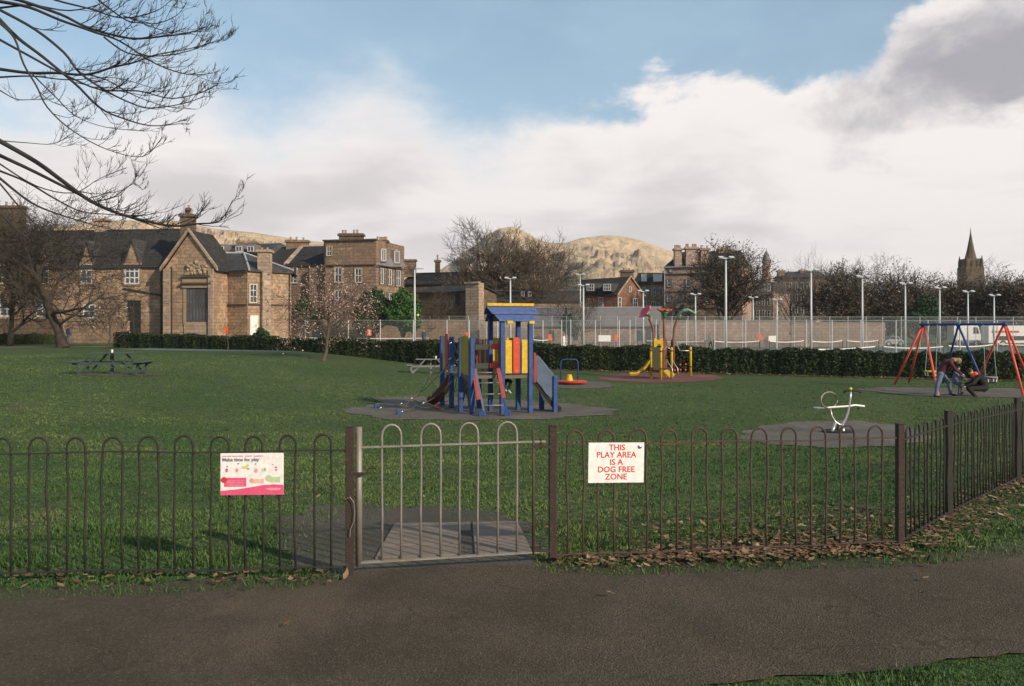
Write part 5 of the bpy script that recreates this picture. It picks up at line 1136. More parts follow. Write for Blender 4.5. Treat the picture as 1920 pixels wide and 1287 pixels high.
gutter(fl_, b, 403, 464, 511, 'dark_trim', 1.6); gutter(fr, b, 464.5, 546, 510.5, 'dark_trim', 1.6)
for fc_, x0, x1 in ((fl_, 403, 463), (fr, 465, 545)): fc_.rect(MB(), x0, 570.5, x1, 573, 0, .14).build('band', 'dark_trim', b)
window(fr, b, 467.5, 533, 481.5, 568, bars=(1, 2)); window(fr, b, 468.5, 591, 484, 636, 'window_white', (0, 0), 'trim_stone', pane='window_white')
fr.rect(MB(), 487, 512, 503, 640, 0, .55).build('buttress', 'stone_pale', b); chimney(b, 485, 508, 470, 515, 98.6, 'stone_pale', (491, 501), 4, 1.0); pipe(fr, b, 542, 512, 636)
# --- terrace behind with dormers
b = empty('dormer_terrace', ray(430, 620, 128), 'distant terrace roof with pale dormer windows peeping over the slate roofs', 'building'); b.location.z = -.7
P, bk, z1 = walls(b, [(372, 130), (500, 126)], 9, 478, 'stone_brown'); f = Fac((372, 130), (500, 126)); gable_roof(b, P[0], P[-1], bk, z1, CH+(HZ-458)*132/F, 'slate', hipA=1, hipB=1)
for (x0, x1) in ((392, 403), (409, 420), (442, 454), (464, 476)):
    MB().box(f.pt((x0+x1)/2, 466, -.9), ((x1-x0)*.085, 2.6, 1.1)).build('dormer', 'slate_pale', b); window(Fac((372, 128.6), (500, 124.6)), b, x0, 462, x1, 472, bars=(1, 0), surround=None)
chimney(b, 446, 482, 455, 464, 131, 'stone_brown', (450, 458, 470), 3)
# --- central tenement with mansard
b = empty('stone_tenement', ray(640, 640, 110), 'large brown stone tenement with broad chimney stack and mansard end, left of centre', 'building'); b.location.z = -.6
P, bk, z1 = walls(b, [(498, 114), (607, 112)], 9, 497, 'stone_brown'); f = Fac((498, 114), (607, 112)); gable_roof(b, P[0], P[-1], bk, z1, CH+(HZ-463)*118/F, 'slate_dark', hipA=.01)
window(f, b, 543, 501, 557, 531, bars=(1, 1)); window(f, b, 588, 502, 600, 530, bars=(1, 1)); gutter(f, b, 498, 607, 498.5)
chimney(b, 538, 578, 452, 470, 118, 'stone_brown', (545, 556, 569), 6, 1.0)
p0 = f.pt(534, 497, .28); p1 = ray(562, 464, 117.6); MB().slab([p0, p1, p1+Vector((.5, 0, 0)), p0+Vector((.6, 0, 0))], (0, 0, .22)).build('coping', 'stone_pale', b)
P, bk, z1 = walls(b, [(607, 110.5), (705, 109)], 10, 451, 'stone_brown', name='centre_wall'); f = Fac((607, 110.5), (705, 109))
f.rect(MB(), 606, 449, 706, 452, -.4, .65).build('parapet', 'dark_trim', b); gutter(f, b, 607, 705, 497, 'dark_trim', 1.8, .22); chimney(b, 637, 681, 440, 452, 110.3, 'stone_dark', (643, 648, 664, 670), 8, 1.1)
window(f, b, 613, 463, 622, 480, bars=(1, 1)); window(f, b, 628, 502, 641, 530, bars=(1, 1)); window(f, b, 666, 504, 678, 530, bars=(1, 1)); pipe(f, b, 609.5, 452, 600)
for y0 in (545, 585): window(f, b, 628, y0, 641, y0+26, bars=(1, 1))
P, bk, z1 = walls(b, [(705, 109), (758, 117)], 9, 500, 'stone_brown', name='end_wall'); f = Fac((705, 109), (758, 117))
q = [f.pt(705, 500, .2), f.pt(760, 500.5, .2), f.pt(753, 465, -1.2), f.pt(707, 457, -1.2)]; MB().slab(q, tuple(-f.n*6)).build('mansard', 'slate_pale', b); f.rect(MB(), 706, 463.5, 753, 466, -1.0, .5).build('parapet', 'lead', b)
gutter(f, b, 705.5, 759, 501.5)
for (x0, x1, y0) in ((714, 723, 467), (739, 748, 471)):
    MB().slab([f.pt(x0-1, y0-2, .15), f.pt(x1+1, y0-2, .15), f.pt(x1+1, y0+25, .15), f.pt(x0-1, y0+25, .15)], tuple(-f.n*1.6)).build('dormer', 'slate_pale', b); f2 = Fac((705, 108.8), (758, 116.8)); window(f2, b, x0, y0, x1, y0+22, bars=(1, 1), surround=None)
for (x0, x1, y0) in ((711.5, 718.5, 503), (726, 733.5, 505), (741.5, 750, 507)): window(f, b, x0, y0, x1, y0+30, bars=(1, 1), surround='dark_trim')
for (x0, x1, y0) in ((711.5, 718.5, 548), (726, 733.5, 550), (741.5, 750, 552)): window(f, b, x0, y0, x1, y0+30, bars=(1, 1), surround='dark_trim')
chimney(b, 704, 727, 452, 466, 113, 'stone_dark', (708, 713, 717, 721, 724), 7, 1.0)
# --- dark roofs between tenement and tree
b = empty('long_dark_house', ray(820, 640, 130), 'long low dark-roofed house behind the mesh fence, left of the big bare tree', 'building'); b.location.z = -.7
P, bk, z1 = walls(b, [(752, 132), (905, 128)], 9, 533, 'stone_dark'); f = Fac((752, 132), (905, 128)); gable_roof(b, P[0], P[-1], bk, z1, CH+(HZ-512)*135/F, 'slate_dark', gm='stone_dark', lead='dark_trim')
chimney(b, 758, 780, 488, 520, 134, 'stone_brown', (), 3); chimney(b, 816, 825, 489, 520, 135, 'stone_brown', (820.5,), 10, .7)
for x0 in (790, 812, 836, 860): window(f, b, x0, 545, x0+9, 563, bars=(1, 1), surround=None)
b = empty('dark_side_house', ray(835, 640, 116), 'dark stone house wall under the bare tree', 'building'); b.location.z = -.7
P, bk, z1 = walls(b, [(785, 118), (873, 114)], 7, 549, 'stone_dark'); f = Fac((785, 118), (873, 114)); gable_roof(b, P[0], P[-1], bk, z1, CH+(HZ-536)*119/F, 'slate_dark', gm='stone_dark', lead=None)  # wall and gables use the dark stone
f.rect(MB(), 854, 551, 862, 574, 0, .05).build('opening', 'door_dark', b); f.rect(MB(), 800, 590, 812, 606, 0, .05).build('opening', 'door_dark', b)
b = empty('sunlit_gable_end', ray(885, 640, 112), 'narrow tall stone end wall, coloured pale as if sunlit, left of the blue tower roof', 'building'); b.location.z = -.7
P, bk, z1 = walls(b, [(873, 113), (897.5, 112)], 1.2, 531, 'stone_pale'); f = Fac((873, 113), (897.5, 112)); f.rect(MB(), 872, 528.5, 898.5, 532, -.3, .5).build('coping', 'stone_pale', b)  # sunlight on this end face is put into the paler stone colour
b = empty('grey_back_house', ray(950, 640, 122), 'low grey house with slate roof mostly hidden behind the big bare trees', 'building'); b.location.z = -.7
P, bk, z1 = walls(b, [(898, 122), (1090, 120)], 8, 565, 'stone_pink'); f = Fac((898, 122), (1090, 120)); gable_roof(b, P[0], P[-1], bk, z1, CH+(HZ-545)*125/F, 'slate', gm='stone_pink')
for x0 in (977, 990, 915, 935): window(f, b, x0, 568 if x0 < 940 else 547, x0+7, 579 if x0 < 940 else 556, bars=(1, 0), surround=None)
# --- red-brick house with white dormers
b = empty('brick_house', ray(1150, 640, 124), 'red brick house with two white dormers and a pointed gable facing right', 'building'); b.location.z = -.7
P, bk, z1 = walls(b, [(1088, 125), (1157, 122), (1207, 126)], 8, 554, 'red_brick'); f = Fac((1088, 125), (1157, 122)); f2 = Fac((1157, 122), (1207, 126))
ra, rb2 = ray(1088, 527, 129), ray(1182, 520, 127)
MB().slab([f2.pt(1157.5, 554, .02), f2.pt(1206.5, 556, .02), f2.pt(1181, 522, .02)], tuple(-f2.n*.5)).build('gable', 'red_brick', b)
MB().slab([f.pt(1086, 555, .3), f.pt(1157, 555, .5), f2.pt(1181, 521, .1), ra], (0, 0, .16)).build('roof', 'slate_dark', b)
MB().slab([f2.pt(1208, 557, .1), f2.pt(1181, 521, .1), ra, Vector((ra.x, 134, z1))], (0, 0, .16)).build('roof', 'slate_dark', b)
for e0 in ((1156, 555), (1208, 557)): q = [f2.pt(*e0, .1), f2.pt(1181, 520, .1), f2.pt(1181, 517, .1), f2.pt(e0[0], e0[1]-3, .1)]; MB().slab(q, tuple(f2.n*.15)).build('coping', 'stone_pale', b)
for x0 in (1100, 1131.5):
    fd = Fac((1088, 124), (1157, 121)); MB().slab([fd.pt(x0-1, 531, 0), fd.pt(x0+15, 531, 0), fd.pt(x0+15, 547, 0), fd.pt(x0-1, 547, 0)], tuple(-f.n*2.5)).build('dormer', 'slate', b); window(fd, b, x0, 532.5, x0+14, 545.5, bars=(2, 1), surround=None, fw=1.3)
window(f, b, 1123, 558, 1131, 577, bars=(1, 1), surround=None); window(f, b, 1100, 560, 1107, 577, bars=(1, 1), surround=None); window(f2, b, 1159, 558, 1164.5, 576, bars=(0, 1), surround=None); window(f2, b, 1179, 538, 1183, 548, bars=(0, 0), surround='trim_stone'); window(f2, b, 1187, 560, 1195, 576, bars=(1, 1), surround=None)
f2.rect(MB(), 1157, 556, 1158.2, 600, 0, .1).build('quoins', 'trim_stone', b); chimney(b, 1164, 1187, 508, 530, 128, 'stone_dark', (1170, 1180), 4)
# --- stone terrace with mansard and white dormers behind
b = empty('mansard_terrace', ray(1215, 620, 138), 'stone terrace with white dormers between the brick house and the chimneyed tenement', 'building'); b.location.z = -.7
P, bk, z1 = walls(b, [(1186, 139), (1248, 136)], 9, 532, 'stone_warm'); f = Fac((1186, 139), (1248, 136))
MB().slab([f.pt(1186, 532, .2), f.pt(1250, 532, .2), f.pt(1250, 511, -1.5), f.pt(1190, 511, -1.5)], tuple(-f.n*6)).build('mansard', 'slate_dark', b); gutter(f, b, 1186, 1248, 533)
for (x0, x1) in ((1203, 1213), (1225, 1242)): window(Fac((1186, 138.3), (1248, 135.3)), b, x0, 514, x1, 528, bars=(1 if x0 < 1210 else 2, 0), surround=None, pane='window_white', fw=1.2)
for x0 in (1205, 1222, 1236): window(f, b, x0, 540, x0+7, 556, bars=(1, 1), surround=None); window(f, b, x0, 566, x0+7, 580, bars=(1, 1), surround=None)
# --- slate-roofed shed below
b = empty('low_slate_shed', ray(1120, 640, 112), 'long low building with grey slate roof along the tennis courts, below the brick house', 'building'); b.location.z = -.7
P, bk, z1 = walls(b, [(1000, 113), (1235, 110)], 7, 611, 'stone_pink'); f = Fac((1000, 113), (1235, 110)); gable_roof(b, P[0], P[-1], bk, z1, CH+(HZ-577)*115/F, 'slate_pale', gm='stone_pink', lead=True)
for x0 in (1030, 1075, 1195): f.rect(MB(), x0, 620, x0+9, 639, 0, .05).build('door', 'table_green', b)
# --- tall tenement
b = empty('chimneyed_tenement', ray(1300, 640, 128), 'tall pale stone tenement with three big wallhead chimneys beside the dark leafy tree', 'building'); b.location.z = -.7
P, bk, z1 = walls(b, [(1246, 129), (1392, 125)], 10, 500, 'stone_pink'); f = Fac((1246, 129), (1392, 125)); z1 = f.pt(1300, 500).z; gable_roof(b, P[0], P[-1], bk, z1, CH+(HZ-474)*133/F, 'slate_dark', hipA=1.3, hipB=1.0, over=.1, lead='dark_trim')
for y in (513, 545.5, 577): gutter(f, b, 1246, 1392, y, 'dark_trim' if y < 520 else 'trim_stone', 1.5, .18)
gutter(f, b, 1245, 1393, 500, 'lead', 1.3, .3)
chimney(b, 1264, 1277, 467, 503, 129.0, 'stone_pink', (1266, 1269, 1272, 1275), 6, 1.1); chimney(b, 1285, 1308, 465, 503, 128.6, 'stone_pink', (1287, 1290, 1299, 1302, 1305), 6, 1.1); chimney(b, 1313, 1328, 467, 503, 128.2, 'stone_pink', (1315, 1326), 6, 1.1)
chimney(b, 1347, 1371, 468, 490, 131, 'stone_pink', (1349, 1353, 1357, 1361, 1365, 1369), 5, 1.1)
for (x0, y0, w_, h_) in ((1286.5, 524, 8, 14), (1251, 524, 7, 14), (1287, 554, 8, 12), (1251, 554, 7, 12), (1322, 524, 8, 14), (1322, 554, 8, 12), (1360, 524, 8, 14), (1288, 587, 8, 14), (1256, 504.5, 5, 6)): window(f, b, x0, y0, x0+w_, y0+h_, bars=(0, 1), surround='red_brick')
pipe(f, b, 1246.5, 500, 636, 'lead')
# --- terrace right of the leafy tree, turret, far stone blocks
b = empty('white_dormer_terrace', ray(1420, 640, 142), 'stone terrace with a row of five white dormers right of the dark leafy tree', 'building'); b.location.z = -.7
P, bk, z1 = walls(b, [(1385, 143), (1450, 140)], 9, 551, 'stone_pink'); f = Fac((1385, 143), (1450, 140))
MB().slab([f.pt(1385, 551, .2), f.pt(1450, 551, .2), f.pt(1447, 528, -1.5), f.pt(1388, 528, -1.5)], tuple(-f.n*6)).build('mansard', 'slate', b); gutter(f, b, 1385, 1450, 551, 'lead')
for k in range(5): window(Fac((1385, 142.3), (1450, 139.3)), b, 1398+10*k, 532, 1405+10*k, 547, bars=(1, 0), surround=None, fw=1.3)
for k in range(5):
    for y0 in (560, 582, 604): window(f, b, 1399+10*k, y0, 1404+10*k, y0+13, bars=(0, 1), surround=None)
b = empty('round_turret', ray(1437, 640, 190), 'slim round turret with a pointed cap rising beyond the white dormer terrace', 'tower'); b.location.z = -.7
c = ray(1437, 500, 190); zt_ = lambda y: CH+(HZ-y)*190/F
MB().lathe((c.x, 190, 0), [(1.0, -1), (1.0, zt_(520)), (1.25, zt_(519)), (0.85, zt_(516)), (0.80, zt_(494)), (1.0, zt_(493)), (1.0, zt_(491))], 14).build('drum', 'stone_pink', b, smooth=False); MB().lathe((c.x, 190, 0), [(0.9, zt_(491)), (0.78, zt_(484)), (0.35, zt_(474)), (0.06, zt_(470)), (0.04, zt_(465))], 14).build('spire', 'slate_pale', b, smooth=True)
b = empty('far_stone_block', ray(1500, 640, 165), 'far plain stone block with crow of chimneys behind the pinkish bare trees', 'building'); b.location.z = -.7
P, bk, z1 = walls(b, [(1452, 166), (1530, 162)], 10, 522, 'stone_pink'); f = Fac((1452, 166), (1530, 162)); gable_roof(b, P[0], P[-1], bk, z1, CH+(HZ-511)*170/F, 'slate', hipA=1, hipB=1)
for k in range(6):
    for y0 in (530, 552, 575): window(f, b, 1458+11*k, y0, 1463+11*k, y0+13, bars=(0, 1), surround=None)
chimney(b, 1458, 1470, 508, 522, 168, 'stone_pink', (1461, 1467), 3); chimney(b, 1500, 1514, 507, 522, 168, 'stone_pink', (1503, 1510), 3)
# --- church
b = empty('church', ray(1820, 640, 230), 'dark church tower with a tall slender spire rising over the right-hand trees', 'church'); b.location.z = -.7
zc = lambda y: CH+(HZ-y)*230/F; c = ray(1820, 500, 230); s_ = 230/F
MB().box((c.x, 230, (zc(502)+zc(620))/2), (34*s_, 34*s_, zc(502)-zc(620))).build('tower', 'stone_dark', b)
MB().box((c.x, 230, zc(494)), (27*s_, 27*s_, zc(486)-zc(502.2))).build('belfry', 'stone_dark', b)
MB().lathe((c.x, 230, 0), [(11.5*s_, zc(488)), (7.0*s_, zc(470)), (3.2*s_, zc(450)), (1.2*s_, zc(438)), (0.05, zc(428))], 8).build('spire', 'stone_dark', b)
for sx_ in (-1, 1):
    for sy_ in (-1, 1): MB().lathe((c.x+sx_*14*s_, 230+sy_*14*s_, 0), [(2.6*s_, zc(530)), (2.6*s_, zc(492)), (0.05, zc(480))], 8).build('pinnacle', 'stone_dark', b)
for k in (-1, 1): MB().box((c.x+k*5*s_, 230-13.6*s_, zc(495)), (3.2*s_, .2, 10*s_)).build('louvre', 'door_dark', b)
MB().slab([(c.x-60*s_, 236, zc(572)), (c.x+10*s_, 236, zc(572)), (c.x+10*s_, 242, zc(545)), (c.x-60*s_, 242, zc(545))], (0, 1, -.2)).build('nave_roof', 'slate_dark', b); MB().box((c.x-25*s_, 242, zc(600)), (70*s_, 12, 2*(zc(572)-zc(600)))).build('nave', 'stone_dark', b)

# --- boundary walls
def wall_run(label, A, B, y0, y1, m, th=0.4, cap='trim_stone'):
    fA = Fac(A, B); a, b_ = fA.A, fA.B; r_ = empty('stone_wall', (a.x, a.y, -.7), label, 'wall', 'stone walls round the park'); za, zb_ = fA.pt(A[0], y0).z, fA.pt(B[0], y1).z
    MB().slab([(a.x, a.y, -1.2), (b_.x, b_.y, -1.2), (b_.x, b_.y, zb_), (a.x, a.y, za)], tuple(-fA.n*th)).build('masonry', m, r_)
    MB().slab([Vector((a.x, a.y, za))+fA.n*.05, Vector((b_.x, b_.y, zb_))+fA.n*.05, Vector((b_.x, b_.y, zb_+.12))+fA.n*.05, Vector((a.x, a.y, za+.12))+fA.n*.05], tuple(-fA.n*(th+.1))).build('coping', cap, r_)
wall_run('dark stone wall at the far left edge above the low hedge', (-160, 92), (114, 91), 598, 598, 'stone_dark')
wall_run('low warm stone wall in front of the school range left of its door', (126, 92), (238, 90), 602, 604, 'stone_warm')
wall_run('long pink stone wall along the back of the courts behind the flowers', (1236, 109), (1480, 107), 603, 603, 'stone_pink')
wall_run('pink stone wall continuing behind the right-hand bare trees', (1484, 110), (1660, 108), 606, 607, 'stone_pink')
wall_run('brown stone wall behind the fence under the dark house', (606, 110), (872, 108.5), 600, 602, 'stone_brown')  # masonry in the brown stone
wall_run('low stone wall at the foot of the grey back house', (899, 110), (1000, 110), 601, 603, 'stone_pale')

# ---------------------------------------------------------------- TREES
def grow_tree(seed, levels=4, kids=(7, 6, 5, 5), ang=(28, 52), up=0.10, wob_=0.16, ratio=0.66, trunk=0.30, rad=0.32, tip=0.010, spread0=1.0):
    r = random.Random(seed); segs = []; tips = []
    def br(p, d, L, rr, lev):
        n = 5 if lev < 2 else (4 if lev < levels else 3); pts = [p.copy()]; dirs = [d.copy()]
        for k in range(n):
            d = (d+Vector((r.gauss(0, wob_), r.gauss(0, wob_), r.gauss(0, wob_)+up*(1 if lev else 0.3)))).normalized(); p = p+d*(L/n); pts.append(p.copy()); dirs.append(d.copy())
        r1 = rr*(0.55 if lev == 0 else 0.30); rs = [rr+(r1-rr)*k/n for k in range(n+1)]
        if lev == 0: rs[0] *= 1.35
        segs.append((lev, pts, rs))
        if lev == levels: tips.extend(pts[1:]); return
        K = kids[min(lev, len(kids)-1)]; az0 = r.uniform(0, 6.28)
        for c in range(K):
            t = (trunk+0.70*(c+1)/K) if lev == 0 else (0.22+0.78*(c+r.uniform(.3, 1))/K); t = min(t, 1.0); i = min(int(t*n), n-1); f = t*n-i
            q = pts[i].lerp(pts[i+1], f); dd_ = dirs[i+1]; a = R(r.uniform(*ang))*(1.0 if lev else spread0*(1.25-0.5*t)); az_ = az0+c*2.4+r.uniform(-.5, .5)
            x = dd_.orthogonal().normalized(); y = dd_.cross(x); nd = (dd_*math.cos(a)+(x*math.cos(az_)+y*math.sin(az_))*math.sin(a)).normalized()
            br(q, nd, L*(ratio if lev else 0.62)*r.uniform(.75, 1.15), max(tip, rs[i]*r.uniform(.45, .62)), lev+1)
    br(Vector((0, 0, 0)), Vector((0, 0, 1)), 10, rad, 0)
    return segs, tips
def plant_tree(name, label, px, Y, ptop, wpx, seed, bark='bark', group='bare trees round the park', cat='tree', leafkind=None, leafn=0, leafsz=0.2, thick=1.0, mid=None, base=None, trunk_split=1, **kw):
    segs, tips = grow_tree(seed, **kw)
    P = np.array([p for _, pts, _ in segs for p in pts]); H = CH+(HZ-ptop)*Y/F; b0 = onground(px, Y); H -= b0.z; Wd = wpx*Y/F
    q_ = np.percentile(P, [2.5, 97.5], axis=0); sz_ = H/np.percentile(P[:, 2], 99.4); c_ = (q_[0, 0]+q_[1, 0])/2; sxy = Wd*0.96/(q_[1, 0]-q_[0, 0])
    shift = ((mid-px)*Y/F if mid is not None else 0.0)
    def tr(p): hh = min(1, max(0, p.z/ (P[:, 2].max()*0.45))); return Vector((b0.x+(p.x-c_*hh)*sxy+shift*hh, b0.y+p.y*sxy, b0.z-0.05+p.z*sz_))
    root = empty(name, b0, label, cat, group); T1, T2 = MB(), MB()
    for lev, pts, rs in segs:
        k = thick*sxy if lev else thick*sxy*1.1
        (T1 if lev < trunk_split+0 else T2).tube([tr(p) for p in pts], [max(r_*k, 0.008) for r_ in rs], 8 if lev == 0 else (5 if lev == 1 else 3), cap=False)
    T1.build('trunk', bark, root, smooth=True); T2.build('crown', bark, root)
    if leafkind:
        rs_ = np.random.RandomState(seed); tp = np.array([tr(p) for p in tips]); i = rs_.randint(0, len(tp), leafn); pos = tp[i]+rs_.normal(0, leafsz*1.4, (leafn, 3)); V_, F_ = leaves(pos, np.tile([0, -0.3, 1.0], (leafn, 1)), leafsz, 1.3, 1.0, rs_)
        raw('foliage' if 'leaf' in leafkind else 'blossom', V_, F_, leafkind, root)
    return root
D4 = dict(levels=4, kids=(8, 6, 5, 5))
plant_tree('bare_tree', 'large spreading dark bare tree in front of the left school range', 118, 72, 372, 290, 11, 'bark_dark', levels=5, kids=(11, 6, 5, 4, 4), mid=90, thick=1.3, up=.05, ang=(30, 62), trunk=.2, tip=.016)
plant_tree('bare_tree', 'second dark bare tree at the left edge crossing the big chimney', 18, 78, 392, 170, 15, 'bark_dark', levels=5, kids=(11, 6, 5, 4, 3), thick=1.3, up=.05, ang=(30, 60), trunk=.12, tip=.024)
plant_tree('blossom_sapling', 'thin young tree with sparse pale blossom on the left lawn', 196, 44, 545, 95, 12, 'bark_dark', levels=3, kids=(7, 5, 4), leafkind='blossom', leafn=160, leafsz=.055, rad=.13, tip=.006, thick=1.6)
plant_tree('cherry_tree', 'round pink-blossoming cherry tree with slim trunk in front of the hedge', 605, 50, 500, 185, 13, 'bark', levels=4, kids=(9, 6, 5, 3), leafkind='blossom', leafn=4200, leafsz=.07, rad=.2, tip=.006, trunk=.28, up=.03, ang=(35, 65), thick=1.3)
plant_tree('sapling', 'bare sapling stem in front of the hedge left of the cherry tree', 425, 62, 596, 34, 14, 'bark', levels=2, kids=(6, 4), rad=.1, tip=.008, thick=2.2)
plant_tree('bare_tree', 'great wide-spreading bare tree behind the tower, left of the hill summit', 922, 128, 424, 168, 21, 'bark', levels=5, kids=(10, 6, 5, 5, 4), mid=930, ang=(20, 46), up=.07, trunk=.12, tip=.020, thick=1.45)
plant_tree('bare_tree', 'dense round bare tree right of the widest one, reaching over the tower roof', 1030, 124, 448, 140, 22, 'bark', levels=5, kids=(10, 6, 5, 5, 4), mid=1026, ang=(22, 50), up=.05, trunk=.1, tip=.020, thick=1.45)
plant_tree('bare_tree', 'slender bare tree in front of the dark side house', 822, 110, 538, 60, 23, 'bark', levels=4, kids=(7, 5, 4, 4), tip=.02)
plant_tree('bare_tree', 'slim bare tree left of the brick house between two floodlights', 1097, 104, 558, 62, 24, 'bark', levels=4, kids=(7, 5, 4, 4), tip=.02, trunk=.25)
plant_tree('bare_tree', 'small bare tree against the tall tenement wall above the red flower', 1262, 120, 515, 92, 25, 'bark', levels=4, kids=(8, 5, 5, 4), tip=.02, trunk=.2, mid=1266)
plant_tree('leafy_tree', 'dark dense tree hiding the right part of the chimneyed tenement', 1362, 118, 462, 132, 26, 'bark_dark', levels=4, kids=(10, 6, 5, 5), leafkind='brown_leaf', leafn=6500, leafsz=.17, tip=.035, trunk=.12, mid=1364, thick=1.5)
plant_tree('bare_tree', 'feathery bare tree just beyond the dark leafy one', 1400, 136, 482, 62, 27, 'bark_pale', levels=4, kids=(8, 5, 5, 5), tip=.022, mid=1398)
plant_tree('bare_tree', 'pinkish twiggy tree in front of the far stone block', 1490, 118, 505, 110, 28, 'bark_pale', levels=4, kids=(9, 6, 5, 5), tip=.024, trunk=.15)
plant_tree('bare_tree', 'big gnarled dark tree between two tall floodlights', 1563, 116, 498, 112, 29, 'bark_dark', levels=4, kids=(9, 7, 6, 5), leafkind='brown_leaf', leafn=4200, leafsz=.17, tip=.036, thick=1.6, trunk=.15, mid=1568)
plant_tree('bare_tree', 'tall feathery bare tree rising above the gnarled dark one', 1545, 150, 470, 80, 30, 'bark_pale', levels=4, kids=(8, 5, 5, 5), tip=.024)
plant_tree('bare_tree', 'wide airy bare tree behind the right-hand tall floodlight', 1622, 134, 480, 150, 31, 'bark', levels=5, kids=(8, 5, 5, 4, 4), tip=.022, trunk=.15)
mass = [(1668, 122, 520, 120, 41), (1722, 124, 510, 90, 42), (1762, 128, 520, 100, 43), (1800, 126, 526, 96, 44), (1842, 128, 528, 100, 45), (1888, 124, 520, 110, 46), (1935, 122, 512, 120, 47), (1600, 124, 530, 110, 48)]
lab = ['brown twiggy tree between the third and fourth tall floodlights', 'brown pointed tree above the left swing leg', 'brown twiggy tree above the middle of the swing', 'brown twiggy tree just left of the church tower', 'brown twiggy tree just right of the church tower', 'brown twiggy tree over the right end of the swing', 'tall brown tree at the right edge of the photo', 'low brown tree behind the wide airy tree']
for (px, Y, pt, w_, sd), l_ in zip(mass, lab):
    plant_tree('brown_tree', l_, px, Y, pt, w_, sd, 'bark_dark', levels=4, kids=(12, 8, 6, 4), leafkind='brown_leaf', leafn=5200, leafsz=.20, tip=.04, trunk=.02, thick=1.5, group='brown twiggy trees beyond the swings')
plant_tree('bare_tree', 'pale feathery bare tree on the skyline left of the spire', 1772, 170, 508, 80, 51, 'bark_pale', levels=4, kids=(8, 5, 5, 5), tip=.026)
plant_tree('bare_tree', 'pale feathery bare tree on the skyline right of the spire', 1885, 170, 490, 120, 52, 'bark_pale', levels=4, kids=(9, 5, 5, 5), tip=.026)
plant_tree('bare_tree', 'rusty twiggy bare tree at the right foot of the dense round tree', 1058, 114, 515, 84, 53, 'bark', levels=4, kids=(9, 5, 5, 5), tip=.022, trunk=.1)
def shrub(name, label, blobs, n, m, sz, seed, group=None):
    r_ = np.random.RandomState(seed); P, N = [], []; c0 = ray(*blobs[0][:3]); root = empty(name, (c0.x, c0.y, g(c0.x, c0.y)), label, 'shrub', group); tot = sum(b_[3]**2 for b_ in blobs)
    for (px, py, Y, rp, fl_) in blobs:
        c = np.array(ray(px, py, Y)); R_ = rp*Y/F; k = int(n*rp*rp/tot); d = r_.normal(0, 1, (k, 3)); d /= np.linalg.norm(d, axis=1)[:, None]; rr = R_*(0.72+0.33*r_.rand(k))*(1+0.16*np.sin(d[:, 0]*7+seed)*np.cos(d[:, 2]*6+seed*2)); P.append(c+d*rr[:, None]*np.array([1, 1, fl_])); N.append(d)
    P = np.concatenate(P); N = np.concatenate(N); V_, F_ = leaves(P, N, sz, 1.4, .7, r_); raw('foliage', V_, F_, m, root)
    st = MB()
    for (px, py, Y, rp, fl_) in blobs: c = ray(px, py, Y); st.tube([(c0.x, c0.y, g(c0.x, c0.y)), ((c.x+c0.x)/2, c.y, c.z-rp*Y/F*.7), (c.x, c.y, c.z)], [.09, .07, .03], 6); st.ball(c, rp*Y/F*.62, 8, 6)
    st.build('stem', 'bark_dark', root); return root
shrub('evergreen_shrub', 'broad dark blue-green evergreen shrub in front of the tenement', [(700, 570, 104, 26, 1.1), (682, 590, 104, 22, .9), (718, 585, 104, 24, 1.0), (690, 610, 104, 26, .8)], 7000, 'ever_leaf', .22, 61)
shrub('evergreen_shrub', 'brighter green evergreen shrub left of the tall side-arm lamp pole', [(755, 568, 103, 24, 1.1), (772, 580, 103, 20, 1.0), (742, 590, 103, 24, .9), (766, 604, 103, 24, .8)], 6500, 'bright_leaf', .22, 62)
shrub('evergreen_shrub', 'small dark bush by the white door of the corner house', [(488, 622, 92, 8, 1.0), (497, 627, 92, 8, .8), (480, 629, 92, 7, .7)], 900, 'ever_leaf', .14, 63)
shrub('evergreen_shrub', 'dark green bush against the mesh fence below the cherry crown', [(570, 575, 107, 16, 1.0), (560, 590, 107, 18, .9), (585, 592, 107, 16, .8)], 2600, 'ever_leaf', .2, 64)
shrub('evergreen_shrub', 'pale grey-green bush beyond the fence right of the tower', [(1066, 608, 109, 15, 1.2), (1072, 620, 109, 13, .9)], 1600, 'ever_leaf', .2, 65)
shrub('evergreen_shrub', 'dark conifer-like bush between the bare trees above the swings', [(1740, 585, 112, 26, 1.1), (1725, 600, 112, 24, .9)], 3600, 'ever_leaf', .26, 66)

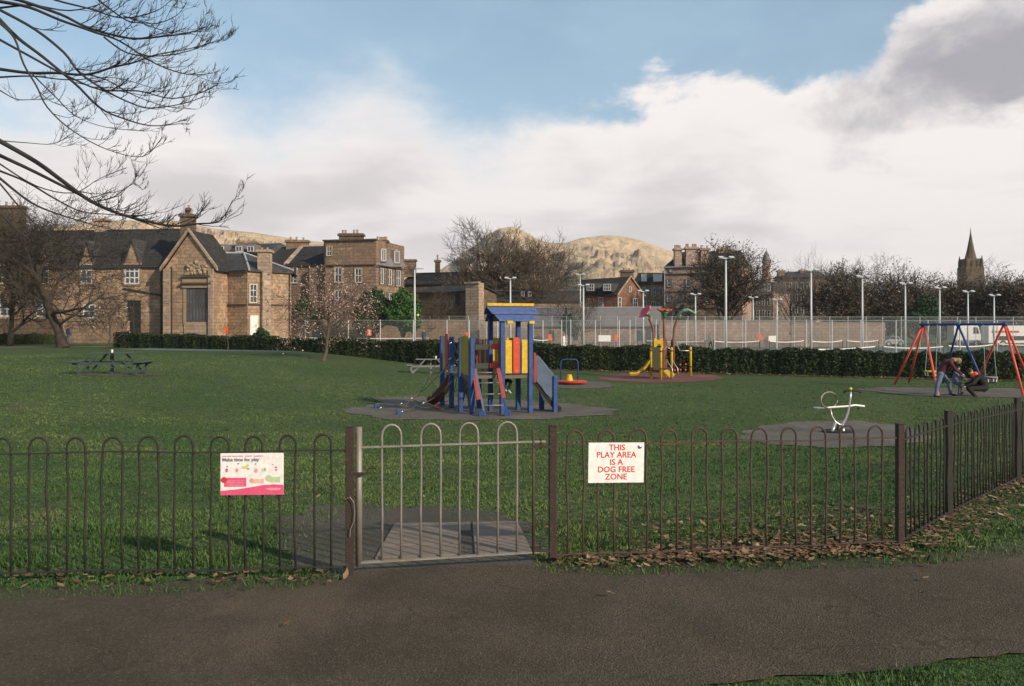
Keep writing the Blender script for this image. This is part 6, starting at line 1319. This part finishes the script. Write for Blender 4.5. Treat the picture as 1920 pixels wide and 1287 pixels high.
# ---- overhanging tree at the upper left: the trunk stands outside the frame
LIMBS = [
 (8.2, .030, [(0, 3), (55, 14), (113, 38), (178, 60), (232, 77), (308, 120), (376, 140), (427, 137)]),
 (7.6, .024, [(0, 19), (65, 55), (120, 99), (150, 137), (205, 171), (260, 195), (297, 203), (362, 195), (410, 181)]),
 (8.6, .034, [(0, 38), (34, 72), (79, 106), (137, 154), (191, 202), (239, 222), (297, 236), (359, 232)]),
 (7.9, .022, [(0, 75), (51, 103), (120, 140), (191, 168), (273, 171), (342, 185), (410, 171), (438, 157)]),
 (8.9, .030, [(0, 130), (55, 137), (103, 137), (164, 140), (219, 126), (260, 118), (308, 103), (376, 92), (427, 79)]),
 (7.4, .018, [(0, 44), (27, 72), (44, 120), (68, 161), (89, 202), (137, 246), (205, 280), (280, 294), (318, 262)]),
 (8.1, .012, [(58, 137), (103, 181), (144, 219), (205, 239), (284, 246)]),
 (8.4, .034, [(0, -6), (34, 0), (113, 27), (164, 51), (253, 72), (325, 68), (376, 62), (410, 51)]),
 (9.2, .024, [(60, -20), (103, 0), (171, 17), (239, 34), (308, 21), (340, 0)]), (9.4, .020, [(150, -30), (188, 0), (246, 38), (280, 44), (342, 62), (403, 58)]),
 (8.7, .014, [(150, 137), (205, 150), (260, 178), (330, 200), (390, 205)]), (9.1, .014, [(240, 30), (300, 45), (350, 30), (372, 5)]), (8.9, .016, [(200, 70), (250, 100), (320, 105), (380, 95), (430, 78), (455, 75)]),
 (8.0, .040, [(0, 265), (68, 304), (120, 342), (164, 373), (219, 397), (284, 414), (342, 424), (393, 420), (441, 414), (468, 376)]),
 (8.3, .034, [(0, 292), (62, 321), (137, 359), (205, 393), (273, 414), (325, 431)]),
 (8.8, .022, [(0, 321), (51, 342), (103, 373), (154, 397), (219, 403), (290, 412)]), (7.7, .020, [(0, 335), (58, 380), (113, 403), (178, 422), (239, 435)]),
 (7.9, .014, [(0, 345), (60, 415), (110, 455), (150, 478), (200, 482)]), (8.5, .014, [(0, 308), (68, 349), (137, 362), (191, 335), (246, 315)]),
 (8.2, .012, [(171, 380), (219, 370), (260, 345), (280, 356)]), (8.9, .010, [(0, 264), (50, 268), (100, 270), (132, 252)]), (8.9, .012, [(0, 170), (30, 186), (60, 187), (100, 186)]), (9.3, .02, [(0, 400), (40, 440), (90, 470), (130, 520)]),
 (9.0, .02, [(0, 15), (60, 10), (130, 20), (200, 5), (240, -20)]), (9.5, .018, [(0, 145), (60, 143), (130, 150), (220, 146), (300, 165)])]
nt = empty('overhanging_tree', (-8.6, 9.2, 0), 'leafless tree outside the left edge whose dark drooping boughs hang into the sky', 'tree')
TK, BH = MB(), MB(); rg = random.Random(77)
hub = Vector((-8.6, 9.2, 5.0))
TK.tube([(-8.6, 9.2, -0.1), (-8.5, 9.2, 1.5), (-8.65, 9.25, 3.4), hub, (-8.4, 9.1, 7.5), (-8.9, 9.4, 10)], [.42, .33, .29, .27, .17, .08], 12)
def twig(p, d, L, r, lev):
    n = 5; pts = [p]; 
    for k in range(n): d = (d+Vector((rg.gauss(0, .10), rg.gauss(0, .10), rg.gauss(0.075, .08)))).normalized(); pts.append(pts[-1]+d*L/n)
    BH.tube(pts, [r*(1-.13*k) for k in range(n+1)], 3, cap=False)
    if lev > 0:
        for k in range(rg.randint(2, 4)):
            i = rg.randint(1, n); dd_ = (pts[i]-pts[i-1]).normalized(); x = Vector((rg.gauss(0, 1), rg.gauss(0, .9), rg.gauss(.35, .8))); x = (x-dd_*x.dot(dd_)).normalized()
            twig(pts[i], (dd_*1.0+x*rg.uniform(.35, .8)).normalized(), L*rg.uniform(.35, .7), max(.0022, r*.62), lev-1)
for Yd, r0, pl in LIMBS:
    r0 *= 0.55; pts = []
    n = len(pl)
    for i in range(n-1):
        for k in range(4):
            t = k/4; p0, p1, p2, p3 = pl[max(0, i-1)], pl[i], pl[i+1], pl[min(n-1, i+2)]
            x, y = [0.5*((2*p1[c])+(-p0[c]+p2[c])*t+(2*p0[c]-5*p1[c]+4*p2[c]-p3[c])*t*t+(-p0[c]+3*p1[c]-3*p2[c]+p3[c])*t**3) for c in (0, 1)]
            f = (i+t)/(n-1); x = x if x < 150 else 150+(x-150)*0.90; pts.append(ray(x, y, Yd-1.0*f))
    pts.append(ray(150+(pl[-1][0]-150)*.9 if pl[-1][0] > 150 else pl[-1][0], pl[-1][1], Yd-1.0)); m_ = len(pts); R_ = [max(.003, r0*(1-.86*k/(m_-1))) for k in range(m_)]
    if pl[0][0] < 30:
        a = pts[0]; d = (pts[0]-pts[2]).normalized(); up_ = hub+Vector((rg.uniform(-.2, .2), rg.uniform(-.2, .2), max(-1.8, min(2.6, (a.z-hub.z)*.4)))); m0 = a+d*1.1
        pre = [up_, up_.lerp(m0, .5)+Vector((0, 0, .25)), m0]; pts = pre+pts; R_ = [r0*2.0, r0*1.5, r0*1.15]+R_
    BH.tube(pts, R_, 6, cap=False)
    st_ = 6 if pl[0][0] < 30 else 2
    for k in range(st_, len(pts)):
        fr_ = (k-st_)/(len(pts)-st_)
        for _ in range(1 if (fr_ > .3 and rg.random() < .82) or rg.random() < .08 else 0):
            dd_ = (pts[k]-pts[k-1]).normalized(); x = Vector((rg.gauss(.3, .6), rg.gauss(0, .9), rg.gauss(.45, .6))); x = (x-dd_*x.dot(dd_)).normalized()
            twig(pts[k], (dd_+x*rg.uniform(.3, .75)).normalized(), rg.uniform(.15, .46)*(1.15-.8*fr_), min(.0058, R_[k]*.65), 2)
TK.build('trunk', 'bark', nt, smooth=True); BH.build('crown', 'bark_near', nt, smooth=True)

# ---------------------------------------------------------------- VEHICLES beyond the courts
def vehicle(name, label, cat, px0, px1, ptop, Y, m, kind='car'):
    a, b_ = (px0-CX)*Y/F, (px1-CX)*Y/F; Ln = b_-a; c = (a+b_)/2; z0 = -0.75; Ht = (CH+(HZ-ptop)*Y/F)-z0
    r_ = empty(name, (c, Y, z0), label, cat, 'vehicles parked beyond the courts')
    h = Ht; W_ = 1.75
    if kind == 'car': prof = [(-.5, .22), (-.5, .52), (-.46, .60), (-.28, .66), (-.16, .98), (.18, 1.0), (.33, .68), (.48, .60), (.5, .45), (.5, .22)]
    else: prof = [(-.5, .18), (-.5, .97), (-.48, 1.0), (.34, 1.0), (.40, .92), (.46, .58), (.5, .50), (.5, .18)]
    MB().slab([(c+x*Ln, Y-W_/2, z0+z*h) for x, z in prof], (0, W_, 0)).build('body', m, r_, bevel=.05)
    gl = [(-.24, .68), (-.15, .94), (.16, .95), (.27, .68)] if kind == 'car' else [(.20, .60), (.20, .90), (.35, .90), (.42, .60)]
    MB().slab([(c+x*Ln, Y-W_/2-.012, z0+z*h) for x, z in gl], (0, .02, 0)).build('side_window', 'glass', r_)
    wr = .33 if kind == 'car' else .40
    for x in (-.31, .31):
        for s__ in (-1, 1): wh = MB().lathe((c+x*Ln, Y+s__*(W_/2-.08), z0+wr), [(wr*.6, -.1), (wr, -.08), (wr, .08), (wr*.6, .1)], 16, axis=(0, 1, 0)).build('wheel', 'rubber', r_); MB().lathe((c+x*Ln, Y+s__*(W_/2-.05), z0+wr), [(.01, -.11), (wr*.55, -.1), (wr*.55, .1), (.01, .11)], 12, axis=(0, 1, 0)).build('rim', 'steel', wh)
    return r_, c, Ln, h
vehicle('parked_car', 'silver parked car beyond the courts, left of the other one', 'car', 1614, 1650, 627, 118, 'car_silver'); vehicle('parked_car', 'grey parked car beyond the courts, nearer the swings', 'car', 1654, 1690, 630, 112, 'car_silver')
vehicle('parked_van', 'white van seen through the middle of the swing frame', 'van', 1782, 1834, 610, 112, 'white_paint', 'van')
r_, c, Ln, h = vehicle('parked_lorry', 'long white lorry with a red stripe at the right edge beyond the swings', 'lorry', 1846, 1990, 611, 108, 'white_paint', 'van')
MB().box((c-.28*Ln, 108-.89, -.75+h*.72), (.35*Ln, .02, h*.09)).build('stripe', 'red_paint', r_); MB().box((c-.2*Ln, 108-.885, -.75+h*.42), (.4*Ln, .02, h*.2)).build('lower_panel', 'dark_metal', r_)

# ---------------------------------------------------------------- PEOPLE
def cap(mb, a, b_, ra, rb_, n=10):
    a, b_ = Vector(a), Vector(b_); mb.tube([a, a.lerp(b_, .5), b_], [ra, (ra+rb_)/2, rb_], n); mb.ball(a, ra, n, 7); mb.ball(b_, rb_, n, 7)
def remesh(o, vox, sm=4):
    m_ = o.modifiers.new('r', 'REMESH'); m_.mode = 'VOXEL'; m_.voxel_size = vox; m_.use_smooth_shade = True; s2 = o.modifiers.new('s', 'SMOOTH'); s2.iterations = sm; s2.factor = .5; return o
def person(label, J, top, legs, hair, top_m, leg_m, face=(0, -1, 0), vox=0.014, s=1.0, shoe='rubber', hood=None, scarf=None):
    """J: joints in place coordinates; the body is one surface, the clothes and hair are its children"""
    J = {k: Vector(v_) for k, v_ in J.items()}; root = empty('person', (J['pelvis'].x, J['pelvis'].y, g(J['pelvis'].x, J['pelvis'].y)), label, 'person')
    fwd = Vector(face).normalized(); upv = (J['head']-J['neck']).normalized(); side = fwd.cross(upv).normalized(); mb = MB(); h = J['head']
    mb.ball(h, (.078*s, .088*s, .108*s), 14, 10); mb.ball(h+fwd*.03*s-upv*.06*s, .055*s, 10, 7); cap(mb, J['neck'], h-upv*.06*s, .055*s, .05*s)
    mb.ball(h+fwd*.092*s-upv*.012*s, .017*s, 7, 5)                                            # nose
    for e_ in (-1, 1): mb.ball(h+side*e_*.08*s-upv*.01*s, (.016*s, .02*s, .028*s), 7, 5)       # ears
    cap(mb, J['pelvis'], J['chest'], .125*s, .145*s); cap(mb, J['chest'], J['neck'], .12*s, .06*s)
    for q in 'LR':
        sh, el_, wr = J[q+'sh'], J[q+'el'], J[q+'wr']; cap(mb, J['chest'].lerp(J['neck'], .7), sh, .07*s, .062*s); cap(mb, sh, el_, .052*s, .042*s); cap(mb, el_, wr, .04*s, .027*s)
        hd = (wr-el_).normalized(); x = hd.cross(Vector((0, 0, 1))); x = x.normalized() if x.length > .1 else Vector((1, 0, 0)); pn = x.cross(hd).normalized(); pc = wr+hd*.055*s; cap(mb, wr, pc, .027*s, .034*s)
        for k, Lf in enumerate((.062, .074, .070, .055)): r0_ = pc+x*(k-1.5)*.02*s+hd*.02*s; m1 = r0_+hd*Lf*.55*s-pn*.01*s; cap(mb, r0_, m1, .0105*s, .010*s, 6); cap(mb, m1, m1+(hd*.6-pn*.6).normalized()*Lf*.5*s, .010*s, .0085*s, 6)
        t0 = wr+hd*.02*s-x*.025*s; cap(mb, t0, t0+(hd*.7-x*.8).normalized()*.05*s, .012*s, .0105*s, 6)
        hp_, kn_, an, to = J[q+'hip'], J[q+'kn'], J[q+'an'], J[q+'to']; cap(mb, J['pelvis'], hp_, .11*s, .095*s); cap(mb, hp_, kn_, .088*s, .06*s); cap(mb, kn_, an, .056*s, .038*s); cap(mb, an, to, .04*s, .03*s)
    remesh(mb.build('body', 'skin', root), vox, 3)
    for e_ in (-1, 1): p = h+fwd*.078*s+side*e_*.03*s+upv*.012*s; MB().ball(p, .011*s, 7, 5).build('eye', 'black_cloth', root)
    MB().ball(h+fwd*.083*s-upv*.05*s, (.02*s, .012*s, .006*s), 7, 5).build('mouth', 'dull_red', root)
    tp = MB(); cap(tp, J['pelvis']+(J['chest']-J['pelvis'])*.0, J['chest'], .148*s, .168*s); cap(tp, J['chest'], J['neck']-(J['neck']-J['chest'])*.12, .15*s, .078*s)
    for q in 'LR': cap(tp, J['chest'].lerp(J['neck'], .65), J[q+'sh'], .09*s, .082*s); cap(tp, J[q+'sh'], J[q+'el'], .073*s, .06*s); cap(tp, J[q+'el'], J[q+'el'].lerp(J[q+'wr'], .93), .058*s, .043*s)
    remesh(tp.build(top, top_m, root), vox*1.15, 3)
    lg = MB(); cap(lg, J['pelvis']-(J['chest']-J['pelvis'])*.1, J['pelvis'], .13*s, .138*s)
    for q in 'LR': cap(lg, J['pelvis'], J[q+'hip'], .125*s, .112*s); cap(lg, J[q+'hip'], J[q+'kn'], .105*s, .075*s); cap(lg, J[q+'kn'], J[q+'an'], .072*s, .056*s)
    remesh(lg.build(legs, leg_m, root), vox*1.15, 3)
    for q in 'LR': sm_ = MB(); d = (J[q+'to']-J[q+'an']).normalized(); cap(sm_, J[q+'an']-d*.03*s-Vector((0, 0, .02*s)), J[q+'to'], .046*s, .036*s); remesh(sm_.build('shoe', shoe, root), vox, 2)
    hm = MB(); hm.ball(h-fwd*.018*s+upv*.024*s, (.090*s, .098*s, .104*s), 12, 8)
    if hood == 'long': cap(hm, h-fwd*.05*s, J['neck']-fwd*.05*s, .078*s, .055*s)
    remesh(hm.build('hair', hair, root), vox, 2)
    if scarf: sc_ = MB(); cap(sc_, J['neck']+fwd*.03*s+side*.05*s, J['neck']+fwd*.03*s-side*.05*s, .085*s, .085*s); cap(sc_, J['neck']+fwd*.09*s, J['chest']+fwd*.16*s, .06*s, .05*s); remesh(sc_.build('scarf', scarf, root), vox, 2)
    return root
def standing(px, Y, s=1.0, yaw=0.0, walk=0.18, arms=0.1, dz=0.0):
    b0 = onground(px, Y); c_, s_ = math.cos(yaw), math.sin(yaw)
    def P_(x, y, z): return Vector((b0.x+(x*c_-y*s_)*s, b0.y+(x*s_+y*c_)*s, b0.z+z*s+dz))
    J = dict(pelvis=P_(0, 0, .95), chest=P_(0, -.01, 1.28), neck=P_(0, -.01, 1.50), head=P_(0, -.03, 1.66))
    for q, e_ in (('L', -1), ('R', 1)): J[q+'sh'] = P_(e_*.18, 0, 1.42); J[q+'el'] = P_(e_*.23, e_*arms*.3, 1.14); J[q+'wr'] = P_(e_*.22, -.12-e_*arms, .92); J[q+'hip'] = P_(e_*.09, 0, .90); J[q+'kn'] = P_(e_*.10, -.02-e_*walk*.5, .50); J[q+'an'] = P_(e_*.10, -e_*walk, .09); J[q+'to'] = P_(e_*.11, -e_*walk-.15, .035)
    return J, P_(0, -1, 0)-P_(0, 0, 0)
for px, Y, s, yaw, tm, lm_, hr, lab, tn in [(1057, 88, .98, 1.2, 'white_cloth', 'white_cloth', 'hair_fair', 'player in white with fair hair walking on the tennis court right of the tower', 'shirt'),
        (795, 92, 1.02, -.5, 'navy_cloth', 'black_cloth', 'hair_brown', 'dark-clothed player behind the net left of the climbing tower', 'jacket'), (127, 82, 1.0, 1.4, 'navy_cloth', 'jean_cloth', 'hair_brown', 'person in blue walking by the wall next to the big left tree', 'jacket'),
        (1332, 94, 1.0, .6, 'grey_cloth', 'black_cloth', 'hair_brown', 'dark-clothed player left of the tallest floodlight pole', 'jacket')]:
    J, fw_ = standing(px, Y, s, yaw); person(lab, J, tn, 'trousers', hr, tm, lm_, face=fw_, vox=.02, s=s, hood='long' if tm == 'white_cloth' else None)
# adult in maroon bending to the right beside the swings
def Q(px, py, Y=30.9): return ray(px, py, Y)
gz1 = g(Q(1765, 0).x, 30.9)
person('adult in maroon top and blue jeans bending forward over the swing seats', dict(pelvis=Q(1764, 700), chest=Q(1775, 682.5), neck=Q(1788, 675.5), head=Q(1797.5, 677), Lsh=Q(1782, 678, 31.08), Lel=Q(1790, 692, 31.05), Lwr=Q(1801, 700, 30.95), Rsh=Q(1782, 680, 30.72), Rel=Q(1792, 694, 30.6), Rwr=Q(1804, 702, 30.65),
   Lhip=Q(1766, 702, 31.02), Lkn=Q(1779, 719, 31.05), Lan=Q(1783, 738, 31.1), Lto=Q(1791, 741.5, 31.05), Rhip=Q(1764, 703, 30.8), Rkn=Q(1758, 722, 30.7), Ran=Q(1755, 741, 30.65), Rto=Q(1763, 744.5, 30.6)), 'jumper', 'jeans', 'hair_fair', 'maroon_cloth', 'jean_cloth', face=(.75, -.3, -.55), s=1.0, hood='long')
person('crouching person in bulky black coat with an orange scarf beside the right swing seat', dict(pelvis=Q(1846, 725), chest=Q(1838, 711), neck=Q(1828, 703), head=Q(1819, 697), Lsh=Q(1833, 706, 31.06), Lel=Q(1822, 717, 31.1), Lwr=Q(1808, 721, 31.0), Rsh=Q(1835, 708, 30.70), Rel=Q(1824, 720, 30.55), Rwr=Q(1811, 725, 30.6),
   Lhip=Q(1843, 727, 31.0), Lkn=Q(1818, 725, 31.05), Lan=Q(1826, 742, 31.05), Lto=Q(1817, 745.5, 31.0), Rhip=Q(1845, 729, 30.75), Rkn=Q(1816, 729, 30.65), Ran=Q(1830, 745, 30.6), Rto=Q(1820, 748.5, 30.55)), 'coat', 'trousers', 'hair_brown', 'black_cloth', 'black_cloth', face=(-.85, -.4, -.1), s=1.06, scarf='orange_cloth')
def Q2(px, py, Y=31.4): return ray(px, py, Y)
person('seated child in grey-blue clothes and jeans held between the two adults at the swing', dict(pelvis=Q2(1790, 714), chest=Q2(1793, 704), neck=Q2(1795, 697), head=Q2(1797, 691), Lsh=Q2(1797, 699, 31.5), Lel=Q2(1803, 706, 31.5), Lwr=Q2(1810, 710, 31.4), Rsh=Q2(1791, 699, 31.28), Rel=Q2(1797, 708, 31.2), Rwr=Q2(1804, 712, 31.2),
   Lhip=Q2(1792, 716, 31.46), Lkn=Q2(1803, 720, 31.4), Lan=Q2(1800, 735, 31.4), Lto=Q2(1806, 737, 31.35), Rhip=Q2(1789, 717, 31.33), Rkn=Q2(1800, 722, 31.2), Ran=Q2(1798, 737, 31.2), Rto=Q2(1804, 739, 31.15)), 'jacket', 'jeans', 'hair_brown', 'jean_cloth', 'jean_cloth', face=(.7, -.6, 0), s=.62, vox=.011)
# child sitting under the tower deck, legs dangling, and another behind the left posts
def C(px, py, Y=25.3): return ray(px, py, Y)
person('child in a teal top sitting on the tower deck with black-trousered legs dangling', dict(pelvis=C(946, 710), chest=C(944, 697), neck=C(943, 687), head=C(943, 678), Lsh=C(937, 690), Lel=C(935, 700), Lwr=C(939, 708), Rsh=C(949, 690), Rel=C(952, 700), Rwr=C(954, 707),
   Lhip=C(944, 712), Lkn=C(948, 717, 25.05), Lan=C(945, 730, 25.05), Lto=C(949, 733, 24.9), Rhip=C(949, 712), Rkn=C(958, 716, 25.05), Ran=C(953, 731, 25.0), Rto=C(957.5, 737, 24.9)), 'top', 'trousers', 'hair_brown', 'teal_cloth', 'black_cloth', face=(.3, -.9, 0), s=.62, vox=.011, shoe='white_cloth')
J, fw_ = standing(873, 26.6, .60, .7); person('small child in grey standing behind the left tower posts', J, 'jacket', 'trousers', 'hair_brown', 'grey_cloth', 'grey_cloth', face=fw_, s=.60, vox=.011)

hz = MB(); hz.box((0, 1320, 128), (5600, 2860, 262)); hz_o = hz.build('haze', 'slab', loc=(0, 1320, 128)); hz_o['kind'] = 'stuff'
hm_ = bpy.data.materials.new('air'); hm_.use_nodes = True; t = NT(hm_.node_tree); t.n.clear(); pv = t.new('ShaderNodeVolumePrincipled'); pv.inputs['Color'].default_value = (0.92, 0.93, 0.97, 1); pv.inputs['Density'].default_value = 0.00013; pv.inputs['Anisotropy'].default_value = 0.2
t.l.new(pv.outputs[0], t.new('ShaderNodeOutputMaterial').inputs['Volume']); hz_o.data.materials.clear(); hz_o.data.materials.append(hm_)
